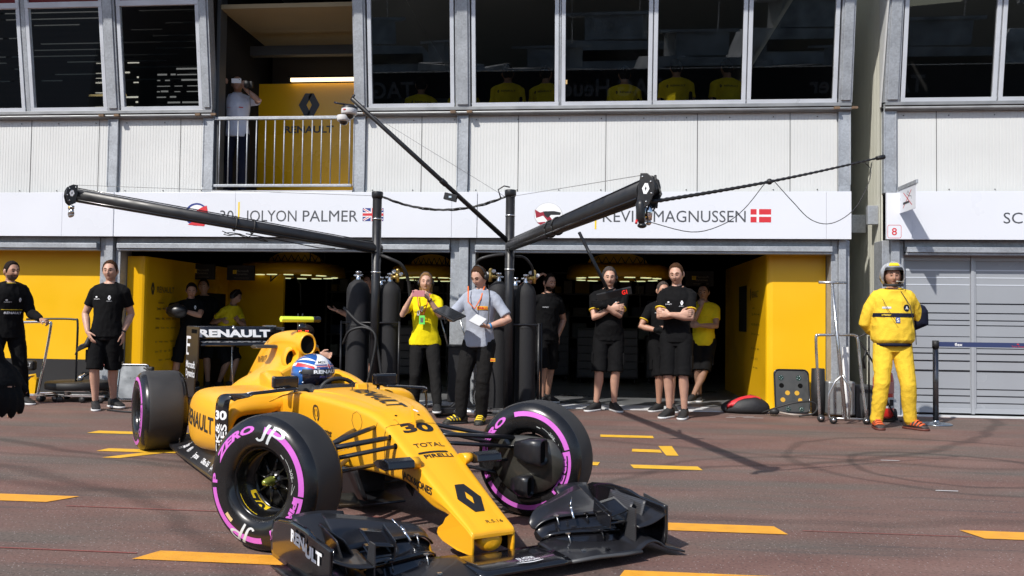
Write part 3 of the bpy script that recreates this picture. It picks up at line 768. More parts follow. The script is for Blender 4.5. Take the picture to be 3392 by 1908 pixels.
for x, w_, lb in ((-2.62,.5,'grey interior board behind the first window right of the balcony'),(-2.05,.07,'pale upright inside the first window right of the balcony')):
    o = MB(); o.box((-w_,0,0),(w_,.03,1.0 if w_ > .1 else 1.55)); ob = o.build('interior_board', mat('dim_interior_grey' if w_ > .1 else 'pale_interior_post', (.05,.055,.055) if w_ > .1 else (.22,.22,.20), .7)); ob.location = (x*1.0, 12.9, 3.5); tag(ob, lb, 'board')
# ================================================================ RACING CAR  (x forward, y to its left, z up)
CY = mat('satin_yellow_car_paint', (.89, .425, .013), .40, spec=.45, coat=.22, coatr=.18)
def carbon(name, base=(.012,.012,.014), rough=.32, bands=0):
    m = bpy.data.materials.new(name); m.use_nodes = True
    nt = m.node_tree; b = nt.nodes['Principled BSDF']; N = nt.nodes.new; L = nt.links.new
    tc = N('ShaderNodeTexCoord'); w = N('ShaderNodeTexWave'); w.wave_type = 'BANDS'; w.bands_direction = 'DIAGONAL' if not bands else 'Z'
    w.inputs['Scale'].default_value = 70 if not bands else bands; L(tc.outputs['Object'], w.inputs['Vector'])
    n = N('ShaderNodeTexNoise'); n.inputs['Scale'].default_value = 9; n.inputs['Detail'].default_value = 4; L(tc.outputs['Object'], n.inputs['Vector'])
    r = N('ShaderNodeValToRGB'); e = r.color_ramp.elements
    e[0].color = (*base, 1); e[1].color = (*[c*(2.2 if bands else 1.5) for c in base], 1); L(w.outputs['Fac'], r.inputs[0]); L(r.outputs[0], b.inputs['Base Color'])
    mr = N('ShaderNodeMapRange'); mr.inputs['To Min'].default_value = rough-.1; mr.inputs['To Max'].default_value = rough+.14; L(n.outputs['Fac'], mr.inputs['Value']); L(mr.outputs[0], b.inputs['Roughness'])
    b.inputs['Coat Weight'].default_value = .3
    return m
CB = carbon('carbon_fibre'); CBR = carbon('ribbed_carbon', (.022,.022,.024), .4, 38)
CBW = carbon('woven_carbon', (.026,.025,.021), .30); GLB = mat('gloss_black_paint', (.008,.008,.010), .16, coat=.5, coatr=.05)
SHADEBLK = mat('shadow_black', (.004,.004,.004), .9, spec=.1)  # near-black: shade painted into ducts and openings, also plain black boots
TREAD = mat('tyre_tread_rubber', (.030,.030,.031), .66, bump=.10, bscale=420, var=.25, vscale=7)
SIDEW = mat('tyre_sidewall_rubber', (.012,.012,.013), .26, var=.15, vscale=10)
PURP = mat('purple_tyre_paint', (.62,.14,.60), .38, var=.05, vscale=8)
RIM = mat('black_magnesium_rim', (.010,.010,.011), .22, metal=.4)
FLUO = mat('fluorescent_yellow', (.72,.88,.06), .4)
HBLUE = mat('metallic_blue', (.03,.16,.55), .18, metal=.45, coat=.7)
car = empty('racing_car', (-.973, 4.703, 0), -.9177, 'yellow and black open-wheel racing car number 30 turning out of the pits', 'racing car')

def cr(p0, p1, p2, p3, t):
    return .5*((2*p1)+(-p0+p2)*t+(2*p0-5*p1+4*p2-p3)*t*t+(-p0+3*p1-3*p2+p3)*t*t*t)
def crom(pts, n, closed=False):
    """n samples per span"""
    out = []; N = len(pts)
    for i in range(N if closed else N-1):
        a = pts[(i-1) % N] if closed or i > 0 else pts[0]*2-pts[1]
        b, c = pts[i], pts[(i+1) % N]
        d = pts[(i+2) % N] if closed or i < N-2 else pts[N-1]*2-pts[N-2]
        for k in range(n): out.append(cr(a, b, c, d, k/n))
    if not closed: out.append(pts[-1])
    return out
def skin(secs, nu=4, nv=3, closed=True, mirror=False):
    """secs: list of lists of 3D points, smoothed both ways; mirror = half sections from bottom centre to top centre"""
    S = [[V(p) for p in s] for s in secs]
    if mirror: S = [s + [V((p.x, -p.y, p.z)) for p in reversed(s[1:-1])] for s in S]; closed = True
    n = len(S[0]); cols = [crom([s[j] for s in S], nu) for j in range(n)]
    rows = [[cols[j][i] for j in range(n)] for i in range(len(cols[0]))]
    return [crom(r, nv, closed) for r in rows]
def hsec(x, pts): return [(x, y, z) for y, z in pts]

# ---- monocoque: half sections bottom -> top
def chs(x, zt, zb, ht, hb, rt=.03, rb=.04, crown=.012, win=None, dip=0, fl=.0):
    """bottom centre, bottom edge, side, top corner, inner rim, cockpit wall, floor, top centre"""
    zm = (zt+zb)/2
    wi = win if win else ht*.62
    return hsec(x, [(0, zb), (hb-rb, zb), (hb-rb*.25, zb+rb*.25), (hb, zb+rb), ((ht+hb)/2+.004, zm), (ht, zt-rt), (ht-rt*.25, zt-rt*.25), (ht-rt, zt+.002),
        (wi, zt+crown*(1-wi/ht) if not dip else zt-.008), (wi-.012, zt+crown*.5-dip*.45), (wi-.022, zt+crown*.6-dip), (wi*.4, zt+crown*.9-dip), (0, zt+crown-dip)])
sec = [chs(.835,.152,.142,.108,.104,.005,.005,.004), chs(.822,.172,.150,.1175,.113,.010,.008,.004), chs(.75,.204,.172,.120,.116,.014,.012,.005), chs(.60,.268,.205,.128,.124,.02,.025,.006), chs(.45,.331,.216,.136,.132,.022,.03,.007),
    chs(.30,.396,.254,.143,.140,.024,.035,.008), chs(.15,.458,.288,.150,.147,.025,.04,.009), chs(.0,.525,.286,.157,.152,.026,.04,.010), chs(-.09,.566,.284,.163,.155,.028,.045,.011),
    chs(-.20,.607,.280,.178,.165,.030,.05,.012), chs(-.33,.634,.275,.207,.180,.032,.05,.014), chs(-.52,.651,.265,.238,.200,.034,.05,.018), chs(-.78,.660,.255,.262,.222,.034,.05,.026), chs(-1.05,.664,.25,.285,.245,.034,.05,.026,.215),
    chs(-1.12,.664,.25,.292,.25,.034,.05,.014,.225,.02), chs(-1.17,.662,.25,.296,.255,.034,.05,.0,.232,.28), chs(-1.30,.654,.25,.305,.265,.034,.05,0,.236,.34), chs(-1.45,.668,.25,.318,.275,.038,.05,0,.236,.36),
    chs(-1.62,.708,.25,.325,.285,.045,.05,0,.225,.40), chs(-1.80,.738,.25,.320,.29,.05,.05,0,.205,.40), chs(-1.93,.752,.25,.305,.29,.05,.05,0,.175,.30), chs(-1.97,.754,.25,.30,.28,.05,.05,.0,.16,.02), chs(-2.2,.74,.25,.26,.26,.05,.05,.02)]
mb = MB(); rg = skin(sec, 4, 3, True, True); mb.loft(rg, True, True)
chassis = mb.build('monocoque', CY, car)
BV = BVHTree.FromPolygons([v.co.copy() for v in chassis.data.vertices], [tuple(p.vertices) for p in chassis.data.polygons])
def drop(bv, o, d, off=.0025, dflt=None):
    if bv.ray_cast(V(o), V(d))[0] is None:
        q = bv.find_nearest(V(o))
        return q[0] + q[1]*off
    h = bv.ray_cast(V(o), V(d))
    if h[0] is None: return dflt if dflt else V(o)
    n = h[1] if h[1].dot(V(d)) < 0 else -h[1]
    return h[0] + n*off
# dark cockpit liner
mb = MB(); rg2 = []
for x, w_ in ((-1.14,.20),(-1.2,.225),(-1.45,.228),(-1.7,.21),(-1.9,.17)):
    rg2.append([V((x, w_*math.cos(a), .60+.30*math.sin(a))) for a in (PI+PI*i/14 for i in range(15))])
mb.loft(rg2, True, False, False); mb.build('cockpit_liner', SHADEBLK, car)
# nose tip: twin pillars, thumb and wavy lip
for s in (-1, 1):
    mb = MB()
    prof = [(.832,.155),(.834,.10),(.830,.062),(.70,.060),(.55,.072),(.505,.086),(.487,.102),(.50,.130),(.55,.158),(.575,.19),(.65,.235),(.75,.196)]
    mb.prism([(x, s*(.118 if x > .7 else .124), z) for x, z in prof], (0, -s*.016, 0)); mb.build('nose_pillar', CY, car, bevel=.006, seg=3)
mb = MB(); rgs = []
for x, w_, zt, zb in ((.829,.012,.130,.100),(.827,.034,.147,.086),(.820,.052,.158,.074),(.806,.061,.165,.068),(.78,.064,.17,.064),(.70,.066,.20,.075),(.55,.07,.25,.12),(.42,.07,.30,.19)):
    rgs.append([V((x, w_*math.cos(a)*(1 if math.sin(a) > 0 else 1), (zt+zb)/2+(zt-zb)/2*math.sin(a))) for a in (2*PI*i/20 for i in range(20))])
mb.loft(rgs, True, True); mb.build('nose_thumb', CY, car)
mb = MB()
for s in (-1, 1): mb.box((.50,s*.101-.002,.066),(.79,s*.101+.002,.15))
mb.box((.52,-.10,.135),(.80,.10,.147)); mb.box((.60,-.10,.062),(.606,.10,.15)); mb.build('nose_shade_sheets', SHADEBLK, car)  # dark sheets added inside the nose tip, standing in for shade in its openings
# pods (camera housings) and yellow stalks
for s in (-1, 1):
    mb = MB(); mb.tube([(.27,s*.13,.408),(.27,s*.19,.418)], [.034,.024], 14, flat=1.4, up=(1,0,0)); mb.build('pod_stalk', CY, car)
    mb = MB(); mb.prism([(.36,s*.18,.400),(.35,s*.18,.438),(.30,s*.18,.449),(.20,s*.18,.430),(.15,s*.18,.412),(.20,s*.18,.392),(.30,s*.18,.388)], (0,s*.15,0)); mb.build('camera_pod', GLB, car, bevel=.008, seg=3)
# lettering on the nose
def ntop(a, b, x0=0, y0=0): return drop(BV, (x0-b, y0+a, 1.2), (0,0,-1))
def nose_word(mb, s, xc, yc, w, h, bold=.03, cut=6, sx=0):
    words(mb, s, (0,0,0), (1,0,0), (0,1,0), w, h, bold, cut=cut, fn=lambda a, b: ntop(a-w/2, b-h/2, xc, yc), shear=sx)
mb = MB()
nose_word(mb, '30', -.030, .012, .190, .072, .045)
nose_word(mb, 'TOTAL', .130, .005, .175, .034, .01)
nose_word(mb, 'PIRELLI', .232, .012, .165, .030, .03)
poly_map(mb, [(-.100,.190),(.062,.190),(.074,.197),(.062,.206),(-.104,.206)], lambda a, b: ntop(a+.012, 0, b, 0), .03)
nose_word(mb, 'R.S.16', .775, .035, .090, .020, .0)
def chw(a, b, x0=0, y0=0): return drop(BV, (x0+a, y0+b, 1.2), (0,0,-1))
words(mb, 'RENAULT', (0,0,0), (1,0,0), (0,1,0), .62, .11, .03, cut=6, fn=lambda a, b: chw(a, b, -.90, -.045))
for pl in diamond(0, 0, .13, .215): poly_map(mb, pl, lambda a, b: ntop(a, b, .592, .0), .03)
def side(a, b, x0, z0, s=-1): return drop(BV, (x0+a, s*1.2, z0+b), (0,-s,0))
words(mb, 'JACK&JONES', (0,0,0), (1,0,0), (0,1,0), .33, .034, .03, cut=5, fn=lambda a, b: side(a, b-.12*a, .13, .318))
words(mb, 'eurodatacenter', (0,0,0), (1,0,0), (0,1,0), .36, .045, .02, cut=5, fn=lambda a, b: side(a, b-.03*a, -1.05, .440))
for (r0, r1, a0, a1) in ((.040,.052,-70,70),(.040,.052,110,250),(.020,.028,-60,60),(.020,.028,120,240)):
    for k in range(8):
        q = [a0+(a1-a0)*k/8, a0+(a1-a0)*(k+1)/8]
        P = [(r0, q[0]), (r1, q[0]), (r1, q[1]), (r0, q[1])]
        mb.add([side(r*math.cos(R(t))*.9, r*math.sin(R(t))*1.05, -.897, .557) for r, t in P], [(0,1,2,3)])
mb.add([side(.009*math.cos(2*PI*i/8), .009*math.sin(2*PI*i/8), -.897, .600) for i in range(8)], [tuple(range(8))])
mb.build('lettering', BLKT, car, recalc=False)
# panel lines round the nose joint and vanity panel
mb = MB()
def seamline(pts, w=.0016):
    for i in range(len(pts)-1):
        a, b = pts[i], pts[i+1]
        mb.tube([a, b], w, 4, True, False)
seamline([side(0,0,-.072,.30+.25*i/8,-1) for i in range(9)] + [ntop(-.155+.31*i/12, 0, -.072, 0) for i in range(13)], .0012)
for i in range(8): pass
for cx, cz in ((-.36,.56),(-.12,.53)):
    seamline([side(.055*math.cos(R(45*i)), .055*math.sin(R(45*i)), cx, cz) for i in range(9)], .0010)
mb.build('panel_joint', mat('dark_joint', (.10,.05,.01), .7), car)
mb = MB()
for x, y in ((-.16,-.06),(-.16,.08)): mb.add([ntop(.008*math.cos(2*PI*i/10), .008*math.sin(2*PI*i/10), x, y) for i in range(10)], [tuple(range(10))])
mb.build('fixing_hole', SHADEBLK, car, recalc=False)
# pitot fin, antenna
mb = MB(); mb.prism([(-.085,-.001,.56),(-.02,-.001,.54),(-.06,-.001,.665),(-.085,-.001,.665)], (0,.004,0)); mb.build('pitot_fin', CY, car)
mb = MB(); mb.tube([(-.06,.0,.645),(.0,.0,.640)], .004, 6); mb.build('pitot_tube', WHT, car)
mb = MB(); mb.tube([(-.72,.0,.68),(-.725,.0,.90)], [.0022,.0012], 6); mb.tube([(-.72,0,.675),(-.72,0,.695)], .007, 8); mb.build('antenna', BLACK, car)
mb = MB(); mb.tube([(-.93,-.02,.68),(-.93,-.02,.73)], .003, 6); mb.tube([(-.93,-.02,.725),(-.93,-.02,.735)], .006, 6); mb.build('sensor', BLACK, car)
mb = MB(); mb.prism([(-1.02,.03,.68),(-.96,.03,.68),(-.975,.03,.718),(-1.01,.03,.725)], (0,.07,0)); mb.build('camera_bump', CY, car, bevel=.006)
# windscreen lip
mb = MB(); mb.grid(lambda u, v: (-1.10-.03*v-.06*(2*u-1)**2*1, (2*u-1)*.20, .672+.045*v-.02*(2*u-1)**2), 14, 3); mb.build('windscreen', mat('clear_smoke_perspex', (.04,.04,.04), .1, alpha=.45), car)

# ---- engine cover with airbox
def ec(x, zt, w1, z1, w2, z2, w3, z3, zb=.45):
    return hsec(x, [(0, zb), (w3*.9, zb), (w3, z3), (w2, z2), (w1*1.02, z1-.015), (w1, z1+.02), (w1*.72, zt-w1*.30), (w1*.35, zt-.006), (0, zt)])
sec = [ec(-1.905,1.024,.060,.945,.058,.85,.09,.70), ec(-1.925,1.030,.066,.945,.070,.84,.15,.70), ec(-1.99,1.040,.074,.950,.092,.83,.21,.70), ec(-2.10,1.045,.080,.950,.108,.82,.25,.68), ec(-2.28,1.043,.080,.945,.120,.80,.29,.655),
    ec(-2.57,1.020,.072,.920,.130,.76,.32,.62), ec(-2.74,.978,.062,.870,.125,.72,.32,.60), ec(-2.92,.907,.055,.80,.115,.68,.30,.56), ec(-3.08,.825,.05,.73,.10,.63,.26,.52), ec(-3.27,.715,.045,.64,.09,.57,.20,.49,.42),
    ec(-3.50,.580,.04,.535,.07,.50,.14,.46,.38), ec(-3.80,.46,.03,.44,.05,.42,.08,.40,.34)]
mb = MB(); rg = skin(sec, 4, 3, True, True); mb.loft(rg, True, True); ecov = mb.build('engine_cover', CY, car)
BE = BVHTree.FromPolygons([v.co.copy() for v in ecov.data.vertices], [tuple(p.vertices) for p in ecov.data.polygons])
mb = MB()   # airbox lip ring and dark duct
def ring(x, cy, cz, ry, rz, n=36, tilt=0): return [V((x - tilt*math.sin(2*PI*i/n), cy+ry*math.cos(2*PI*i/n), cz+rz*math.sin(2*PI*i/n))) for i in range(n)]
mb.loft([ring(-1.935,0,.945,.073,.092),ring(-1.895,0,.945,.0695,.088),ring(-1.872,0,.945,.062,.080),ring(-1.868,0,.945,.055,.073),ring(-1.885,0,.945,.050,.067),ring(-1.95,0,.945,.047,.063)], True, False)
mb.build('airbox_lip', CY, car)
mb = MB(); mb.loft([ring(-1.884,0,.945,.050,.067),ring(-2.0,0,.945,.04,.05)], True, True); mb.build('airbox_duct', SHADEBLK, car)
for s in (-1, 1):
    mb = MB(); n = 28
    def tear(x, k, sh=1): return [V((x-(.05*abs(math.cos(a)))*k, s*(.100*sh+.034*k*math.cos(a)*(1-.25*math.sin(a))), .838+.072*k*math.sin(a))) for a in (2*PI*i/n for i in range(n))]
    mb.loft([tear(-2.12,1.1,.7), tear(-1.99,1.25,.96), tear(-1.945,1.2), tear(-1.925,1.06), tear(-1.923,.94), tear(-1.94,.84), tear(-1.98,.8)], True, False); mb.build('duct_lip', CY, car)
    mb = MB(); mb.loft([tear(-1.938,.87), tear(-2.02,.7)], True, True); mb.build('duct', SHADEBLK, car)
    mb = MB(); mb.ball((-1.93, s*.118, .722), (.02,.022,.022), 14, 8); mb.build('small_duct', SHADEBLK, car)
    # head-high horn wing
    mb = MB(); mb.prism([(-2.34,s*.06,.905),(-2.36,s*.06,.925),(-2.45,s*.06,.928),(-2.52,s*.06,.912),(-2.45,s*.06,.898)], (0,s*.19,0)); mb.build('side_winglet', mat('brown_grey_carbon',(.035,.032,.026),.35), car, bevel=.006, seg=2)
mb = MB()
words(mb, 'INFINITI', (0,0,0), (1,0,0), (0,1,0), .40, .055, .0, cut=5, fn=lambda a, b: drop(BE, (-2.99+a, -1, .758+b+.06*a), (0,1,0)))
for r0, r1, a0, a1 in ((.045,.052,20,160),(.045,.052,200,250),(.045,.052,290,340),(.018,.024,0,360)):
    for k in range(10):
        q = [a0+(a1-a0)*k/10, a0+(a1-a0)*(k+1)/10]
        mb.add([drop(BE, (-2.70+r*math.cos(R(t)), -1, .925+r*.8*math.sin(R(t))), (0,1,0)) for r, t in ((r0,q[0]),(r1,q[0]),(r1,q[1]),(r0,q[1]))], [(0,1,2,3)])
words(mb, 'sparco', (0,0,0), (1,0,0), (0,1,0), .09, .022, .0, cut=4, fn=lambda a, b: drop(BE, (-2.05+a*.2, -.05-a*.2+.0, 1.3), (0,0,-1)) if False else drop(BE, (-3.28+a, -1, .655+b), (0,1,0)))
mb.build('lettering', BLKT, car, recalc=False)
# T-shaped camera on the airbox
mb = MB(); mb.tube([(-2.02,0,1.03),(-2.03,0,1.115)], [.022,.018], 10, flat=1.7, up=(0,1,0)); mb.build('camera_stem', GLB, car)
mb = MB(); mb.prism([(-2.01,-.158,1.110),(-2.000,-.158,1.130),(-2.012,-.158,1.150),(-2.05,-.158,1.153),(-2.075,-.158,1.132),(-2.05,-.158,1.109)], (0,.245,0)); mb.build('camera_bar', FLUO, car, bevel=.004)
mb = MB(); mb.prism([(-2.01,.0880,1.110),(-2.00,.0880,1.130),(-2.01,.0880,1.151),(-2.05,.0880,1.154),(-2.076,.0880,1.132),(-2.05,.0880,1.108)], (0,.055,0)); mb.build('camera_bar_end', GLB, car, bevel=.004)
mb = MB()
for y in (-.025,.01): mb.tube([(-2.04,y,1.145),(-2.045,y,1.175)], [.008,.003], 6)
mb.build('camera_aerial', GLB, car)
LED = mat('lit_red_lamp', (.5,.02,.02), .4, emit=(1,.06,.03), es=3)
mb = MB()
for y in (-.035,-.02,.02,.035): mb.ball((-1.985,y,1.045), .0045, 6, 4)
mb.build('status_lamp', LED, car)

# ---- sidepods
def spod(s):
    def ring_(x, yi, yo, zb, zt, r=.06, under=.0):
        P = [(yi,zb),(yi+.10,zb),(yo-.10,zb+.0),(yo-.035,zb+.025),(yo-.005,zb+.10),(yo,(zb+zt)/2),(yo-.012,zt-.10),(yo-.05,zt-.03),(yo-.13,zt+.0),((yi+yo)/2,zt+.008),(yi+.08,zt+.012),(yi,zt+.012)]
        return [(x, s*y, z) for y, z in P]
    sec = [ring_(-1.455,.27,.690,.285,.590), ring_(-1.475,.26,.712,.262,.615), ring_(-1.55,.25,.728,.245,.632), ring_(-1.75,.24,.740,.228,.638), ring_(-2.1,.2,.742,.200,.630), ring_(-2.4,.16,.715,.182,.610), ring_(-2.7,.12,.655,.165,.575),
        ring_(-2.95,.08,.565,.155,.535), ring_(-3.2,.04,.45,.145,.49), ring_(-3.45,.0,.335,.14,.44), ring_(-3.75,.0,.24,.14,.38)]
    rg = skin(sec, 4, 3, True)
    mb = MB(); mb.loft(rg, True, False); mb.add(rg[-1], [tuple(range(len(rg[-1])))])
    # lip turning into the inlet
    front = rg[0]; c = V((-1.455, s*.48, .395)); 
    def inset(k, x): return [V((x, c.y+(p.y-c.y)*k, c.z+(p.z-c.z)*(k if p.z < c.z else k*k*1.02))) for p in front]
    mb.loft([front, inset(.93,-1.440), inset(.84,-1.436), inset(.76,-1.445), inset(.70,-1.48)], True, False)
    o = mb.build('sidepod', CY, car)
    mb = MB(); mb.loft([inset(.715,-1.466), inset(.55,-1.62)], True, True); mb.build('sidepod_inlet', SHADEBLK, car)
    return o
pods = {s: spod(s) for s in (-1, 1)}
BS = BVHTree.FromPolygons([v.co.copy() for v in pods[-1].data.vertices], [tuple(p.vertices) for p in pods[-1].data.polygons])
BSL = BVHTree.FromPolygons([v.co.copy() for v in pods[1].data.vertices], [tuple(p.vertices) for p in pods[1].data.polygons])
mb = MB()
words(mb, 'RENAULT', (0,0,0), (1,0,0), (0,1,0), .86, .105, .02, cut=6, fn=lambda a, b: drop(BS, (-2.44+a, -1.2, .365+b), (0,1,0)))
words(mb, 'RENAULT', (0,0,0), (1,0,0), (0,1,0), .86, .105, .02, cut=6, fn=lambda a, b: drop(BSL, (-1.58-a, 1.2, .365+b), (0,-1,0)))
mb.build('lettering', BLKT, car, recalc=False)
for s in (-1, 1):     # black pod vane: upright fin that turns over into a thin horizontal wing
    path = [(.725,.10),(.742,.20),(.752,.36),(.756,.50),(.752,.59),(.735,.632),(.70,.652),(.62,.661),(.50,.671),(.36,.682),(.31,.686)]
    P = crom([V((0, s*y, z)) for y, z in path], 4)
    TOE = .058
    def chord(p):
        t = min(1, max(0, (abs(p.y)-.62)/.12)) if p.z > .6 else 1
        t = t*t*(3-2*t)
        lo = -1.425*t + -1.225*(1-t); hi = -1.322*t + -1.125*(1-t)
        return lo, hi
    mb = MB(); rgs = []
    for i, p in enumerate(P):
        q = P[min(i+1, len(P)-1)] - P[max(i-1, 0)]; nrm = V((0, q.z, -q.y)).normalized(); lo, hi = chord(p)
        if nrm.y * s < 0: nrm = -nrm
        tt = min(1, max(0, (abs(p.y)-.60)/.12)) if p.z > .58 else 1
        rgs.append([p + V((lo + (hi-lo)*u, -s*TOE*u*tt, -.035*u*(1 if p.z > .64 else 0)*tt)) + nrm*o for u, o in ((0,0),(.3,.010),(.7,.012),(.97,.004),(1,0),(.97,-.005),(.6,-.008),(.2,-.004))])
    mb.loft(rgs, True, True); vane = mb.build('pod_vane', GLB, car)
    if s < 0:
        BVN = BVHTree.FromPolygons([v.co.copy() for v in vane.data.vertices], [tuple(p.vertices) for p in vane.data.polygons])
        mb = MB()
        def vf(a, b, x0, z0): return drop(BVN, (x0+a, -1.2, z0+b), (0,1,0), .002)
        words(mb, '30', (0,0,0), (1,0,0), (0,1,0), .088, .052, .04, cut=3, fn=lambda a, b: vf(a, b, -1.415, .490))
        # vertical words reading upwards
        words(mb, 'JACK&', (0,0,0), (1,0,0), (0,1,0), .30, .038, .02, cut=3, fn=lambda a, b: vf(-b, a, -1.374, .165))
        words(mb, 'JONES', (0,0,0), (1,0,0), (0,1,0), .29, .036, .02, cut=3, fn=lambda a, b: vf(-b, a, -1.328, .17))
        mb.build('lettering', WHT, car, recalc=False)
    BVT = BVHTree.FromPolygons([v.co.copy() for v in vane.data.vertices], [tuple(p.vertices) for p in vane.data.polygons])
    mb = MB(); words(mb, 'BELL & ROSS', (0,0,0), (1,0,0), (0,1,0), .24, .030, .02, cut=3, fn=lambda a, b: drop(BVT, (-1.16-b*1.0, (s*.40+a-.0 if s > 0 else -.62+a), 1), (0,0,-1), .002)); mb.build('lettering', WHT, car, recalc=False)
    mb = MB(); mb.tube([(-1.16,s*.30,.665),(-1.22,s*.38,.64),(-1.30,s*.44,.60)], .010, 6, flat=.5); mb.build('vane_strut', CY, car)
# mirrors
for s in (-1, 1):
    mb = MB(); mb.cbox((-1.27,s*.352,.722),(.060,.168,.082)); o = mb.build('mirror', GLB, car, bevel=.014, seg=4)
    mb = MB(); mb.cbox((-1.302,s*.352,.722),(.004,.148,.064)); mb.build('mirror_glass', CHROME, car)
    mb = MB(); mb.tube([(-1.26,s*.30,.69),(-1.23,s*.285,.63)], .012, 8, flat=.5); mb.build('mirror_stalk', GLB, car)

# ---- floor, plank and bargeboards
def flr(s): return [(-1.02,s*.30),(-1.15,s*.60),(-1.38,s*.715),(-1.7,s*.718),(-2.8,s*.705),(-3.25,s*.69),(-3.75,s*.62),(-4.0,s*.34)]
mb = MB(); P = flr(-1); Q = flr(1); mb.prism([(x,y,.056) for x, y in P + list(reversed(Q))], (0,0,.016)); mb.build('floor', CB, car)
for s in (-1, 1):
    mb = MB(); pl = [(-1.42,.72,.60,.235),(-1.7,.724,.62,.225),(-2.1,.722,.62,.195),(-2.5,.715,.60,.18),(-2.9,.70,.54,.155),(-3.2,.685,.42,.15)]
    rgs = [[V((x,s*yo,.070)),V((x,s*(yo-.012),.086)),V((x,s*((yo+yi)/2+.01),.108)),V((x,s*yi,zi))] for x, yo, yi, zi in pl]
    rgs = [crom(r, 3) for r in rgs]
    mb.loft(rgs, True, False, False); ap = mb.build('floor_apron', CB, car)
    if s < 0:
        BA = BVHTree.FromPolygons([v.co.copy() for v in ap.data.vertices], [tuple(p.vertices) for p in ap.data.polygons])
        mb = MB()
        for t, x, w_ in (('Jack&Jones',-2.98,.12),('MSN',-2.72,.08),('Symantec',-2.42,.16),('Office 365',-2.12,.22),('Dynamics',-1.82,.16)):
            words(mb, t, (0,0,0),(1,0,0),(0,1,0), w_, .030, .02, cut=2, fn=lambda a, b: drop(BA, (x+a, -1.2, .100+b), (0,1,0), .002))
        mb.build('lettering', WHT, car, recalc=False)
    # winglet and slots ahead of the rear tyre
    mb = MB()
    for k in range(3): mb.box((-3.38-.07*k, s*(.60-.03*k)-.004, .07), (-3.33-.07*k, s*(.60-.03*k)+.004, .12+.015*k))
    mb.box((-3.86,s*.64-.03,.095),(-3.55,s*.64+.03,.10)); mb.build('floor_winglet', STEEL, car)
    # bargeboards
    mb = MB(); mb.grid(lambda u, v: (-.62-.42*u, s*(.28+.20*u+.04*math.sin(v*2)), .09+.36*v*(1-.25*u)), 8, 6); mb.build('bargeboard', GLB, car, solid=.006)
    mb = MB(); mb.grid(lambda u, v: (-.92-.32*u, s*(.46+.18*u*u+.02*v), .08+.26*v*(1-.3*u)), 8, 4); mb.build('bargeboard', CB, car, solid=.005)
    mb = MB(); mb.grid(lambda u, v: (-.35-.30*u, s*(.14+.10*u+.07*v), .10+.19*v), 6, 5); mb.build('turning_vane', CB, car, solid=.005)
    mb = MB(); mb.grid(lambda u, v: (-.28-.14*u, s*(.20+.16*v), .09+.05*u+.01*v), 3, 8); mb.build('turning_vane_foot', CBW, car, solid=.004)
mb = MB(); mb.box((-1.1,-.15,.045),(-.45,.15,.062)); mb.box((-1.15,-.14,.06),(-.75,.14,.26)); mb.build('splitter', CB, car, bevel=.01)

# ---- rear end: gearbox, crash structure, suspension, wing
mb = MB(); mb.loft([ring(-3.3,0,.34,.22,.14),ring(-3.7,0,.33,.14,.12),ring(-4.05,0,.33,.08,.08),ring(-4.3,0,.34,.05,.06)], True, True); mb.build('gearbox', CB, car)
for s in (-1, 1):
    for a, b in (((-3.35,s*.12,.44),(-3.58,s*.58,.42)),((-3.85,s*.10,.44),(-3.60,s*.58,.42)),((-3.30,s*.13,.22),(-3.57,s*.60,.20)),((-3.9,s*.10,.24),(-3.62,s*.60,.20)),((-3.5,s*.12,.5),(-3.58,s*.56,.26))):
        mb = MB(); mb.tube([a, b], .014, 8, flat=.5); mb.build('rear_wishbone', CB, car)
    mb = MB(); mb.lathe([(.0,s*.50),(.15,s*.50),(.155,s*.60),(.10,s*.64),(0,s*.64)], 24, 'Y', (-3.584,0,.33)); mb.build('rear_brake_duct', CB, car)
    mb = MB(); pf = [(-3.70,1.045),(-3.72,.96),(-3.74,.72),(-3.84,.58),(-3.86,.30),(-4.22,.30),(-4.235,.60),(-4.225,1.045)]
    mb.prism([(x, s*.377, z) for x, z in pf], (0, s*.012, 0)); ep = mb.build('rear_endplate', mat('satin_black_endplate', (.010,.010,.011), .38, coat=.1), car, bevel=.003)
    mb = MB()
    for k in range(5): mb.box((-3.80-.045*k, s*.378-.016, .985),(-3.785-.045*k, s*.378+.016, 1.02))
    mb.build('endplate_louvre', SHADEBLK, car)
    if s < 0:
        mb = MB(); y = -.3905
        words(mb, 'Microsoft', (-4.20,y,.665),(1,0,0),(0,0,1), .37, .062, .02)
        words(mb, 'Dynamics', (-4.20,y,.585),(1,0,0),(0,0,1), .37, .062, .02)
        for pl in ([(-4.18,.82),(-4.02,.80),(-4.02,.95),(-4.18,.965)],): mb.add([(a,y,b) for a, b in [(-4.20,.78),(-4.17,.78),(-4.17,.955),(-4.20,.955)]], [(0,1,2,3)]); mb.add([(a,y,b) for a, b in [(-4.17,.93),(-4.02,.93),(-4.02,.955),(-4.17,.955)]], [(0,1,2,3)]); mb.add([(a,y,b) for a, b in [(-4.17,.86),(-4.05,.86),(-4.05,.885),(-4.17,.885)]], [(0,1,2,3)]); mb.add([(a,y,b) for a, b in [(-4.17,.78),(-4.10,.78),(-4.10,.80),(-4.17,.80)]], [(0,1,2,3)])
        mb.build('lettering', WHT, car)
def wingel(y0, y1, sec, name, m, n=10, par=None, k=1):
    mb = MB(); rgs = [[V((x, y0+(y1-y0)*i/n, z)) for x, z in sec] for i in range(n+1)]
    mb.loft(rgs, True, True); return mb.build(name, m, par or car)
wingel(-.377,.377, [(-3.74,.885),(-3.80,.905),(-3.95,.925),(-4.05,.945),(-4.06,.940),(-3.95,.905),(-3.80,.868),(-3.745,.868)], 'rear_wing_plane', GLB)
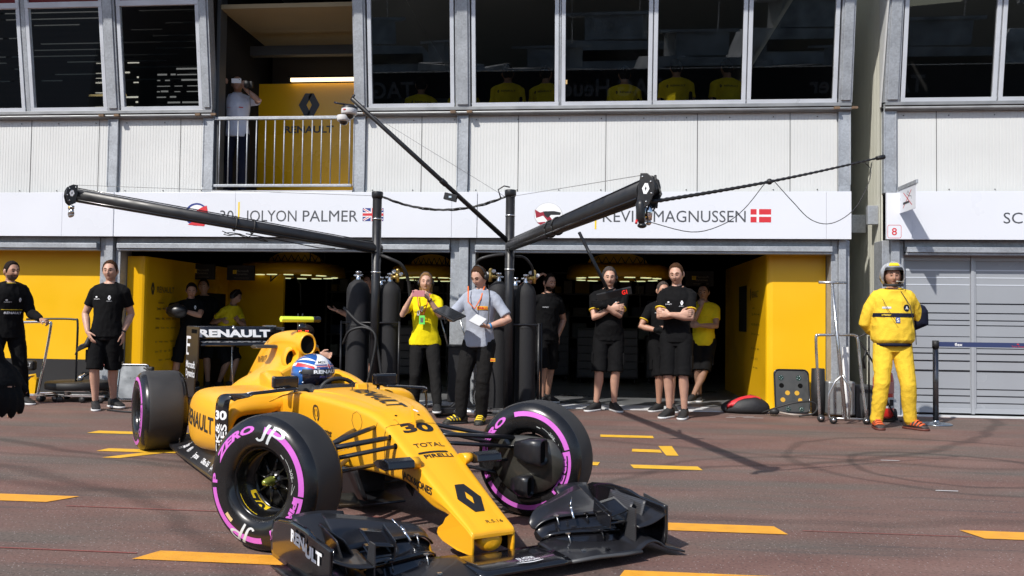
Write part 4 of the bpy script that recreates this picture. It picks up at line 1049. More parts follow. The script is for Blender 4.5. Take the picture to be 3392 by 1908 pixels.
wingel(-.377,.377, [(-4.02,.935),(-4.05,.95),(-4.13,.99),(-4.19,1.05),(-4.20,1.05),(-4.17,.985),(-4.10,.935),(-4.03,.925)], 'rear_wing_flap', GLB)
wingel(-.377,.377, [(-3.93,.925),(-3.925,.935),(-3.96,1.043),(-3.972,1.046),(-3.975,1.04),(-3.945,.925)], 'rear_wing_face', GLB, 6)
mb = MB(); words(mb, 'RENAULT', (0,0,0),(1,0,0),(0,1,0), .66, .062, .05, cut=2, fn=lambda a, b: V((-3.925-.324*(.017+b)+.005, -.34+a, .952+b))); mb.build('lettering', WHT, car, recalc=False)
mb = MB(); mb.box((-4.14,.30,1.046),(-4.02,.40,1.058)); mb.build('wing_gurney_end', STEEL, car)
wingel(-.35,.35, [(-3.93,.40),(-4.0,.42),(-4.1,.45),(-4.1,.44),(-4.0,.405),(-3.93,.39)], 'beam_wing', GLB)
mb = MB(); mb.tube([(-3.9,-.02,.42),(-4.0,-.02,.66),(-3.98,-.02,.90)], .014, 8, flat=.45); mb.tube([(-3.98,-.02,.9),(-3.97,-.02,1.055)], .008, 6); mb.ball((-3.96,-.02,1.03), .018, 8, 6); mb.build('wing_pillar', STEEL, car)

# ---- wheels
def tyre_prof(w, r=.335):
    h = w/2
    return [(.172,h-.035),(.180,h-.016),(.192,h-.006),(.21,h+.002),(.25,h+.005),(.285,h-.002),(.306,h-.014),(.322,h-.030),(.331,h-.050),(r,h-.075),(r+.001,0)]
def side_t(w, r):
    P = tyre_prof(w)[:-1]
    for (r0, t0), (r1, t1) in zip(P, P[1:]):
        if r0 <= r <= r1: return t0 + (t1-t0)*(r-r0)/(r1-r0)
    return P[-1][1]
def make_wheel(name, x, y, w, out, steer=0, front=True, phase=0):
    """out: -1 right side of the car, +1 left"""
    t0 = y
    mb = MB(); h = w/2     # rim barrel
    o_ = out
    mb.lathe([(.176,o_*(h-.034)),(.168,o_*(h-.030)),(.165,o_*(h-.05)),(.155,o_*(h-.07)),(.150,o_*(h-.15)),(.145,o_*(-.0)),(.155,-o_*(h-.07)),(.168,-o_*(h-.030)),(.176,-o_*(h-.034))], 48)
    rim = mb.build(name, RIM, car)
    rim.location = (x, y, .335); rim.rotation_euler = (0, 0, steer)
    mb = MB(); P = tyre_prof(w); prof = P + [(r, -t) for r, t in reversed(P[:-1])]
    mb.cur = 0; n = 72
    mb.lathe([(r, t) for r, t in prof if True][8:len(prof)-8], n)
    mb.cur = 1; mb.lathe(P[:9], n); mb.lathe([(r, -t) for r, t in P[:9]], n)
    ty = mb.build('tyre', [TREAD, SIDEW], rim)
    for f in (1, -1):          # f: +1 outer face, -1 inner face
        sd = out*f
        def fp(th, r, off=.0012): return V(((-sd)*r*math.cos(th), sd*(side_t(w, r)+off), r*math.sin(th)))
        mb = MB()
        def arc(a0, a1, r0, r1):
            n = max(2, int(abs(a1-a0)/3)); q = [R(a0+(a1-a0)*k/n) for k in range(n+1)]
            rr = [r0+(r1-r0)*j/3 for j in range(4)]
            mb.add([fp(t, r) for t in q for r in rr], [(i*4+j,(i+1)*4+j,(i+1)*4+j+1,i*4+j+1) for i in range(n) for j in range(3)], True)
        ph = phase
        arc(ph+82, ph-7, .257, .285); arc(ph-82, ph-172, .257, .285)
        # words run clockwise with their tops outwards
        def cw(s, a0, a1, r0, r1, bold=.04, sh=0):
            vs, fs, w_ = text_geo(s, bold, 5, sh)
            mb.add([fp(R(a0+(a1-a0)*p.x/w_), r0+(r1-r0)*p.y) for p in vs], fs)
        cw('P', ph+183, ph+173, .250, .283); cw('ZERO', ph+160, ph+95, .250, .283, .05, .25)
        cw('PIRELLI', ph-14, ph-68, .232, .258, .05); arc(ph-10, ph-70, .268, .284); arc(ph-9, ph-14, .232, .284)
        mb.build('tyre_lettering', PURP, rim, recalc=False)
        mb = MB()
        def ln(pts, wd=.0025):
            for (a, r0), (b, r1) in zip(pts, pts[1:]):
                mb.add([fp(R(a), r0-wd), fp(R(a), r0+wd), fp(R(b), r1+wd), fp(R(b), r1-wd)], [(0,1,2,3)])
        ln([(ph+47,.212),(ph+40,.212)]); 
        for k in range(6): ln([(ph+38-k*5,.221),(ph+33-k*5,.221)], .0012)
        cw('205', ph+24, ph+12, .216, .232, .0); ln([(ph+6,.222),(ph-8,.216)], .001); ln([(ph-8,.216),(ph+4,.236)], .001)
        mb.build('sidewall_marking', mat('thin_grey_print', (.45,.47,.46), .5), rim, recalc=False)
        if front and f == 1:
            mb = MB()
            strokes = [[(.42,1.0),(.30,.25),(.22,.08),(.10,.05),(.02,.16)], [(.62,.95),(.50,-.05)], [(.56,.96),(.80,.98),(.96,.86),(.92,.68),(.76,.58),(.56,.60)]]
            for a0, a1, r0, r1 in ((92, 56, .212, .300), (-92, -124, .212, .300)):
                if a0 < 0: mb.build('white_initials', mat('thin_white_paint', (.62,.66,.68), .3), rim, recalc=False); mb = MB()
                for st_ in strokes:
                    pp = crom([V((a, b, 0)) for a, b in st_], 5); L_ = []
                    for i in range(len(pp)):
                        d_ = (pp[min(i+1, len(pp)-1)] - pp[max(i-1, 0)]).normalized(); n_ = V((-d_.y, d_.x, 0))*.055
                        L_ += [pp[i]+n_, pp[i]-n_]
                    mb.add([fp(R(ph+a0+(a1-a0)*p.x), r0+(r1-r0)*p.y, .0022) for p in L_], [(2*i,2*i+1,2*i+3,2*i+2) for i in range(len(pp)-1)])
            mb.build('white_initials', mat('thin_white_paint', (.62,.66,.68), .3), rim, recalc=False)
            mb = MB(); arcp = []
            for k in range(5):
                a = R(ph-128-k*3); arcp.append((a, .225)); 
            mb.add([fp(a, r) for a, _ in arcp for r in (.232,.250)], [(i*2,i*2+1,i*2+3,i*2+2) for i in range(4)]); mb.build('barcode_label', mat('cream_label',(.6,.45,.22),.5), rim, recalc=False)
    # rim decals inside the barrel
    mb = MB()
    for a0 in (-150, 60):
        q = [R(phase+a0-6+k*6.5) for k in range(9)]
        mb.add([V(((-out)*r*math.cos(t), out*tt, r*math.sin(t))) for t in q for r, tt in ((.1640,h-.050),(.1455,h-.148))], [(i*2,(i+1)*2,(i+1)*2+1,i*2+1) for i in range(8)])
    mb.build('rim_decal', YELT, rim, recalc=False)
    mb = MB()
    for a0 in (-150, 60):
        vs, fs, w_ = text_geo('OZ', .03, 4)
        def rp(p):
            t = R(phase+a0+40-40*p.x/w_); k = .15+.9*(1-p.y)
            return V(((-out)*(.1620-.016*k)*math.cos(t), out*(h-.052-.078*k), (.1620-.016*k)*math.sin(t)))
        mb.add([rp(p) for p in vs], fs)
    mb.build('rim_lettering', BLKT, rim, recalc=False)
    # spokes, disc and nut
    mb = MB(); tz = out*(h-.165)
    for k in range(9):
        a = 2*PI*k/9+.2; c, s_ = math.cos(a), math.sin(a)
        mb.tube([V((.045*c, tz+out*.035, .045*s_)), V((.10*c, tz+out*.018, .10*s_)), V((.149*c, tz, .149*s_))], [.013,.009,.011], 8, flat=.6)
    mb.build('spokes', mat('gloss_black_spoke', (.02,.02,.02), .18, metal=.5), rim)
    mb = MB(); mb.lathe([(.0,tz-out*.03),(.145,tz-out*.03),(.145,tz-out*.034),(0,tz-out*.036)], 40); mb.build('brake_disc', mat('dark_disc',(.02,.02,.02),.4), rim)
    mb = MB(); mb.lathe([(.05,tz),(.05,tz+out*.03),(.038,tz+out*.045),(.030,tz+out*.05)], 24)
    for k in range(8):
        a = 2*PI*k/8; mb.tube([V((.038*math.cos(a), tz+out*.03, .038*math.sin(a))), V((.030*math.cos(a), tz+out*.066, .030*math.sin(a)))], .006, 6)
    mb.build('hub', mat('dark_hub_metal', (.08,.08,.085), .25, metal=.8), rim)
    mb = MB(); mb.lathe([(.026,tz+out*.05),(.022,tz+out*.085),(.014,tz+out*.115),(.0,tz+out*.125)], 20); mb.build('wheel_nut', mat('lime_anodised', (.45,.5,.10), .2, metal=.7), rim)
    return rim
ST = .5738
make_wheel('wheel', 0, -.7775, .285, -1, ST, True, 0)
make_wheel('wheel', 0, .7775, .285, 1, ST, True, 24)
make_wheel('wheel', -3.584, -.72, .365, -1, 0, False, 25)
make_wheel('wheel', -3.584, .72, .365, 1, 0, False, -40)

# ---- front brake ducts
cs, sn = math.cos(ST), math.sin(ST)
for s in (-1, 1):
    def wl(x, t, z): return V((x*cs - t*sn, s*.7775 + x*sn + t*cs, z))   # wheel-local: t along axle (left positive)
    inn = -s
    mb = MB(); n = 30
    out = []
    for i in range(n):
        a = 2*PI*i/n; r = .192
        x, z = r*math.cos(a), r*math.sin(a)
        if z > .13: z = .13 + (z-.13)*.3
        if x > 0: x *= 1.30
        out.append((x, z))
    mb.loft([[wl(x, inn*.155, .335+z) for x, z in out], [wl(x*.98, inn*.172, .335+z*.98) for x, z in out], [wl(x*.5+.02, inn*.180, .335+z*.5) for x, z in out]], True, True)
    mb.build('brake_drum_cover', CBW, car)
    def duct(x, z, w_, h_, L0, L1, name, th=.012):
        mb = MB(); q = []
        def sq(xx, kx, kz, t): return [wl(xx, inn*(t+w_*kx*math.copysign(abs(math.cos(a))**.5, math.cos(a))), z + h_*kz*math.copysign(abs(math.sin(a))**.5, math.sin(a))) for a in (2*PI*i/24 for i in range(24))]
        mb.loft([sq(L0,.25,.3,.19), sq((L0+L1)/2,.45,.48,.22), sq(L1,.5,.5,.235), sq(L1+.002,.42,.43,.235), sq(L1-.06,.36,.38,.23)], True, True)
        mb.build(name, CB, car)
        mb = MB(); mb.loft([sq(L1-.012,.39,.40,.234), sq(L1-.05,.36,.38,.23)], True, True); mb.build('brake_duct_mouth', SHADEBLK, car)
    duct(0, .405, .12, .15, -.04, .155, 'brake_duct')
    duct(0, .205, .10, .12, -.06, .075, 'brake_duct')
# ---- front suspension
for s in (-1, 1):
    hub = lambda x, z: V((x*cs - (-s)*.15*sn*-1*-1, s*.60, z))
    rods = [((-.19,s*.17,.545),(-.03,s*.62,.450),.015), ((-.02,s*.155,.505),(.03,s*.62,.465),.017), ((.055,s*.150,.468),(.05,s*.62,.412),.014),
            ((-.40,s*.205,.505),(-.05,s*.62,.400),.017), ((-.17,s*.17,.338),(.02,s*.62,.335),.013), ((-.52,s*.19,.33),(-.02,s*.60,.24),.012)]
    for a, b, r in rods:
        mb = MB(); mb.tube([a, V(a).lerp(V(b), .12), b], [r*1.15, r*1.4, r*1.3], 10, flat=.6, up=(0,0,1)); mb.build('front_wishbone', CB, car)
    if s < 0:
        mb = MB(); A0, B0 = V((-.02,-.155,.505)), V((.04,-.60,.42))
        words(mb, 'DEVIALET', (0,0,0),(1,0,0),(0,1,0), .28, .016, .02, fn=lambda a, b: B0.lerp(A0, .15+(a/.28)*.62) + V((.013-b*.9, 0, .010+.002))); mb.build('lettering', WHT, car, recalc=False)
    mb = MB(); mb.tube([(-.02,s*.60,.44),(.03,s*.635,.42),(.01,s*.65,.33),(.0,s*.63,.21)], [.03,.045,.05,.03], 10); mb.build('upright', CB, car)
    for x, z in ((-.19,.545),(-.02,.505),(.055,.468)):
        mb = MB(); mb.ball((x, s*.156, z), (.022,.010,.016), 12, 6); mb.build('wishbone_boot', SHADEBLK, car)

# ---- front wing
EPB = {}
def fw(s):
    # main plane with raised outer tunnel and turned foot
    def mp(u, v):   # u across 0..1, v chord 0..1 (front to back)
        y = .22+.70*u
        if u < .62: zl = .060 - .022*math.sin(u/.62*PI)*0 - .010*u
        else:
            t = (u-.62)/.38; zl = .054 + .035*math.sin(min(1,t*1.5)*PI) - .028*max(0,t-.55)/.45
        xl = 1.112 - .03*u*u + (.05*max(0,(u-.85)/.15))
        ch = .24 + .08*min(1,u*2)
        if u > .78: ch += .45*((u-.78)/.22)*.9
        return V((xl - ch*v, s*y, zl + .012*math.sin(v*PI) + .035*v*v*(1 if u < .75 else .2) - .004))
    mb = MB(); mb.grid(mp, 36, 10); mb.build('main_plane', CB, wing, solid=.010)
    # flaps
    def flap(name, ys, LE, TE, camber, m=GLB):
        K = len(ys); A = crom([V((LE[i][0], s*ys[i], LE[i][1])) for i in range(K)], 5); B = crom([V((TE[i][0], s*ys[i], TE[i][1])) for i in range(K)], 5)
        mb = MB(); nv = 6; rows = []
        for a, b in zip(A, B):
            d = b - a; nrm = V((d.z, 0, -d.x)).normalized()
            rows.append([a + d*(j/nv) - nrm*camber*math.sin(j/nv*PI)*-1*-1 for j in range(nv+1)])
        mb.loft(rows, True, False, False); return mb.build(name, m, wing, solid=.007)
    flap('flap', (.285,.30,.34,.42,.56,.68), ((.850,.055),(.895,.062),(.94,.064),(.975,.066),(1.005,.064),(1.01,.060)), ((.785,.058),(.800,.085),(.83,.103),(.865,.112),(.90,.108),(.915,.098)), .012)
    flap('flap', (.283,.30,.34,.42,.56,.70), ((.800,.075),(.82,.098),(.85,.115),(.885,.122),(.915,.118),(.925,.11)), ((.745,.105),(.748,.135),(.755,.160),(.78,.176),(.815,.175),(.83,.165)), .012)
    flap('flap', (.280,.30,.34,.42,.54,.66,.72), ((.762,.128),(.77,.150),(.785,.172),(.805,.184),(.825,.184),(.835,.175),(.84,.165)), ((.70,.150),(.69,.178),(.67,.203),(.64,.222),(.585,.242),(.53,.256),(.50,.26)), .014, CB)
    # outboard upper flap standing behind
    mb = MB(); mb.grid(lambda u, v: V((.60-.14*v-.03*u, s*(.60+.235*u), .13+.12*v+.01*math.sin(u*PI))), 10, 6); mb.build('outer_flap', CB, wing, solid=.006)
    mb = MB(); mb.grid(lambda u, v: V((.83-.10*v, s*(.64+.19*u), .085+.07*v)), 8, 4); mb.build('outer_flap', CB, wing, solid=.006)
    # white-marked flap ends
    mb = MB(); mb.tube(crom([V(p) for p in ((.840,s*.283,.050),(.868,s*.290,.062),(.900,s*.304,.070),(.928,s*.330,.072))], 4), .011, 10, flat=.35); mb.build('flap_tape', mat('white_tape', (.7,.71,.72), .35), wing)
    # brackets between flaps
    for x, y, z in ((1.03,.38,.055),(.90,.38,.105),(.80,.38,.17),(.93,.56,.105),(.83,.54,.17),(1.06,.50,.05)):
        mb = MB(); mb.tube([(x+.02,s*y,z-.02),(x-.005,s*y,z+.022)], .0035, 6); mb.cbox((x-.006,s*y,z+.02),(.016,.02,.006)); mb.build('flap_bracket', STEEL if y == .38 else GLB, wing)
    # end plate: rear bowed sheet + front sheet with a raised tail spike
    def ep(u, v):   # u rear->front, v bottom->top
        x = .34+.712*u
        top = [(.0,.215),(.10,.245),(.35,.270),(.60,.268),(.72,.250),(1.001,.240)]
        for (a, za), (b, zb) in zip(top, top[1:]):
            if a <= u <= b: zt = za+(zb-za)*(u-a)/(b-a); break
        y = .890 - .030*u + .010*math.sin(v*PI)
        zb = .055 - .015*u
        return V((x, s*y, zb+(zt-zb)*v))
    mb = MB(); mb.grid(ep, 28, 8); e1 = mb.build('wing_endplate', GLB, wing, solid=.004); EPB[s] = BVHTree.FromPolygons([v.co.copy() for v in e1.data.vertices], [tuple(p.vertices) for p in e1.data.polygons])
    mb = MB(); P = [(1.055,.05),(1.055,.238),(.852,.262),(.845,.255),(.862,.222),(.895,.195),(.90,.12),(.88,.05)]
    mb.prism([(x, s*(.872+.02*(1.055-x)/.2), z) for x, z in P], (0, s*.007, 0)); e2 = mb.build('wing_endplate_front', GLB if s < 0 else CBR, wing, bevel=.002)
    o1 = len(e1.data.vertices); EPB[s] = BVHTree.FromPolygons([v.co.copy() for v in e1.data.vertices] + [v.co.copy() for v in e2.data.vertices], [tuple(p.vertices) for p in e1.data.polygons] + [tuple(i+o1 for i in p.vertices) for p in e2.data.polygons])
    # ribbed outer wall seen from inside
    mb = MB(); mb.grid(lambda u, v: V((.70+.26*u, s*(.745+.05*v+.02*u), (.10+.155*v)*(1-.06*u)+.01)), 12, 8); mb.build('cascade_wall', CBR, wing, solid=.005)
    # inner upright plate, cascade shelf and winglets
    mb = MB(); P = [(1.04,.065),(1.038,.238),(.985,.240),(.965,.16),(.955,.07)]
    mb.prism([(x, s*(.680+.01*(1.04-x)), z) for x, z in P], (0, s*.006, 0)); mb.build('inner_fence', CBR, wing)
    mb = MB(); mb.grid(lambda u, v: V((1.055-.20*v, s*(.69+.175*u), .150+.045*u+.025*v-.012*math.sin(u*PI))), 12, 5); mb.build('cascade_shelf', CB, wing, solid=.006)
    mb = MB(); mb.grid(lambda u, v: V((.985-.12*v, s*(.565+.12*u), .200+.045*v+.02*u)), 8, 5); mb.build('cascade_winglet', GLB, wing, solid=.006)
    mb = MB(); mb.grid(lambda u, v: V((.98-.10*v, s*(.575+.10*u), .165+.035*v)), 8, 4); mb.build('cascade_winglet', GLB, wing, solid=.006)
    mb = MB(); P = [(.99,.225),(.985,.145),(.90,.15),(.845,.20),(.855,.272)]; mb.prism([(x, s*.572, z) for x, z in P], (0, -s*.005, 0)); mb.build('cascade_fence', GLB, wing, bevel=.002)
    mb = MB(); mb.grid(lambda u, v: V((.92-.20*u, s*(.70+.07*v+.04*u), .13+.11*v+.03*u)), 8, 5); mb.build('turning_fin', CBR, wing, solid=.005)
    # tether post with bright fitting
    mb = MB(); mb.tube([(.86,s*.44,.18),(.80,s*.46,.235)], .006, 6); mb.tube([(.80,s*.46,.225),(.77,s*.49,.265)], .003, 6); mb.ball((.815,s*.455,.222), .009, 8, 6); mb.build('tyre_sensor', CHROME, wing)
mb = MB(); wsec = [(1.128,.058),(1.122,.070),(1.09,.078),(1.0,.084),(.90,.084),(.86,.080),(.86,.072),(.95,.060),(1.05,.050),(1.11,.048)]
mb.loft([[V((x,-.24+.48*i/10,z)) for x, z in wsec] for i in range(11)], True, True); wing = mb.build('front_wing', GLB, car)
for s in (-1, 1): fw(s)
for s in (-1, 1):
    mb = MB(); mb.tube([(1.112-.0*y, s*y, .060-.008*(y>.5)) for y in (.24,.4,.55,.66)], [.013,.013,.012,.011], 10, flat=.7)
    mb.build('wing_edge', mat('scuffed_leading_edge', (.06,.062,.065), .45), wing)
mb = MB()
def epw(a, b):
    x = .618+a; y = .895 - .030*(x-.34)/.712 + .010
    t = min(1, max(0, (x-.79)/.055)); f = .881 + .02*(1.055-x)/.2
    return V((x, -(y*(1-t) + max(y, f)*t) - .003, .187+b-.058*a))
words(mb, 'RENAULT', (0,0,0),(1,0,0),(0,1,0), .375, .047, .05, cut=5, fn=epw)
words(mb, 'FIA ACTION', (0,0,0),(1,0,0),(0,1,0), .085, .028, .03, fn=lambda a, b: V((1.06-b, -.005+a, .0885)))
words(mb, 'FOR ROAD SAFETY', (0,0,0),(1,0,0),(0,1,0), .11, .018, .03, fn=lambda a, b: V((1.085-b, -.01+a, .0875)))
for i in range(10): mb.add([V((1.09+.008*math.sin(PI*q/10), -.035+.14*q/10, .087)) for q in (i, i+1)] + [V((1.094+.014*math.sin(PI*q/10), -.035+.14*q/10, .0868)) for q in (i+1, i)], [(0,1,2,3)])
mb.build('lettering', WHT, wing, recalc=False)

# ---- driver: helmet, shoulders, gloved hands and wheel
drv = empty('person', (-.973, 4.703, 0), -.9177, 'racing driver seated in the yellow car in a blue, white and red crash helmet', 'person')
def dl(mb, name, m, **k): return mb.build(name, m, drv, **k)
mb = MB()
def cap(a, b, ra, rb=None):
    rb = rb or ra; d = (V(b)-V(a)); u = d.normalized()
    mb.tube([V(a)-u*ra*.9, V(a)-u*ra*.5, V(a), V(b), V(b)+u*rb*.5, V(b)+u*rb*.9], [ra*.4, ra*.85, ra, rb, rb*.85, rb*.4], 12)
mb.loft([[V((x, w_*math.cos(a), z+h_*math.sin(a))) for a in (2*PI*i/20 for i in range(20))] for x, z, w_, h_ in ((-1.95,.50,.10,.10),(-1.88,.50,.20,.13),(-1.78,.50,.215,.13),(-1.66,.46,.20,.12),(-1.56,.42,.17,.09))], True, True)
cap((-1.78,0,.55),(-1.76,0,.72),.075,.07)
for s in (-1, 1):
    cap((-1.74,s*.18,.56),(-1.55,s*.205,.62),.065,.058); cap((-1.55,s*.205,.62),(-1.33,s*.16,.66),.058,.045)
    cap((-1.33,s*.16,.60),(-1.27,s*.14,.645),.038,.036)
    for k in range(4):
        cap((-1.28+.012*k,s*(.135-.0),.668-.018*k),(-1.25+.012*k,s*.10,.668-.018*k),.0125,.011)
    cap((-1.28,s*.13,.665),(-1.24,s*.105,.680),.013,.011)
body = put('body', voxel(mb, .008, 1), mat('black_race_suit', (.014,.014,.015), .75, bump=.4, bscale=40), drv)
H0 = V((-1.742, -.004, .742))
def hel(a, e, k=1.0):   # azimuth from front (+x), elevation
    a += R(28)
    x, y, z = math.cos(e)*math.cos(a), math.cos(e)*math.sin(a), math.sin(e)
    r = V((x*.165, y*.153, z*.144))
    if z < 0: r.x *= 1 + .10*max(0, x)*(-z); r.z *= 1.02
    return H0 + r*k
def hpatch(name, m, a0, a1, e0, e1, k=1.004, na=24, ne=10, shape=None):
    mb = MB()
    def f(u, v):
        a, e = a0+(a1-a0)*u, e0+(e1-e0)*v
        if shape: a, e = shape(u, v)
        return hel(R(a), R(e), k)
    mb.grid(f, na, ne); return dl(mb, name, m)
HT = R(-22)   # helmet turned toward the camera side
mb = MB(); mb.grid(lambda u, v: hel(2*PI*u, R(-62+152*v)), 56, 32); hm = dl(mb, 'helmet', HBLUE)
hpatch('helmet_visor', mat('dark_visor', (.010,.010,.018), .06, coat=1), -76, 62, -33, 2, 1.012)
hpatch('helmet_visor_strip', BLKT, -78, 64, 2, 16, 1.010)
hpatch('helmet_chin', mat('pale_metallic_blue', (.30,.50,.72), .25, metal=.3), -60, 60, -58, -36, 1.006)
hpatch('helmet_white_band', WHT, 0, 0, 0, 0, 1.003, 30, 8, lambda u, v: (-150+120*u, 15+9*v+24*math.sin(u*PI)*(.5) ))
hpatch('helmet_red_flash', REDT, 0, 0, 0, 0, 1.006, 20, 6, lambda u, v: (-106+62*u, 22+12*v*(1-.4*u)+14*u*(1-u)-6*u))
hpatch('helmet_white_swirl', WHT, 0, 0, 0, 0, 1.004, 20, 6, lambda u, v: (-116+84*u, 42+8*v*math.sin(u*PI)+22*u*(1-u)-4*u))
hpatch('helmet_white_crown', WHT, 0, 0, 0, 0, 1.005, 16, 8, lambda u, v: (-44+50*v+24*u, 30+44*u))
hpatch('helmet_flag', BLUT, -38, 42, 18, 30, 1.008)
hpatch('helmet_flag_white', WHT, -38, 42, 22.2, 25.8, 1.010, 20, 3)
hpatch('helmet_flag_white', WHT, -3, 9, 18, 30, 1.0105, 6, 6)
hpatch('helmet_flag_red', REDT, -38, 42, 23, 25, 1.0125, 20, 3)
hpatch('helmet_flag_red', REDT, 0, 6, 18, 30, 1.013, 6, 6)
def hword(s, a0, a1, e0, e1, m, k=1.015, bold=.04, nm='helmet_lettering'):
    mb = MB(); vs, fs, w_ = text_geo(s, bold, 4)
    mb.add([hel(R(a0+(a1-a0)*p.x/w_), R(e0+(e1-e0)*p.y), k) for p in vs], fs); dl(mb, nm, m, recalc=False)
hword('RENAULT', -46, 44, 4, 13, WHT); hword('MSV', -32, -4, 33, 41, BLKT, 1.012, .01)
hword('RENAULT', -30, 40, -8, -3, mat('dim_blue_print', (.10,.08,.30), .3), 1.016, .0)
mb = MB(); mb.ball(hel(R(-82), R(8), 1.01), .013, 12, 8); mb.ball(hel(R(-76), R(-22), 1.01), .010, 12, 8); dl(mb, 'visor_pivot', CHROME)
# steering wheel
mb = MB(); mb.tube([V((-1.235, .125*math.cos(a), .655+.085*math.sin(a))) for a in (2*PI*i/24 for i in range(25))], .014, 10); mb.cbox((-1.235,0,.645),(.03,.19,.11))
mb.build('steering_wheel', RUB, car)
mb = MB()   # headrest
mb.loft([[V((x, s_*1, z)) for s_, z in pts] for x, pts in ((-1.905,[(-.19,.55),(-.19,.75),(-.10,.80),(.10,.80),(.19,.75),(.19,.55)]),(-1.96,[(-.20,.55),(-.20,.76),(-.10,.82),(.10,.82),(.20,.76),(.20,.55)]))], False, True); mb.build('headrest', CY, car, bevel=.02)
# ================================================================ PEOPLE
def skinmat(name, c):
    m = mat(name, c, .5, var=.10, vscale=14, bump=.12, bscale=70)
    b = m.node_tree.nodes['Principled BSDF']; b.inputs['Subsurface Weight'].default_value = .08; b.inputs['Subsurface Radius'].default_value = (.01,.004,.002)
    return m
SK1 = skinmat('fair_skin', (.56,.325,.235)); SK2 = skinmat('tanned_skin', (.46,.25,.17)); SK3 = skinmat('olive_skin', (.36,.205,.14))
def cloth(name, c, rough=.85, bs=60): return mat(name, c, rough, bump=.35, bscale=bs, var=.12, vscale=5, spec=.12)
CBK = cloth('black_cotton', (.0065,.0065,.0072)); CBK2 = cloth('washed_black_twill', (.013,.0125,.0125)); CYEL = cloth('bright_yellow_jersey', (.82,.66,.010)); CGRY = cloth('pale_blue_grey_shirt', (.36,.39,.46), bs=90)
CMAR = cloth('marshal_yellow_cotton', (.80,.53,.045)); CWHT = cloth('white_shirt_cotton', (.62,.64,.74)); CYEL2 = cloth('team_yellow_polo', (.75,.60,.02)); CNVY = cloth('dark_navy_cloth', (.012,.014,.03))
HBR = mat('brown_hair', (.060,.027,.012), .8, spec=.15, var=.5, vscale=60); HDK = mat('dark_hair', (.014,.009,.007), .8, spec=.15, var=.5, vscale=60); HBL = mat('dark_blonde_hair', (.22,.12,.045), .7, spec=.2, var=.5, vscale=60); HGR = mat('greying_hair', (.065,.050,.042), .8, spec=.15, var=.6, vscale=60)
SHB = mat('black_shoe_fabric', (.014,.014,.015), .7, bump=.3, bscale=150); SOLEW = mat('white_rubber_sole', (.66,.66,.66), .5)
EYEW = mat('eye_dark', (.03,.022,.018), .6, spec=.1); LIPM = mat('lips', (.33,.11,.09), .5)

def ik(a, c, l1, l2, hint):
    a, c, hint = V(a), V(c), V(hint); d = c - a; L = d.length; mx = (l1+l2)*.999
    if L > mx: c = a + d*(mx/L); d = c - a; L = mx
    u = d.normalized(); x = (l1*l1 - l2*l2 + L*L)/(2*L); h = math.sqrt(max(0, l1*l1 - x*x))
    w = hint - u*hint.dot(u); w = w.normalized() if w.length > 1e-6 else V((0,1,0))
    return a + u*x + w*h, c

def capsule(mb, pts, rs, n=14, flat=1, up=None):
    """rounded closed limb through pts"""
    pts = [V(p) for p in pts]; a = (pts[0]-pts[1]).normalized(); b = (pts[-1]-pts[-2]).normalized()
    P = [pts[0]+a*rs[0]*.95, pts[0]+a*rs[0]*.7] + pts + [pts[-1]+b*rs[-1]*.7, pts[-1]+b*rs[-1]*.95]
    r = [rs[0]*.28, rs[0]*.72] + list(rs) + [rs[-1]*.72, rs[-1]*.28]
    mb.tube(P, r, n, True, True, flat, up)

def rings_body(mb, spine, rv, fv, prof, n=24, e=.95):
    """spine: function t->point; prof: (t, half width, half depth)"""
    rg = []
    for t, w, d in prof:
        c = spine(t)
        rg.append([c + rv*w*math.copysign(abs(math.cos(a))**e, math.cos(a)) + fv*d*math.copysign(abs(math.sin(a))**.95, math.sin(a)) for a in (2*PI*i/n for i in range(n))])
    mb.loft(rg, True, True)

def headpt(a, e, ht=1.0):
    """a azimuth (0 = face, + = viewer's right), e elevation; head centre at origin, face towards -y"""
    x, y, z = math.sin(a)*math.cos(e), -math.cos(a)*math.cos(e), math.sin(e)
    rx, ry, rz = .0785, .100, .118
    f = max(0, math.cos(a))
    if z < 0:
        rx *= 1 - .17*(-z)**1.6; 
        if y > 0: ry *= 1 - .35*(-z)
        else: ry *= 1 - .10*(-z)
    else:
        rx *= 1 + .03*z; ry *= 1 + .05*max(0, y)
    p = V((x*rx, y*ry, z*rz))
    if y < 0:
        p.y *= 1 - .06*f*math.exp(-(abs(x)/.5)**2)*.5
    def g(ax, ez, sa, se): return math.exp(-((a-ax)/sa)**2 - ((e-ez)/se)**2)
    push = 0
    push += .026*g(0, R(-12), .12, .13) + .015*g(0, R(-1), .085, .2)           # nose
    push += .009*g(0, R(-46), .42, .16)                                        # chin
    push += .006*(g(.36, R(13), .36, .10) + g(-.36, R(13), .36, .10))          # brow
    push -= .007*(g(.36, R(1), .22, .12) + g(-.36, R(1), .22, .12))            # eye sockets
    push += .004*(g(.55, R(-14), .28, .18) + g(-.55, R(-14), .28, .18))        # cheek bones
    push += .004*g(0, R(-27), .26, .06)                                        # lips
    push -= .004*g(0, R(-34), .30, .05)
    n = V((x, y, z))
    return (p + n*push) * ht

def wrinkle(me, amp, sc=9, seed=0, zs=.6, keep=None):
    me.update()
    off = V((seed*3.1, seed*1.7, seed*.9))
    vs = me.vertices; nr = [v.normal.copy() for v in vs]
    for v, n in zip(vs, nr):
        p = V((v.co.x*sc, v.co.y*sc, v.co.z*sc*zs)) + off
        h = noise.noise(p)*.6 + (.5-abs(noise.noise(p*1.9)))*.8
        v.co += n*(h-.15)*amp
    me.update()

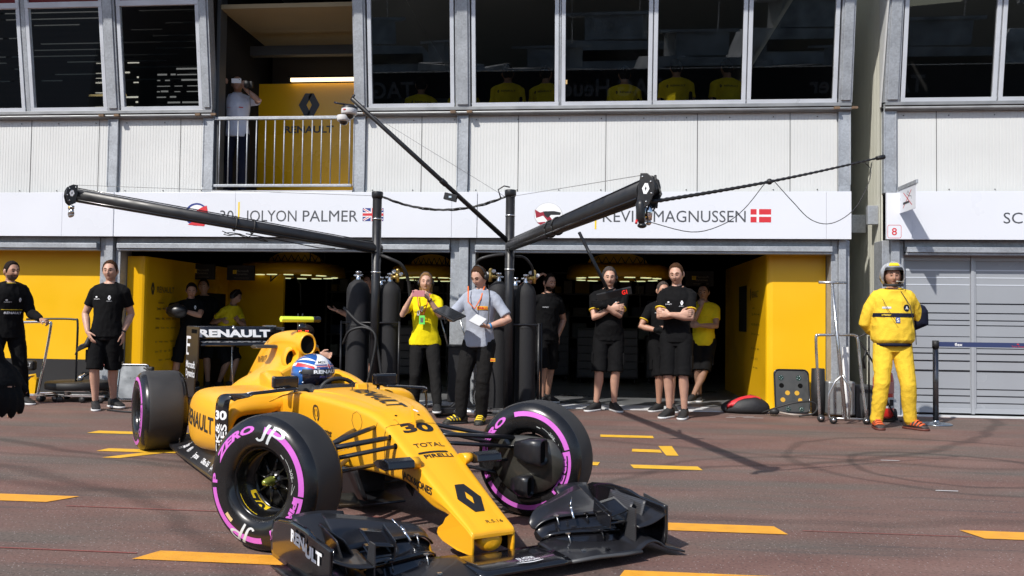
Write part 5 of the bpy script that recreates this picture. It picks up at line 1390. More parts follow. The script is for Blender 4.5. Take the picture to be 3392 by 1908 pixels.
def hand(mb, w, fd, pn, side, curl=.35, k=1.0, r=1.0, spread=0.12, thumb=.5, fingers=None):
    """w wrist, fd finger direction, pn palm facing, side +1/-1 thumb side along fd x pn"""
    w, fd = V(w), V(fd).normalized(); pn = V(pn); pn = (pn - fd*pn.dot(fd)).normalized(); ac = fd.cross(pn)*side
    # palm
    rg = []
    for t, hw, hd in ((-.005,.024,.020),(.015,.028,.019),(.04,.037,.017),(.07,.042,.0155),(.092,.040,.013)):
        c = w + fd*t*k
        rg.append([c + ac*(hw*k*r)*math.cos(a) + pn*(hd*k*r)*math.sin(a) for a in (2*PI*i/14 for i in range(14))])
    mb.loft(rg, True, True)
    for i, (o, L) in enumerate(((.030,.074),(.010,.082),(-.010,.076),(-.029,.060))):
        cu = fingers[i] if fingers else curl*(1+.12*i)
        b = w + (fd*.086 + ac*o)*k; d = (fd + ac*(o/.03)*spread*.5).normalized(); P = [b - fd*.012*k, b]
        ang = 0
        for j, f in enumerate((.42,.33,.25)):
            ang += cu*(1.0 if j else .7)
            dd = (d*math.cos(ang) + pn*math.sin(ang)).normalized()
            P.append(P[-1] + dd*L*f*k)
        capsule(mb, P, [.0095*k*r,.0095*k*r,.0090*k*r,.0083*k*r,.0075*k*r], 8)
    b = w + (fd*.022 + ac*.026)*k; d1 = (fd*.75 + ac*.75 + pn*thumb*.6).normalized(); d2 = (fd*.95 + ac*.25 + pn*thumb).normalized()
    capsule(mb, [b, b+d1*.036*k, b+d1*.036*k+d2*.030*k, b+d1*.036*k+d2*.055*k], [.014*k*r,.0115*k*r,.010*k*r,.0085*k*r], 8)

def person(label, base, yaw=0, H=1.80, z0=0, head=(0,0,0), lean=(0,0), hipo=(0,0,0), arms=None, legs=None, skin=SK1, top='tee', topm=CBK, bot='shorts', botm=CBK, hair=HDK, hairlen='short', beard=None,
           shoe=SHB, sole=SOLEW, fem=False, chest=1.0, group=None, vox=.0062, marks=(), trim=None, belly=0, gloves=None, cat='person', shoulder_drop=(0,0), headlift=0, extra=None, no_legs=False, wr=.012, kneel=None, top_hem=.90):
    s = H/1.80; root = empty('person', (base[0], base[1], z0), 0, label, cat, group)
    yr = R(yaw); rv = V((math.cos(yr), math.sin(yr), 0)); fv = V((math.sin(yr), -math.cos(yr), 0)); up = V((0,0,1))
    hip = V((hipo[0], hipo[1], (.93 + hipo[2])*s)); chs_ = hip + V((lean[0], lean[1], 0))*.75 + up*math.sqrt(max(.01, (.38*s)**2 - (lean[0]**2+lean[1]**2)*.56)); nk = chs_ + V((lean[0], lean[1], 0))*.4 + up*.19*s
    def spine(t):   # 0 crotch, .3 hip, 1 chest, 1.5 neck base
        if t < .3: return hip + up*(-.10*s*(1 - t/.3))
        if t < 1: return hip.lerp(chs_, (t-.3)/.7)
        return chs_.lerp(nk, (t-1)/.5)
    hw = .93 if fem else 1.0
    prof = [(0,.11,.085),(.15,.150,.102),(.3,.156 if not fem else .172,.108),(.55,.136*(1 if not fem else .92),.096+belly*.03),(.75,.140*hw,.100+belly*.02),(1.0,.160*hw,.115+(.018 if fem else 0)),(1.18,.170*hw,.108),(1.32,.160*hw,.092),(1.42,.122*hw,.076),(1.50,.082,.066),(1.58,.056,.056)]
    sc = lambda pr, add=0: [(t, w_*s*chest+add, d*s*chest+add) for t, w_, d in pr]
    shw = (.172 if not fem else .155)*s*chest
    sh = {'a': chs_.lerp(nk, .60) - rv*shw - up*(.012*s + shoulder_drop[0]), 'b': chs_.lerp(nk, .60) + rv*shw - up*(.012*s + shoulder_drop[1])}
    arms = arms or {}; legs = legs or {}
    U, F, T, C_ = .290*s, .255*s, .43*s, .415*s
    A = {}
    for q, sg in (('a',-1),('b',1)):
        d = dict(w=(hip.x + sg*rv.x*.27, hip.y + sg*rv.y*.27, .86*s), h=(sg*.2, .6, 0), fd=(0,0,-1), pn=tuple(-sg*rv), curl=.3, ts=None)
        d.update(arms.get(q, {}))
        e, w = ik(sh[q], V(d['w']), U, F, V(d['h'])); d['e'], d['w'] = e, w; A[q] = d
    Lg = {}
    for q, sg in (('a',-1),('b',1)):
        d = dict(f=(sg*.10, 0), h=tuple(fv), yaw=yaw + sg*14, z=.085)
        d.update(legs.get(q, {}))
        hj = hip + rv*sg*.092*s - up*.02*s
        k_, an = ik(hj, V((d['f'][0], d['f'][1], d['z']*s)), T, C_, V(d['h'])); d['k'], d['an'], d['hj'] = k_, an, hj; Lg[q] = d
    # ---------- head transform
    hy, hp, ht = head
    hc = nk + up*(.158*s + headlift) + (Matrix.Rotation(R(hy+yaw), 3, 'Z') @ V((0,-.022-.05*math.sin(R(hp)),0)))*s - up*.015*(1-math.cos(R(hp)))
    HM = Matrix.Translation(hc) @ (Matrix.Rotation(R(hy+yaw), 4, 'Z') @ Matrix.Rotation(R(hp), 4, 'X') @ Matrix.Rotation(R(ht), 4, 'Y')) @ Matrix.Scale(s*(.96 if fem else 1.0), 4)
    # ---------- body
    mb = MB(); rings_body(mb, spine, rv, fv, sc(prof))
    for q in 'ab': capsule(mb, [nk + up*.015*s, sh[q].lerp(nk, .12) + up*.008*s], [.046*s, .046*s], 12)
    capsule(mb, [nk - up*.04*s, nk + up*.05*s, hc - up*.04*s + V((0,0,0))], [.062*s*hw,.053*s*hw,.055*s*hw], 14)
    mb.M = HM; nu, nv = 48, 34
    hv = []; 
    for i in range(nv+1):
        e = -PI/2 + PI*i/nv
        hv.append([headpt(2*PI*j/nu - PI, e) for j in range(nu)])
    mb.loft(hv, True, True)
    for sg in (-1, 1):
        mb.ball((sg*.081, .014, -.004), (.012,.020,.033), 8, 8)
    mb.M = None
    for q, sg in (('a',-1),('b',1)):
        d = A[q]; S_, e, w = sh[q], d['e'], d['w']; f = .88 if fem else 1
        capsule(mb, [S_, S_.lerp(e,.35), S_.lerp(e,.75), e, e.lerp(w,.3), e.lerp(w,.7), w], [r*s*f for r in (.058,.052,.045,.041,.044,.035,.027)], 14)
        if d['ts'] is None: d['ts'] = -sg if True else sg
        hand(mb, w, d['fd'], d['pn'], d['ts'], d['curl'], s*(.93 if fem else 1), 1.0, d.get('spread', .12), d.get('thumb', .5), d.get('fingers'))
        if not no_legs:
            g = Lg[q]; h_, k_, an = g['hj'], g['k'], g['an']
            fy = R(g['yaw']); fd = V((math.sin(fy), -math.cos(fy), 0)); bk = -fd
            capsule(mb, [h_, h_.lerp(k_,.4), h_.lerp(k_,.85), k_, k_.lerp(an,.28)+bk*.012*s, k_.lerp(an,.6)+bk*.006*s, k_.lerp(an,.92)], [r*s for r in (.088,.076,.056,.054,.056,.043,.035)], 16)
            capsule(mb, [an - up*.0*s, an + fd*.05*s - up*.048*s, an + fd*.12*s - up*.062*s], [r*s for r in (.034,.025,.018)], 10)
    body = put('body', voxel(mb, vox, 1, 'body'), skin, root)
    # ---------- top
    topo = None
    if top:
        mb = MB(); add = dict(tee=.021, shirt=.026, overall=.036)[top]
        t0 = .12 if top != 'overall' else 0
        pr = [(t, w_, d) for t, w_, d in prof if t >= .25]
        pr = [(t0, prof[2][1]*1.0, prof[2][2]*1.0)] + pr[:-2] + [(1.52,.082,.070)]
        if top == 'overall' and belly > .5: pr = [(.27,.125,.090),(.30,.150,.112),(.36,.172,.135),(.50,.172,.135),(.75,.168,.128)] + pr[4:]
        rings_body(mb, spine, rv, fv, sc(pr, add*s))
        for q in 'ab': capsule(mb, [nk - up*.005*s, sh[q].lerp(nk, .10) + up*.010*s], [(.040+add*.6)*s, (.042+add*.9)*s], 12)
        for q, sg in (('a',-1),('b',1)):
            d = A[q]; S_, e, w = sh[q], d['e'], d['w']
            if top == 'overall' or d.get('sleeve') == 'long':
                capsule(mb, [S_-rv*sg*.02*s, S_.lerp(e,.35), S_.lerp(e,.8), e, e.lerp(w,.35), e.lerp(w,.92)], [r*s for r in (.080,.074,.064,.062,.060,.043)], 14)
            else:
                k1 = .62 if top == 'tee' else .80
                S1 = S_ - rv*sg*.02*s; m1 = S_.lerp(e, k1)
                dS = (e-S_).normalized(); mb.tube([S_-dS*.062*s, S_-dS*.042*s, S_-dS*.01*s, S_.lerp(e,k1*.55), m1], [.02*s, .048*s, (.066 if not fem else .058)*s, (.061 if not fem else .054)*s, (.064 if not fem else .057)*s], 16)
        me = voxel(mb, .0085, 2, 'top'); wrinkle(me, wr*s, 7.5 if top != 'overall' else 6.5, len(label) % 7, .8)
        topo = put(dict(tee='shirt', shirt='shirt', overall='overall_top')[top], me, topm, root)
        # collar
        if top in ('shirt', 'tee') and trim != 'crew':
            mb = MB(); rg = []
            for z_, rr in ((-.012,.066),(.012,.062),(.030,.066),(.014,.070)):
                rg.append([nk + up*(.012+z_)*s + rv*(rr*s*math.cos(a)) + fv*(rr*s*.95*math.sin(a) + .012*s) - up*(.022*s*max(0, math.sin(a))) for a in (2*PI*i/20 for i in range(20))])
            mb.loft(rg, True, False); mb.build('collar', topm, root)
        if trim and trim != 'crew':
            for q in 'ab':
                d = A[q]; S_, e = sh[q], d['e']; m1 = S_.lerp(e, .615); m2 = S_.lerp(e, .66)
                mb = MB(); mb.tube([m1, m2], [.0650*s,.0640*s], 18); mb.build('sleeve_trim', trim, root)
    # ---------- trousers / shorts
    if bot and not no_legs:
        mb = MB(); rings_body(mb, spine, rv, fv, sc([(0,.11,.10),(.12,.160,.108),(.3,.163,.108),(.42,.150,.098)], .006*s))
        for q, sg in (('a',-1),('b',1)):
            g = Lg[q]; h_, k_, an = g['hj'], g['k'], g['an']
            if bot == 'shorts':
                m1 = h_.lerp(k_, 1.0)
                mb.tube([h_+up*.10*s, h_+up*.06*s, h_, h_.lerp(k_,.4), h_.lerp(k_,.75), m1], [r*s for r in (.045,.088,.101,.099,.094,.097)], 18)
            else:
                wide = 1.12 if bot == 'loose' else 1.0
                capsule(mb, [h_, h_.lerp(k_,.4), h_.lerp(k_,.85), k_, k_.lerp(an,.35), k_.lerp(an,.75), an+up*.01*s], [r*s*wide for r in (.098,.090,.076,.072,.070,.062,.060)], 16)
        me = voxel(mb, .0085, 2, 'bot'); wrinkle(me, .010*s if bot != 'shorts' else .007*s, 8, 3 + len(label) % 5, .9)
        put(dict(shorts='shorts', trousers='trousers', loose='trousers')[bot], me, botm, root)
        if bot == 'shorts':
            for q, sg in (('a',-1),('b',1)):
                g = Lg[q]; c = g['hj'].lerp(g['k'], .62) + rv*sg*.093*s
                mb = MB(); mb.cbox(c, (.02*s,.11*s,.15*s), Matrix.Rotation(yr, 3, 'Z')); mb.build('pocket', botm, root, bevel=.008)
    # ---------- shoes
    if shoe and not no_legs:
        for q, sg in (('a',-1),('b',1)):
            g = Lg[q]; an = g['an']; fy = R(g['yaw']); fd = V((math.sin(fy), -math.cos(fy), 0)); ac = V((math.cos(fy), math.sin(fy), 0)); tl = g.get('tilt', 0)
            g0 = an - up*.085*s
            def sp(f, a, z): return g0 + (fd*f + ac*a + up*(z + f*tl))*s
            secs = [(-.082,.028,.012,.085),(-.060,.042,.012,.125),(-.01,.046,.012,.128),(.04,.046,.012,.108),(.09,.050,.012,.084),(.140,.052,.012,.066),(.180,.046,.012,.052),(.205,.026,.014,.036)]
            mb = MB(); mb.loft([[sp(f, w_*math.copysign(abs(math.cos(a))**.8, math.cos(a)), (z1_+z0_)/2 + (z1_-z0_)/2*math.copysign(abs(math.sin(a))**.8, math.sin(a))) for a in (2*PI*i/16 for i in range(16))] for f, w_, z0_, z1_ in secs], True, True)
            so_ = mb.build('shoe', shoe, root, sub=1)
            mb = MB(); out = [(-.090,0),(-.078,.034),(-.02,.045),(.04,.046),(.10,.053),(.17,.051),(.208,.028),(.214,0)]
            P = [(f, w_) for f, w_ in out] + [(f, -w_) for f, w_ in reversed(out[1:-1])]
            mb.loft([[sp(f*.99, w_*.97, .002) for f, w_ in P], [sp(f, w_*1.02, .010) for f, w_ in P], [sp(f, w_, .024) for f, w_ in P]], True, True); mb.build('sole', sole, so_)
            if shoe is SHB:
                mb = MB()
                for j in range(4): f = .035+.026*j; mb.tube([sp(f,-.030,.100-.011*j), sp(f+.008,0,.114-.014*j), sp(f,.030,.100-.011*j)], .0032*s, 5)
                mb.build('laces', mat('dark_grey_lace', (.05,.05,.05), .8), so_)
            if bot == 'shorts':
                mb = MB(); mb.tube([an - up*.0*s, an + up*.035*s], [.039*s,.037*s], 14); mb.build('sock', CBK, root)
    # ---------- face details
    def H_(a, e, k=1.0, off=0):
        p = headpt(R(a), R(e)); n = p.normalized(); return HM @ (p*k + n*off)
    for sg in (-1, 1):
        mb = MB(); mb.grid(lambda u, v: H_(sg*(11+21*u), 3.1*math.sin(u*PI)*(v*2-1)+1, 1, .0018), 8, 4); mb.build('eye', EYEW, root)
        mb = MB(); mb.grid(lambda u, v: H_(sg*(9+26*u), 11+3.6*v+3*math.sin(u*PI), 1, .0022), 8, 2); mb.build('eyebrow', hair if hair else HDK, root)
    mb = MB(); mb.grid(lambda u, v: H_(-16+32*u, -30+6*v*math.sin(.15+u*(PI-.3)), 1, .0012), 10, 3); mb.build('lips', LIPM, root)
    if hair:
        mb = MB(); nu, nv = 84, 34
        def hairp(u, v):
            a = -PI + 2*PI*u; aa = abs(a)
            KE = [(0,49),(.45,49),(.85,40),(1.08,16),(1.22,0),(1.30,-9),(1.42,-9),(1.50,12),(1.75,12),(1.95,-14),(2.3,-34),(3.2,-36)]
            for (a0_, e0_), (a1_, e1_) in zip(KE, KE[1:]):
                if a0_ <= aa <= a1_: edge = R(e0_ + (e1_-e0_)*(aa-a0_)/(a1_-a0_)); break
            edge += R(3)*noise.noise(V((a*7, 1.3, len(label))))
            if hairlen == 'buzz': edge += R(3)
            e = edge + (PI/2 - edge)*v
            th = .0025 + (.0 if hairlen == 'buzz' else .010*max(0, math.sin(e))**1.5*min(1, v*4 + .15) + .0035*min(1, v*8))
            q_ = V((math.sin(a)*math.cos(e), math.cos(a)*math.cos(e), math.sin(e)))
            nz = (noise.noise(q_*4 + V((len(label),0,0)))*.004 + noise.noise(V((q_.x*16, q_.y*5, q_.z*9)))*.0055*min(1, v*5))*(hairlen != 'buzz')
            p = headpt(a, e); return HM @ (p + p.normalized()*(th+nz+.001))
        mb.grid(hairp, nu, nv)
        hm_ = mb.build('hair', hair, root)
        if hairlen == 'long':
            mb = MB(); rg = []
            for z_, w_, d, y in ((.03,.080,.07,.03),(-.05,.086,.055,.045),(-.13,.085,.040,.05),(-.20,.072,.03,.055),(-.25,.045,.02,.06)):
                rg.append([HM @ V((w_*math.cos(a), y + d*math.sin(a), z_)) for a in (2*PI*i/18 for i in range(18))])
            mb.loft(rg, True, True); me = mb.mesh('h'); wrinkle(me, .006, 26, 2, .3); put('long_hair', me, hair, root)
    if beard:
        mb = MB()
        def bp_(u, v):
            a = R(-78+156*u); top_ = R(-22) if abs(a) > R(22) else R(-33)
            e = R(-72) + (top_ - R(-72))*v; p = headpt(a, e); return HM @ (p + p.normalized()*(.007*math.sin(min(1, v*1.0+.15)*PI*.8)))
        mb.grid(bp_, 24, 8); mb.grid(lambda u, v: H_(-20+40*u, -24.5+3.5*v, 1, .004), 8, 2); mb.build('beard', beard, root)
    if gloves:
        for q in gloves:
            d = A[q]; mb = MB(); hand(mb, d['w'], d['fd'], d['pn'], d['ts'], d['curl'], s*1.03, 1.22, d.get('spread', .12), d.get('thumb', .5), d.get('fingers'))
            u = (d['w']-d['e']).normalized(); capsule(mb, [d['w']-u*.035, d['w']], [.036*s,.036*s], 12)
            put('glove', voxel(mb, .0055, 1, 'g'), CBK, root)
    info = dict(root=root, HM=HM, A=A, Lg=Lg, rv=rv, fv=fv, nk=nk, chest=chs_, hip=hip, s=s, H_=H_, topo=topo, spine=spine, body=body)
    if topo and marks:
        bv = BVHTree.FromPolygons([v.co.copy() for v in topo.data.vertices], [tuple(p.vertices) for p in topo.data.polygons])
        info['bv'] = bv
        for mk in marks: chest_mark(info, *mk)
    return info

def chest_mark(I, s_, u, z, w, h, m=WHT, bold=.0, dirv=None, name='printed_mark', kind='text'):
    """print a word on the clothes: u across from the chest centre, z above the hip"""
    rv, fv = I['rv'], I['fv']; d = V(dirv) if dirv else -fv
    if 'bv' not in I:
        I['bv'] = BVHTree.FromPolygons([v.co.copy() for v in I['topo'].data.vertices], [tuple(p.vertices) for p in I['topo'].data.polygons])
    ac = V((0,0,1)).cross(-d).normalized() if dirv else rv
    c = I['hip'] + V((0,0,z))
    def fn(a, b): return drop(I['bv'], c + ac*(u+a) + V((0,0,b)) - d*.6, d, .0055 if kind == 'rect' else (.009 if name in ('printed_mark2','badge_lettering') else .0028))
    mb = MB()
    if kind == 'text': words(mb, s_, (0,0,0),(1,0,0),(0,1,0), w, h, bold, cut=2, fn=fn)
    elif kind == 'diamond':
        for pl in diamond(w/2, h/2, w, h): poly_map(mb, pl, fn)
    elif kind == 'rect': poly_map(mb, [(0,0),(w,0),(w,h),(0,h)], fn, .011)
    elif kind == 'disc': poly_map(mb, [(w/2+w/2*math.cos(2*PI*i/16), h/2+h/2*math.sin(2*PI*i/16)) for i in range(16)], fn, .03)
    mb.build(name.replace('2', ''), m, I['root'], recalc=False)

def headset(I, mic=True, side=0):
    HM = I['HM']; r = I['root']
    mb = MB(); mb.tube([HM @ V((.088*math.cos(a), .008, .010+.128*math.sin(a))) for a in (PI*i/18 for i in range(19))], .008*I['s'], 8, flat=1.6, up=(0,1,0)); b = mb.build('headset', RUB, r)
    for sg in (-1, 1):
        mb = MB(); mb.M = HM; mb.lathe([(0,sg*.074),(.028,sg*.074),(.036,sg*.082),(.036,sg*.098),(.026,sg*.108),(0,sg*.110)], 18, 'X', (0,.012,-.004)); mb.build('ear_cup', RUB, b)
    if mic:
        mb = MB(); mb.M = HM; mb.tube([(.09,-.01,-.03),(.080,-.07,-.060),(.045,-.108,-.062),(.020,-.118,-.060)], [.003,.003,.003,.006], 6); mb.build('microphone', RUB, b)
def watch(I, q, m=None):
    d = I['A'][q]; u = (d['w']-d['e']).normalized(); c = d['w'] - u*.02
    mb = MB(); mb.tube([c-u*.010, c+u*.010], [.0315,.0305], 14); mb.build('wrist_band', m or BLACK, I['root'])

TM = [('INFINITI', -.115, .345, .075, .014, WHT), ('8', -.095, .368, .03, .018, WHT, .0)]
def team_marks(): return [('INFINITI', -.115, .385, .075, .012, WHT, .0), ('d', .06, .380, .034, .055, WHT, .0, None, 'printed_mark', 'diamond'), ('RENAULT', .048, .363, .055, .009, WHT, .0), ('o', -.092, .407, .028, .018, WHT, 0, None, 'printed_mark', 'disc')]

# 1. man at left in black T-shirt and shorts, one hand in his pocket
I = person('man in black T-shirt and shorts standing with one hand in his pocket', (-5.84, 9.8), 8, 1.80, head=(6,2,-2), hair=HBR, legs={'a': dict(f=(-.105,.02), h=(.25,-1,0), yaw=35), 'b': dict(f=(.005,.22), h=(0,-1,0), yaw=62)},
  arms={'a': dict(w=(-.135,-.13,.93), h=(-1,.5,0), fd=(.5,-.1,-.85), pn=(.6,.6,0), curl=.2), 'b': dict(w=(.205,.03,.92), h=(.3,1,0), fd=(.05,.1,-1), curl=.4)}, marks=team_marks(), trim='crew', lean=(.03,0), hipo=(.02,0,0), belly=.6)
watch(I, 'b')
mb = MB()
for a in (-1.05,0,):
    pass
for k in range(5): capsule(mb, [(-.14,-.13,.80-.01*k),(-.205-.01*k,-.15,.775-.018*k),(-.24-.008*k,-.15,.745-.02*k)], [.012,.010,.008], 8)
capsule(mb, [(-.12,-.12,.86),(-.14,-.135,.78)], [.025,.035], 10)
g = put('work_glove', voxel(mb, .006, 1), RUB); g.location = (-5.84, 9.8, 0); tag(g, 'black rubber work glove hanging from the trouser pocket of the hand-in-pocket man', 'glove')
for q, kx in (('a', -1),):
    pass
SL = mat('sleeve_yellow_edge', (.75,.5,.02), .7)
def cuff(I, q, k1=.62, m=SL):
    d = I['A'][q]; S_ = I['sh'][q] if 'sh' in I else None

# 2. trolley man at the left edge, long black overalls
I = person('man in long black team overalls at the left edge, gripping the steel trolley handle', (-7.30, 10.1), 55, 1.80, head=(10,2,0), hair=HDK, skin=SK2, top='overall', topm=CBK, bot='loose', beard=mat('stubble',(.10,.06,.045),.8),
  arms={'b': dict(w=(.445,-.02,1.075), h=(-.3,.4,-1), fd=(.95,-.05,-.25), pn=(0,.1,-1), curl=.75), 'a': dict(w=(-.05,-.28,.93), h=(-.6,.3,-.4), fd=(.2,-.3,-.9), curl=.5)}, legs={'a': dict(f=(-.10,-.22), h=(.4,-1,0)), 'b': dict(f=(.16,.12), h=(.6,-.6,0))}, lean=(.03,-.02),
  marks=[('d', .06, .35, .032, .05, WHT, .0, None, 'printed_mark', 'diamond'), ('RENAULT', -.09, .20, .20, .026, WHT, .02), ('INFINITI', -.10, .34, .08, .012, WHT), ('o', -.09, .362, .028, .018, WHT, 0, None, 'printed_mark', 'disc')])
chest_mark(I, 'r', -.12, .25, .24, .006, YELT, 0, None, 'yellow_piping', 'rect')
mb = MB(); mb.tube([I['nk'] + V((.069*math.cos(a), .068*math.sin(a), .012)) for a in (2*PI*i/20 for i in range(21))], .006, 6); mb.build('yellow_collar', YELT, I['root'])

# 3. woman photographing with a pink phone
I = person('woman in bright yellow T-shirt and headset photographing with a pink phone', (-2.05, 10.3), 6, 1.72, head=(4,-2,0), hair=HBL, hairlen='long', fem=True, topm=CYEL, top='tee', bot='trousers', botm=CBK2, trim='crew', chest=1.06, belly=.7, hipo=(-.01,0,-.01),
  arms={'a': dict(w=(-.125,-.30,1.385), h=(-.55,.1,-1), fd=(.45,-.35,.6), pn=(.7,.3,.1), curl=.8), 'b': dict(w=(.085,-.30,1.375), h=(.55,.1,-1), fd=(-.4,-.35,.55), pn=(-.7,.3,.1), curl=.8)},
  legs={'a': dict(f=(-.12,-.02)), 'b': dict(f=(.22,-.35), h=(.3,-1,0), yaw=10)}, wr=.009, marks=[('INFINITI', -.12, .33, .06, .016, mat('dark_yellow_print',(.3,.2,.01),.7))])
headset(I, False)
W0 = V((-2.05, 10.3, 0))
ph = empty('phone', W0 + V((-.02,-.385,1.43)), R(4), 'pink phone held up in both hands by the woman in yellow', 'phone')
mb = MB(); mb.cbox((0,0,0),(.150,.010,.074)); mb.build('case', mat('rose_pink_case', (.55,.22,.24), .35), ph, bevel=.009, seg=3)
mb = MB(); mb.ball((-.058,-.006,.022),(.008,.002,.008),10,4); mb.build('lens', GLB, ph)
mb = MB(); mb.tube([(-.09,-.135,1.44),(-.06,-.17,1.30),(-.015,-.185,1.18)], .007, 6, flat=.5); mb.tube([(.07,-.135,1.44),(.04,-.17,1.30),(.0,-.185,1.18)], .007, 6, flat=.5); mb.build('lanyard', mat('orange_ribbon', (.75,.16,.04), .6), I['root'])
mb = MB(); mb.box((-.045,-.200,1.07),(.025,-.192,1.175)); mb.build('pass_card', mat('green_card', (.16,.75,.12), .4), I['root'], bevel=.003)
mb = MB(); mb.box((-.03,-.203,1.095),(.005,-.2005,1.15)); mb.build('pass_photo', mat('grey_print', (.12,.13,.12), .5), I['root'])
mb = MB()
for c in ((-.055,-.195,1.205),(-.015,-.195,1.255)): mb.tube([V(c)+V((.018*math.cos(a)*.7-.012*math.sin(a)*.3,-.0,.026*math.sin(a)+.01*math.cos(a))) for a in (2*PI*i/16 for i in range(17))], .006, 6)
mb.build('sunglasses', SOLEW, I['root']); watch(I, 'b', mat('brown_strap',(.12,.05,.03),.6))

# 4. tyre engineer with tablet
PYEL = mat('orange_badge', (.85,.42,.01), .5)
I = person('man in pale grey shirt and headset reading a tablet, with orange sponsor badges', (-1.30, 9.40), -14, 1.74, head=(-14,24,0), hair=HBR, top='shirt', topm=CGRY, bot='loose', botm=CBK2, shoe=mat('black_yellow_trainer', (.03,.028,.02), .6), sole=RUB, skin=SK1, lean=(.02,-.03), hipo=(.02,0,0), wr=.010,
  arms={'a': dict(w=(-.215,-.26,1.135), h=(-.7,.4,-.5), fd=(-.45,-.55,.12), pn=(.1,.2,1), curl=.3), 'b': dict(w=(.155,-.25,1.065), h=(1,.2,-.35), fd=(-.85,-.35,.05), pn=(-.1,0,.9), curl=.7)},
  legs={'a': dict(f=(-.165,-.02), yaw=-62, h=(-.4,-1,0)), 'b': dict(f=(.055,.03), yaw=-4, h=(0,-1,0))},
  marks=[('r', .035, .345, .11, .040, PYEL, 0, None, 'badge', 'rect')])
chest_mark(I, 'PIRELLI', .042, .354, .095, .020, REDT, .03, None, 'badge_lettering')
headset(I, False)
T0 = V((-1.30, 9.45, 0)); r_ = I['root']
mb = MB(); mb.tube([(-.09,-.115,1.50),(-.075,-.20,1.33),(-.005,-.20,1.255),(.055,-.17,1.36),(.085,-.09,1.50)], .008, 6, flat=.4); mb.build('lanyard', mat('orange_ribbon', (.75,.16,.04), .6), r_)
mb = MB(); mb.tube([(.125,-.06,1.52),(.15,-.15,1.38),(.145,-.20,1.12),(.13,-.23,1.08)], .005, 6); mb.build('headset_cable', RUB, r_)
mb = MB(); mb.box((.135,-.110,.685),(.215,-.098,.722)); mb.build('trouser_badge', PYEL, r_); mb = MB(); words(mb, 'PIRELLI', (.142,-.112,.694),(1,0,0),(0,0,1),.066,.018,.03); mb.build('badge_lettering', REDT, r_)
watch(I, 'b', mat('blue_wristband', (.03,.25,.55), .5))
for q in 'ab':
    g = I['Lg'][q]; an = g['an']; fy = R(g['yaw']); fd = V((math.sin(fy), -math.cos(fy), 0)); ac = V((math.cos(fy), math.sin(fy), 0)); mb = MB(); g0 = an - V((0,0,.085))
    for j in range(4): mb.tube([g0+fd*(.02+.034*j)-ac*.048+V((0,0,.045)), g0+fd*(.045+.034*j)-ac*.02+V((0,0,.112-.016*j)), g0+fd*(.045+.034*j)+ac*.02+V((0,0,.112-.016*j)), g0+fd*(.02+.034*j)+ac*.048+V((0,0,.045))], .009, 6)
    mb.tube([g0+fd*.15-ac*.040+V((0,0,.04)), g0+fd*.05-ac*.035+V((0,0,.085)), g0-fd*.05-ac*.043+V((0,0,.07))], .008, 6); mb.build('yellow_shoe_stripe', YELT, r_)
tb = empty('tablet', T0 + V((-.25,-.40,1.20)), R(-28), 'dark rugged tablet held in the left of the picture by the man in grey shirt', 'tablet')
rot = Matrix.Rotation(R(-62), 3, 'X') @ Matrix.Rotation(R(0), 3, 'Y')
rt = Matrix.Rotation(R(22), 3, 'Y') @ Matrix.Rotation(R(18), 3, 'X')
mb = MB(); mb.cbox((0,0,0),(.30,.20,.018), rt); mb.build('case', BLACK, tb, bevel=.006)
mb = MB(); mb.cbox(rt @ V((0,0,.010)),(.26,.165,.003), rt); mb.build('screen', mat('screen_glass', (.02,.022,.025), .08), tb)
mb = MB(); mb.tube([rt @ V((.02,-.08,-.02)), rt @ V((.02,-.09,-.05)), rt @ V((.03,-.09,-.085)), rt @ V((.045,-.09,-.05))], .004, 6); mb.build('strap', BLACK, tb)
nb_ = empty('notebook', T0 + V((.05,-.375,1.135)), R(-10), 'small white notebook open in the hand of the man in grey shirt', 'notebook')
rt2 = Matrix.Rotation(R(25), 3, 'Y') @ Matrix.Rotation(R(28), 3, 'X')
mb = MB(); mb.cbox((0,0,0),(.13,.17,.006), rt2); mb.build('pages', SOLEW, nb_, bevel=.002)
mb = MB(); mb.cbox(rt2 @ V((0,0,-.006)),(.135,.175,.004), rt2); mb.build('cover', mat('grey_cover', (.2,.21,.24), .5), nb_, bevel=.001)

# 5. bearded man scratching his head
I = person('bearded man in black polo scratching his head beside the right gas cylinders', (-.68, 11.7), 30, 1.78, head=(10,6,0), hair=HDK, hairlen='short', beard=HDK, skin=SK2, marks=team_marks()[:1], trim=None,
  arms={'a': dict(w=(-.13,-.16,1.70), h=(-.8,.1,.2), fd=(.7,.1,.55), pn=(.4,.3,-.8), curl=.5), 'b': dict(w=(.16,.10,.92), h=(.5,.8,0))}, legs={'a': dict(f=(-.04,-.05), h=(.5,-1,0), yaw=40), 'b': dict(f=(.02,.25), h=(.8,-.6,0), yaw=50)}, lean=(.02,-.02))

# 6. headset man with folded arms
I = person('man in black polo and headset with folded arms, standing under the hanging display', (.155, 11.02), 4, 1.83, head=(0,4,0), hair=HGR, hairlen='short', skin=SK1, belly=1.4, chest=1.07, marks=team_marks(), trim=SL,
  arms={'a': dict(w=(.03,-.235,1.30), h=(-.9,.2,-.8), fd=(1,-.1,.1), pn=(0,1,0), curl=.3), 'b': dict(w=(-.07,-.275,1.335), h=(.9,.2,-1), fd=(-1,.05,.12), pn=(0,1,0), curl=.35)},
  legs={'a': dict(f=(-.15,0), yaw=-38), 'b': dict(f=(.075,.02), yaw=24)}, gloves='b')
headset(I)
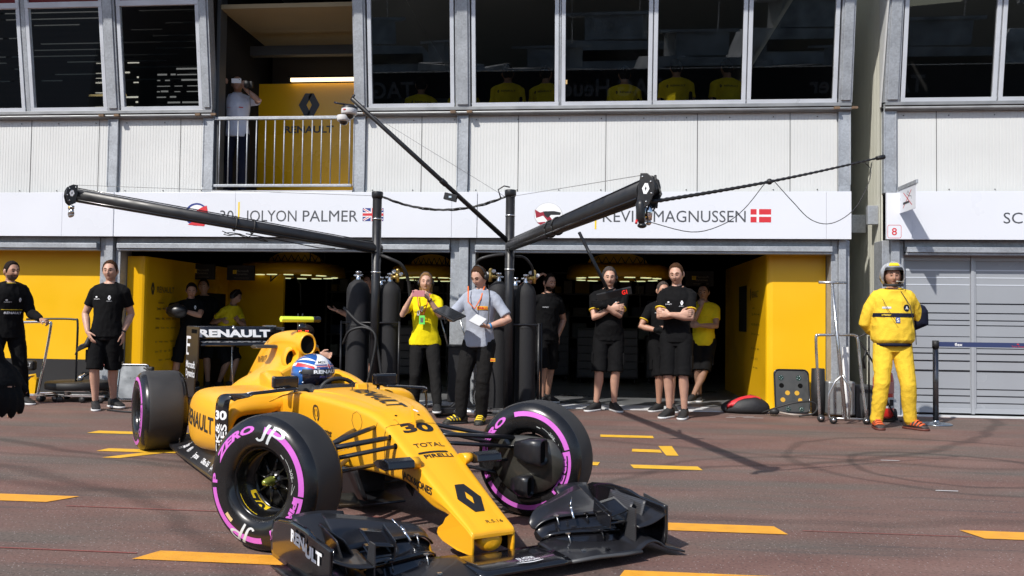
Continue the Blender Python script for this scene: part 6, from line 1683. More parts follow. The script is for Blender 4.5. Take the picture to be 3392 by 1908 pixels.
# 7. short man behind
I = person('shorter grey-haired man in black polo peering from behind the tall folded-arms man', (.83, 11.15), 12, 1.66, head=(4,2,2), hair=HGR, hairlen='short', skin=SK2, marks=team_marks()[:1], trim=SL,
  arms={'a': dict(w=(-.07,-.22,1.03), h=(-1,.3,-.3), fd=(1,-.1,.05), pn=(0,1,0), curl=.5), 'b': dict(w=(.10,-.24,1.05), h=(1,.2,-.4), fd=(-1,0,0), pn=(0,1,0))}, legs={'a': dict(f=(-.03,0), yaw=-42), 'b': dict(f=(.13,-.02), yaw=10)}, gloves='a')
# 8. tall man arms crossed
I = person('tall young man in black polo and long shorts with bare folded arms', (.95, 10.42), -14, 1.85, head=(-4,12,-2), hair=HBR, hairlen='short', skin=SK1, marks=team_marks(), trim=SL, chest=.96,
  arms={'a': dict(w=(.02,-.235,1.225), h=(-1,.25,-.5), fd=(1,.0,.2), pn=(.1,1,0), curl=.4), 'b': dict(w=(-.10,-.27,1.22), h=(1,.1,-.7), fd=(-.9,.1,.1), pn=(0,1,0), curl=.4)},
  legs={'a': dict(f=(-.075,.03), yaw=-36), 'b': dict(f=(.095,-.02), yaw=-18)})
# 9. man in yellow in the shade
I = person('man in yellow polo in the garage shade, hand on chin and legs crossed', (1.50, 12.6), -10, 1.74, head=(-6,6,0), hair=HDK, skin=SK3, topm=CYEL2, hipo=(.03,.0,-.04), trim='crew',
  arms={'a': dict(w=(-.03,-.22,1.36), h=(-.4,-.1,-1), fd=(.1,.1,.9), pn=(.3,.9,0), curl=.7), 'b': dict(w=(-.05,-.235,1.09), h=(1,.1,-.4), fd=(-1,.0,0), pn=(0,1,0), curl=.4)}, legs={'a': dict(f=(-.02,.05), yaw=-10), 'b': dict(f=(-.13,-.12), h=(.7,-1,0), yaw=-35)})
# 10. man with gloves holding a dark helmet bag in the left garage
I = person('man in black shirt and shorts working over a black gloved part inside the left garage', (-6.02, 12.35), 20, 1.64, head=(8,22,0), hair=HDK, skin=SK2, marks=team_marks()[1:2], trim=None, lean=(.03,-.06), vox=.008,
  arms={'a': dict(w=(-.16,-.30,1.22), h=(-1,.1,-.1), fd=(.9,-.35,0), pn=(.2,.8,-.1), curl=.6), 'b': dict(w=(.06,-.34,1.20), h=(.9,0,-.6), fd=(-.7,-.3,.1), pn=(-.4,.9,0), curl=.6)}, legs={'a': dict(f=(-.26,.0), h=(-.5,-1,0), yaw=-10), 'b': dict(f=(.0,.05), yaw=20)}, gloves='ab')
mb = MB(); mb.ball((-6.04, 11.95, 1.20), (.15,.10,.10), 18, 12); me = mb.mesh('h'); wrinkle(me, .03, 9, 4, 1)
tag(put('helmet_bag', me, mat('shiny_black_bag', (.02,.02,.022), .35)), 'shiny black bag held at chest height by the man deep in the left garage', 'bag')
I = person('man in black standing half hidden in the dark doorway of the left garage', (-6.12, 12.98), 10, 1.72, head=(0,0,0), hair=HDK, skin=SK3, trim='crew', vox=.009)
I = person('headset man in yellow and black polo bending over the rear wing in the left garage', (-5.80, 13.1), 70, 1.66, head=(10,30,0), hair=HDK, skin=SK3, topm=CYEL2, trim='crew', lean=(.16,-.04), hipo=(-.06,0,-.08), vox=.009,
  arms={'a': dict(w=(.06,-.28,1.08), h=(-.5,-.2,-.8), fd=(.6,-.5,-.3), curl=.4), 'b': dict(w=(.22,-.18,1.10), h=(.5,.2,-.8), fd=(.7,-.4,-.2), curl=.4)})
headset(I, False)
# 11. man reaching out from behind the left cylinders
I = person('man in black behind the left gas cylinders, one bare arm stretched out', (-3.28, 12.3), -30, 1.78, head=(0,0,0), hair=HDK, skin=SK2, trim='crew', vox=.009,
  arms={'a': dict(w=(-.42,-.20,1.23), h=(-.1,.2,-1), fd=(-.9,-.1,.25), pn=(0,-.2,1), curl=.2, spread=.5)})
# 12. mechanic crouching beyond the cockpit
I = person('mechanic in black crouching behind the car by the gas cylinders, wearing a wristwatch', (-3.44, 9.25), 60, 1.76, head=(20,45,0), hair=HDK, skin=SK1, top='overall', topm=CBK, bot='loose', hipo=(-.05,.2,-.64), lean=(.20,-.16), vox=.008,
  arms={'b': dict(w=(.46,-.10,.74), h=(-.2,.2,-1), fd=(1,0,-.1), curl=.4), 'a': dict(w=(.30,-.30,.62), h=(-.2,-.4,-1), fd=(.7,-.3,-.4))}, legs={'a': dict(f=(-.05,-.25), h=(.6,-.6,.6)), 'b': dict(f=(.12,.15), h=(1,.1,.5))})
watch(I, 'b', CHROME)
# 13. marshal
ORG = mat('orange_black_trainer', (.045,.035,.033), .6, var=.4, vscale=40)
I = person('race marshal in yellow overalls, silver helmet and black belt with hands behind his back', (3.25, 9.9), -4, 1.82, head=(-4,2,0), hair=None, skin=SK2, top='overall', topm=CMAR, bot='loose', botm=CMAR, shoe=ORG, sole=mat('dark_orange_sole',(.12,.03,.02),.6), chest=1.08, belly=.8, wr=.015,
  arms={'a': dict(w=(-.10,.17,1.00), h=(-.8,-.1,-.7), fd=(.9,.2,-.2), pn=(0,1,0)), 'b': dict(w=(.12,.20,1.06), h=(1,-.15,-.15), fd=(-.9,.2,-.2), pn=(0,1,0))}, legs={'a': dict(f=(-.17,0), yaw=-4), 'b': dict(f=(.19,0), yaw=38)})
r_ = I['root']
for nm, u, z, w_, h_, m_ in (('chest_band',-.215,.285,.43,.042,CNVY),('name_patch',-.135,.375,.085,.022,SOLEW),('badge',.075,.345,.066,.078,CNVY),('emblem_patch',-.01,.22,.045,.06,mat('blue_patch',(.05,.09,.3),.6))):
    chest_mark(I, 'x', u, z, w_, h_, m_, 0, None, nm, 'disc' if nm == 'badge' else 'rect')
chest_mark(I, 'STAND', -.14, .297, .085, .016, YELT, .02, None, 'printed_mark2'); chest_mark(I, 'S', -.002, .232, .028, .036, WHT, .03, None, 'printed_mark2'); chest_mark(I, 'A', .094, .368, .03, .034, WHT, .02, None, 'printed_mark2')
mb = MB(); sp_ = I['spine']; rg = []
for t, k_ in ((.20,.040),(.25,.044),(.30,.040)):
    c = sp_(t); rg.append([c + I['rv']*((.140*I['s']*1.08+k_)*math.cos(a)) + I['fv']*((.108*I['s']*1.08+k_)*math.sin(a)) for a in (2*PI*i/30 for i in range(30))])
mb.loft(rg, True, False); mb.build('belt', CNVY, r_, solid=.006)
mb = MB(); e_ = I['A']['b']['e']; capsule(mb, [e_.lerp(I['A']['b']['w'], .0)+V((.0,-.01,.10)), e_+V((.02,0,.0)), e_.lerp(I['A']['b']['w'],.35)], [.088,.086,.072], 16); put('arm_pad', voxel(mb, .008, 1), CNVY, r_)
mb = MB(); mb.tube([(-.155,-.16,1.42),(-.10,-.22,1.28),(-.03,-.235,1.17)], .003, 5); mb.tube([(.05,-.10,1.52),(.12,-.2,1.35),(.17,-.22,1.05),(.20,-.15,.93)], .004, 6); mb.build('radio_cable', RUB, r_)
HM = I['HM']; SILV = mat('silver_helmet_paint', (.50,.52,.55), .22, metal=.5, coat=.4)
mb = MB()
def mh(u, v):
    a = -PI+2*PI*u; lo = R(26) if abs(a) < R(52) else (R(26)+(R(-48)-R(26))*min(1,(abs(a)-R(52))/R(14)))
    e = lo+(PI/2-lo)*v; p = V((math.sin(a)*math.cos(e)*.128, -math.cos(a)*math.cos(e)*.142, math.sin(e)*.146)); return HM @ (p+V((0,.012,.010)))
mb.grid(mh, 60, 20); mb.build('helmet', SILV, r_, solid=.010)
mb = MB(); mb.grid(lambda u, v: HM @ (V((math.sin(R(-50+100*u))*math.cos(R(22+14*v))*.134, -math.cos(R(-50+100*u))*math.cos(R(22+14*v))*.150, math.sin(R(22+14*v))*.150))+V((0,.012,.008))), 20, 4); mb.build('helmet_peak', BLACK, r_)
mb = MB(); mb.grid(lambda u, v: HM @ (V((math.sin(R(-30+60*u))*math.cos(R(40+16*v))*.142, -math.cos(R(-30+60*u))*math.cos(R(40+16*v))*.156, math.sin(R(40+16*v))*.160))+V((0,.012,.010))), 14, 4); mb.build('helmet_sticker', YELT, r_)
mb = MB(); mb.grid(lambda u, v: HM @ (V((math.sin(R(-64+128*u))*.112, .02-math.cos(R(-64+128*u))*.10, -.115+.03*v))), 16, 3); mb.build('chin_strap', BLACK, r_, solid=.012)
for sg in (-1, 1):
    mb = MB(); mb.M = HM; mb.lathe([(0,sg*.09),(.05,sg*.092),(.052,sg*.118),(.03,sg*.128),(0,sg*.13)], 16, 'X', (0,.015,-.01)); mb.build('ear_cup', BLACK, r_)
mb = MB(); mb.M = HM; mb.tube([(.11,-.03,-.05),(.09,-.10,-.065),(.04,-.128,-.060),(.015,-.135,-.058)], [.004,.004,.004,.009], 6); mb.build('microphone', mat('pale_foam',(.5,.48,.42),.8), r_)
for q in 'ab':
    g = I['Lg'][q]; an = g['an']; mb = MB(); mb.tube([an-V((0,0,.01)), an+V((0,0,.03))], .05, 14); mb.build('ankle_cuff', CMAR, r_)
    fy = R(g['yaw']); fd = V((math.sin(fy), -math.cos(fy), 0)); ac = V((math.cos(fy), math.sin(fy), 0)); mb = MB(); g0 = an - V((0,0,.085))
    for j in range(4): mb.tube([g0+fd*(.03+.035*j)-ac*.050+V((0,0,.045)), g0+fd*(.05+.035*j)-ac*.02+V((0,0,.118-.017*j)), g0+fd*(.045+.035*j)+ac*.02+V((0,0,.116-.017*j)), g0+fd*(.02+.035*j)+ac*.050+V((0,0,.045))], .011, 6)
    mb.tube([g0-fd*.08+V((0,0,.06)), g0-fd*.02+ac*.046+V((0,0,.09))], .012, 6); mb.build('orange_shoe_stripe', mat('orange_shoe_mesh',(.70,.12,.03),.6), r_)
# 14. man on the balcony
I = person('man in white shirt and dark trousers photographing with a white phone from the balcony', (-5.16, 11.85), 12, 1.76, z0=2.84, head=(4,-3,0), hair=HDK, hairlen='buzz', skin=SK3, top='shirt', topm=CWHT, bot='trousers', botm=CNVY, vox=.007,
  arms={'a': dict(w=(-.135,-.26,1.545), h=(-1,.1,-.6), fd=(.6,-.4,.35), pn=(.3,.9,0), curl=.8), 'b': dict(w=(.20,-.20,1.50), h=(1,.1,-.75), fd=(-.3,-.3,.8), pn=(-.3,.9,.1), curl=.8)}, marks=[('r', .05, .345, .055, .014, REDT, 0, None, 'printed_mark', 'rect'), ('bar', -.11, .34, .06, .012, REDT)])
ph = empty('phone', (-5.03, 11.50, 2.84+1.575), R(6), 'white phone held up by the man on the balcony', 'phone')
mb = MB(); mb.cbox((0,0,0),(.135,.009,.066)); mb.build('case', SOLEW, ph, bevel=.009, seg=3); mb = MB(); mb.ball((.045,-.006,.018),(.007,.002,.007),8,4); mb.build('lens', GLB, ph)
cm = empty('camera', (-4.90, 11.62, 2.84+1.55), 0, 'black stills camera held beside his head by the man on the balcony', 'camera')
mb = MB(); mb.cbox((0,0,0),(.12,.06,.09)); mb.build('camera_body', RUB, cm, bevel=.012); mb = MB(); mb.lathe([(0,-.10),(.034,-.10),(.036,-.03),(.03,-.03)], 16); mb.build('lens', RUB, cm)
mb = MB(); mb.tube([(.0,.0,-.04),(.03,-.02,-.18),(.04,-.02,-.35),(.02,0,-.48)], .005, 6, flat=.4); mb.build('strap', RUB, cm)
# 15. suited crew member cut by the left edge, near the camera
I = person('crew member in black suit, gloves and crash helmet cut off by the left edge', (-2.155, 2.32), 80, 1.94, head=(0,10,0), hair=None, top='overall', topm=CBK, bot='loose', lean=(.178,0), gloves='b', legs={'a': dict(f=(-.05,-.12)), 'b': dict(f=(-.02,.12))},
  arms={'a': dict(w=(.475,-.06,1.03), h=(-.4,0,-1), fd=(.55,-.05,-.80), pn=(-.85,.1,-.5), curl=.35, thumb=.1, spread=.3), 'b': dict(w=(.10,.25,.95), h=(-.6,0,-1))})
d = I['A']['a']; mb = MB(); hand(mb, d['w'], d['fd'], d['pn'], 1, .3, 1.05, 1.35, .3, .1); capsule(mb, [d['w']-V((.03,0,-.05)), d['w']], [.040,.038], 12); put('glove', voxel(mb, .006, 2), CBK, I['root'])
HM = I['HM']; mb = MB(); mb.M = HM @ Matrix.Scale(1.42, 4)
mb.loft([[V((.088*math.cos(e)*math.sin(a), -.10*math.cos(e)*math.cos(a)+.008, .098*math.sin(e)+.006)) for a in (2*PI*j/36 for j in range(36))] for e in (R(-70+160*i/24) for i in range(25))], True, True); mb.build('helmet', GLB, I['root'])
mb = MB(); mb.M = HM @ Matrix.Scale(1.43, 4); mb.grid(lambda u, v: V((.088*math.cos(R(-22+14*v))*math.sin(R(20+60*u)), -.10*math.cos(R(-22+14*v))*math.cos(R(20+60*u))+.008, .098*math.sin(R(-22+14*v))+.006)), 12, 3); mb.build('helmet_stripe', SOLEW, I['root'])
# 16. people in yellow behind the upper windows, backs to the glass
I = person('yellow-shirted person behind the middle of the second window right of the balcony', (-1.27, 11.95), 183, 1.80, z0=2.93, hair=HDK, skin=SK3, topm=CYEL2, trim='crew', no_legs=True, bot=None, vox=.011, group='people in yellow shirts behind the upper windows')
proto = I['root']; chest_mark(I, 'RENAULT', .10, .40, -.19, .03, mat('dark_back_print',(.02,.02,.02),.7), .02, V((0,1,0)), 'printed_back') if False else None
mb = MB(); bvv = BVHTree.FromPolygons([v.co.copy() for v in I['topo'].data.vertices], [tuple(p.vertices) for p in I['topo'].data.polygons])
words(mb, 'RENAULT', (0,0,0),(1,0,0),(0,1,0), .20, .026, .02, cut=2, fn=lambda a, b: drop(bvv, (-.08+a, -.6, 1.37+b), (0,1,0)))
for pl in diamond(-.12, 1.383, .03, .045): poly_map(mb, pl, lambda a, b: drop(bvv, (a, -.6, b), (0,1,0)))
mb.build('printed_back', mat('dark_back_print',(.02,.02,.02),.7), proto, recalc=False)
mb = MB(); mb.box((-.215,-.06,1.0),(-.165,.06,1.32)); mb.box((.165,-.06,1.0),(.215,.06,1.32)); mb.build('side_panel', CBK, proto, bevel=.02)
for x, y, rz, lb in ((-.74,12.0,-14,'yellow-shirted person at the right end of the second window right of the balcony'),(.36,12.1,6,'person in yellow shirt behind the third window right of the balcony'),(1.06,11.9,-4,'yellow-shirted person behind the left part of the fourth window right of the balcony'),(1.75,11.95,10,'yellow-shirted person at the right end of the fourth window right of the balcony'),(-2.62,12.5,8,'dim person in yellow behind the first window right of the balcony'),(-1.98,12.5,-6,'dim yellow-shirted person behind the post right of the first window')):
    c = copy_tree(proto); c.location = (x, y, 2.93 + (.03 if x > 1 else 0)); c.rotation_euler = (0, 0, R(rz)); c['label'] = lb
# ================================================================ PIT EQUIPMENT
def cyl(mb, a, b, r, n=20): mb.tube([a, b], r, n)
GREYC = mat('clear_cable', (.22,.22,.22), .4)
# ---- hose gantries
def boomhead(mb, end, d, r):
    pass
def gantry(x, y, ztop, end, zr, label):
    g = empty('hose_gantry', (x, y, 0), 0, label, 'gantry'); E_ = V(end) - V((x, y, 0))
    mb = MB(); mb.tube([(0,0,.02),(0,0,ztop-.08)], .056, 20); mb.tube([(0,0,.0),(0,0,.03)], .19, 20); mb.build('pole', MATTE, g)
    mb = MB(); mb.lathe([(0,ztop),(.066,ztop),(.070,ztop-.01),(.070,ztop-.06),(.058,ztop-.085),(0,ztop-.085)], 22, 'Z'); mb.build('pole_cap', MATTE, g)
    mb = MB()
    for z in (zr+.35, zr-.3): mb.tube([(0,0,z),(0,0,z+.02)], .060, 20)
    mb.build('clamp', STEEL, g)
    A = V((0,0,zr)); d = (E_-A).normalized(); sd = d.cross(V((0,0,1))).normalized(); u = sd.cross(d)
    mb = MB(); A0 = A - d*.07
    rg = []
    for q, k in ((0,.8),(.02,1),(1,1)):
        c = A0.lerp(E_, q); rg.append([c + sd*(.050*k*math.cos(a)) + u*(.066*k*math.sin(a)) for a in (2*PI*i/28 for i in range(28))])
    mb.loft(rg, True, True); mb.build('boom', MATTE, g)
    mb = MB(); mb.tube([A0 + u*.075, E_ + u*.075], .006, 6); mb.tube([A0 - u*.05 + sd*.045, E_ - u*.05 + sd*.045], .008, 6); mb.tube([A0 - u*.05 - sd*.045, E_ - u*.05 - sd*.045], .008, 6); mb.build('boom_seam', GLB, g)
    L = (E_-A).length
    for q in (.46, .52):
        c = A.lerp(E_, q); mb = MB(); mb.tube([c + sd*(.061*math.cos(a)) + u*(.079*math.sin(a)) for a in (2*PI*i/20 for i in range(21))], .008, 6); mb.build('strap', RUB, g)
    return g, A, E_, d, sd, u
def head(g, E_, d, sd, u, k=.82):
    d, u = d*k, u*k
    mb = MB()
    out = [(-.03,.115),(.02,.118),(.065,.09),(.085,.04),(.085,-.03),(.06,-.10),(.02,-.13),(-.03,-.10)]
    for s in (-1, 1): mb.prism([E_ + d*a + u*b + sd*s*.048 for a, b in out], sd*s*.010)
    mb.build('end_plate', MATTE, g, bevel=.003)
    mb = MB(); mb.tube([E_ + d*.02 + u*.02 - sd*.055, E_ + d*.02 + u*.02 + sd*.055], .05, 18); mb.build('hose_reel', RUB, g)
    mb = MB()
    for pl in diamond(0, 0, .055, .075): mb.add([E_ + d*(.025+a)*1 + u*(.01+b) + sd*(-.0600 if sd.y > 0 else .0600) for a, b in pl], [tuple(range(len(pl)))])
    mb.build('emblem', WHT, g, recalc=False)
    mb = MB()
    for s in (-1, 1):
        for a, b in ((-.01,.09),(.055,.06),(.07,-.02),(.04,-.08)): mb.ball(E_ + d*a + u*b + sd*s*.058, .007, 8, 5)
    mb.build('bolt', STEEL, g)
gL, A, E_, d, sd, u = gantry(-2.68, 10.3, 2.68, (-5.14, 8.0, 2.315), 1.985, 'black hose gantry whose long boom slopes up to the left over the car')
head(gL, E_, d, sd, u)
for k, m_ in ((-.03, STEEL), (.04, BRASS)):
    mb = MB(); c = E_ + d*.0 - u*.11 + sd*k; mb.tube([c, c - V((0,0,.03))], .022, 14); mb.build('coupling_collar', m_, gL)
    mb = MB(); mb.tube([c - V((0,0,.03)), c - V((0,0,.085))], [.016,.024], 14); mb.ball(c - V((0,0,.09)), .022, 12, 8); mb.build('coupling', STEEL, gL)
mb = MB(); mb.tube([E_ + u*.10, V((0,0,2.63))], .0025, 5); mb.build('stay_wire', GREYC, gL)
mb = MB(); c = A.lerp(E_, .48)
rr = random.Random(5)
for j in range(3): mb.tube([c - u*.09 + d*(.25*(k_-3)) *.35 + V((rr.uniform(-.02,.02), rr.uniform(-.02,.02), rr.uniform(-.05,.0))) for k_ in range(7)], .005, 5)
mb.tube([c - u*.09, c - u*.10 - d*.5, A.lerp(E_, .22) - u*.11, A.lerp(E_, .16) - u*.085], .006, 5); mb.build('tied_cable', RUB, gL)
gR, A, E_, d, sd, u = gantry(-1.045, 10.3, 2.70, (.285, 5.35, 1.955), 2.03, 'black hose gantry whose thick boom points towards the camera over the right garage')
d2 = V((.90,-.40,-.12)).normalized(); s2 = d2.cross(V((0,0,1))).normalized(); head(gR, E_ + d2*.01, d2, s2, s2.cross(d2), .88)
mb = MB(); c = E_ + d*.03 - u*.06 + sd*.03; mb.tube([c, c - V((0,0,.03)), c - V((0,0,.11)), c + V((.008,0,-.15))], [.022,.033,.024,.018], 16); mb.ball(c + V((.008,0,-.158)), (.029,.029,.017), 16, 8); mb.build('air_gun', MATTE, gR)
mb = MB(); mb.tube([c + V((-.024,-.0,-.125)), c + V((-.028,-.01,-.146))], .008, 8); mb.build('trigger', REDT, gR)
mb = MB(); c2 = E_ - u*.08 - sd*.03; mb.tube([c2, c2 - V((0,0,.05)), c2 - V((0,0,.10))], [.018,.026,.020], 14); mb.ball(c2 - V((0,0,.115)), .018, 10, 8); mb.build('coupling', CHROME, gR)
mb = MB(); mb.tube([E_ + u*.06 - sd*.08, E_ + d*.03 - u*.02 - sd*.10, E_ - u*.12 - sd*.06, E_ - u*.14 - sd*.01, c + V((0,0,-.14))], .006, 6); mb.tube([E_ + u*.1 - sd*.07, E_ - d*.05 - u*.03 - sd*.10, E_ - u*.1 - sd*.08], .008, 6); mb.build('air_hose', RUB, gR)
mb = MB(); mb.tube([E_ + u*.10, V((0,0,2.62))], .0025, 5); mb.build('stay_wire', GREYC, gR)
# camera strut off the right pole
S0 = V((0,0,2.06)); S1 = V((-1.60,-1.30,3.50))
mb = MB(); mb.tube([S0, S0.lerp(S1,.45), S1], [.030,.027,.024], 12); mb.build('camera_strut', MATTE, gR)
mb = MB(); mb.tube([S0.lerp(S1,.45)-(S1-S0).normalized()*.05, S0.lerp(S1,.45)+(S1-S0).normalized()*.03], .034, 12); b_ = S0.lerp(S1,.37); mb.cbox(b_+V((-.05,-.02,-.05)), (.15,.07,.08), Matrix.Rotation(R(14),3,'Y')); mb.build('strut_light', MATTE, gR, bevel=.005)
mb = MB(); mb.cbox(b_+V((-.05,-.058,-.05)), (.03,.004,.02)); mb.build('strut_lamp', CHROME, gR)
mb = MB(); mb.tube([S1 - (S1-S0).normalized()*.28 + V((0,0,.02)), V((0,0,2.58))], .0022, 5); mb.build('stay_wire', GREYC, gR)
cm = empty('surveillance_camera', V((-1.045,10.3,0)) + S1 + V((-.02,0,-.12)), 0, 'twin white dome cameras hanging at the tip of the diagonal black strut', 'camera')
mb = MB(); mb.lathe([(0,.05),(.05,.048),(.085,.02),(.088,.0),(.08,-.02)], 24, 'Z'); mb.build('mount', MATTE, cm)
for x, z, r in ((.0,-.03,.085),(-.06,-.10,.07)):
    mb = MB(); mb.lathe([(r*.98,.03),(r,.02),(r,-.015),(r*.9,-.03),(r*.7,-.035)], 24, 'Z', (x,-.01,z)); mb.build('dome_ring', SOLEW, cm)
    mb = MB(); mb.ball((x,-.01,z-.03), (r*.68,r*.68,r*.62), 20, 12); mb.build('dome', GLB, cm)
mb = MB(); mb.cbox((-.03,-.096,-.02),(.03,.004,.010)); mb.build('red_tab', REDT, cm); mb = MB(); mb.tube([(.03,0,.12),(.05,0,.16)], .014, 8); mb.tube([(-.02,0,.05),(-.14,0,.07),(-.17,0,.08)], .010, 8); mb.build('camera_arm', MATTE, cm)
# cable between the poles
mb = MB()
for j, of in enumerate((0,.018,-.016)):
    mb.tube([(-2.64+1.56*t, 10.3+of, 2.63 - (1-(2*t-1)**2)*.17 + .010*math.sin(t*26+j*2.1)) for t in (i/30 for i in range(31))], .008, 6)
mb.tube([(-1.16,10.28,2.60),(-1.19,10.27,2.70),(-1.12,10.27,2.745),(-1.05,10.27,2.73)], .008, 6)
tag(mb.build('pole_cable', RUB), 'twisted black cables slung between the tops of the two gantry poles', 'cable')
# whip with cable at the right boom
wp = empty('whip_pole', (.33, 5.33, 1.885), 0, 'long thin bound whip reaching from the right boom tip towards the building gap', 'pole')
a_, b_ = V((0,0,0)), V((1.54,.67,.385))
mb = MB(); mb.tube([a_.lerp(b_, i/80)+V((0,0,.035*math.sin(i/80*PI)*-.5)) for i in range(81)], [.0105+.0035*(i % 2) - .006*i/80 for i in range(81)], 8); mb.build('rod', RUB, wp)
mb = MB(); mb.tube([b_, b_+(b_-a_).normalized()*.05], [.014,.017], 10); mb.ball(b_+(b_-a_).normalized()*.055, .017, 10, 8); mb.ball(a_.lerp(b_,.5)+V((0,0,-.017)), .020, 10, 8); mb.build('tip', RUB, wp)
mb = MB()
mb.tube(crom([V(p) for p in ((-.03,0,-.12),(.25,.1,-.175),(.45,.2,-.12),(.6,.28,-.01),(.74,.32,.165))], 5), .0028, 5)
mb.tube(crom([V(p) for p in ((.80,.33,.175),(.92,.36,.05),(1.05,.42,-.06),(1.2,.5,-.075),(1.36,.58,.02),(1.46,.62,.18),(1.50,.66,.30),(1.46,.66,.355))], 5), .0028, 5); mb.build('cable', RUB, wp)
# hanging display on a rod
hd = empty('hanging_display', (-.16, 7.7, 1.95), 0, 'slim black sign with red digits hanging on a rod from the right boom', 'display')
mb = MB(); mb.tube([(0,0,-.02),(.255,-.19,-.535)], .015, 10); mb.build('rod', MATTE, hd)
rt = Matrix.Rotation(R(-13), 3, 'Y') @ Matrix.Rotation(R(20), 3, 'X')
mb = MB(); mb.cbox((.31,-.22,-.570), (.30,.03,.062), rt); mb.build('panel', BLACK, hd, bevel=.004)
mb = MB(); words(mb, 'G1', (0,0,0),(1,0,0),(0,1,0), .046,.036,.03, fn=lambda a, b: V((.31,-.22,-.570)) + rt @ V((.065+a,-.0165,-.018+b)))
mb.build('digits', mat('lit_red_digits', (.4,.01,.01), .4, emit=(1,.03,.02), es=.9), hd, recalc=False)

# ---- gas cylinders
COVER = mat('black_neoprene_cover', (.010,.010,.012), .75, bump=.2, bscale=30)
def cylinder(x, y, r, h, label, brass=True, flip=1):
    c = empty('gas_cylinder', (x, y, 0), 0, label, 'gas cylinder', 'gas cylinders in black covers')
    mb = MB(); mb.lathe([(0,.02),(r*.96,.02),(r,.05),(r*1.01,h*.4),(r,h-.16),(r*.96,h-.10),(r*.78,h-.04),(r*.40,h),(.05,h+.01),(0,h+.01)], 28, 'Z'); mb.build('cover', COVER, c)
    mb = MB(); mb.lathe([(r*1.012,1.03),(r*1.02,1.035),(r*1.02,1.055),(r*1.012,1.06)], 28, 'Z'); mb.build('strap', BLACK, c)
    mb = MB(); mb.lathe([(.03,h+.0),(.03,h+.04),(.022,h+.05),(.022,h+.085),(.035,h+.09),(.035,h+.11),(.0,h+.115)], 14, 'Z'); mb.tube([(-.06,0,h+.06),(.06,0,h+.06)], .014, 8); mb.build('valve', CHROME, c)
    if brass:
        mb = MB(); mb.tube([(flip*.03,-.02,h+.06),(flip*.10,-.03,h+.065)], .022, 10); mb.tube([(flip*.10,-.03,h+.0),(flip*.10,-.03,h+.14)], .024, 12); mb.ball((flip*.10,-.03,h+.145), .024, 10, 8); mb.build('regulator', BRASS, c)
        for gx, gz in ((.145,.10),(.06,.13)):
            mb = MB(); mb.lathe([(0,-.052),(.026,-.052),(.028,-.03),(0,-.028)], 16, 'Y', (flip*gx,0,h+gz)); gg = mb.build('gauge', CHROME, c)
            mb = MB(); mb.lathe([(0,-.0535),(.021,-.0535)], 16, 'Y', (flip*gx,0,h+gz)); mb.build('gauge_face', SOLEW, gg)
    return c
cylinder(-2.93, 10.42, .142, 1.60, 'leftmost tall gas cylinder, behind the airbox', False)
cylinder(-2.54, 10.45, .135, 1.58, 'tall gas cylinder with brass regulator just left of the woman in yellow', True, 1)
cylinder(-2.74, 10.80, .12, 1.55, 'gas cylinder half hidden behind the left gantry pole', False)
cylinder(-1.20, 10.55, .135, 1.60, 'gas cylinder with brass regulator right behind the man in the grey shirt', True, -1)
cylinder(-.86, 10.50, .125, 1.58, 'rightmost gas cylinder with brass regulator, next to the bearded man', True, 1)
cylinder(-1.02, 10.85, .12, 1.56, 'gas cylinder half hidden behind the right gantry pole', False)
def hose(name, pts, r, label, m=RUB, cat='hose', n=5, seg=8):
    mb = MB(); mb.tube(crom([V(p) for p in pts], n), r, seg); return tag(mb.build(name, m), label, cat)
hose('air_hose', [(-3.05,10.22,1.26),(-2.85,10.18,1.08),(-2.66,10.15,.98),(-2.60,10.15,.75),(-2.55,10.15,.45),(-2.50,10.14,.22),(-2.46,10.1,.02)], .018, 'thick black hose crossing the left gas cylinders and falling between them')
hose('air_hose', [(-3.06,10.25,.82),(-2.95,10.16,.98),(-2.75,10.14,1.02),(-2.62,10.12,.90),(-2.68,10.12,.5),(-2.76,10.12,.2),(-2.8,10.1,.02)], .016, 'looped black hose hanging from the left gas cylinder rack')
hose('air_hose', [(-2.62,10.3,1.90),(-2.50,10.25,1.86),(-2.36,10.3,1.78),(-2.30,10.4,1.60),(-2.28,10.45,1.35)], .020, 'black hose dropping from the left boom root behind the woman')
hose('air_hose', [(-1.10,10.3,1.92),(-1.26,10.25,1.90),(-1.42,10.25,1.84),(-1.46,10.4,1.70)], .018, 'black hose arching left from the right gantry pole')
hose('air_hose', [(-.98,10.3,1.90),(-.86,10.25,1.88),(-.78,10.35,1.78),(-.77,10.45,1.68)], .015, 'black hose curling right from the right gantry pole to the regulator')
fr = empty('cylinder_rack', (-1.05, 10.6, 0), 0, 'black steel rack holding the right gas cylinders', 'rack')
for a, b in (((-.32,-.22,0),(-.32,-.22,1.1)),((.36,-.22,0),(.36,-.22,1.1)),((-.32,.3,0),(-.32,.3,1.1)),((.36,.3,0),(.36,.3,1.1))):
    mb = MB(); mb.tube([a, b], .015, 8); mb.build('upright', MATTE, fr)
for z in (.06, 1.08):
    mb = MB(); mb.tube([(-.32,-.22,z),(.36,-.22,z)], .014, 8); mb.build('rail', MATTE, fr)
mb = MB(); mb.box((-.34,-.24,.03),(.38,.34,.055)); mb.build('base', STEEL, fr)
fr = empty('cylinder_rack', (-2.74, 10.6, 0), 0, 'black steel rack holding the left gas cylinders', 'rack')
for a, b in (((-.36,-.30,0),(-.36,-.30,1.1)),((.36,-.30,0),(.36,-.30,1.1))):
    mb = MB(); mb.tube([a, b], .013, 8); mb.build('upright', MATTE, fr)
for z in (.06, 1.08):
    mb = MB(); mb.tube([(-.36,-.30,z),(.36,-.30,z)], .012, 8); mb.build('rail', MATTE, fr)
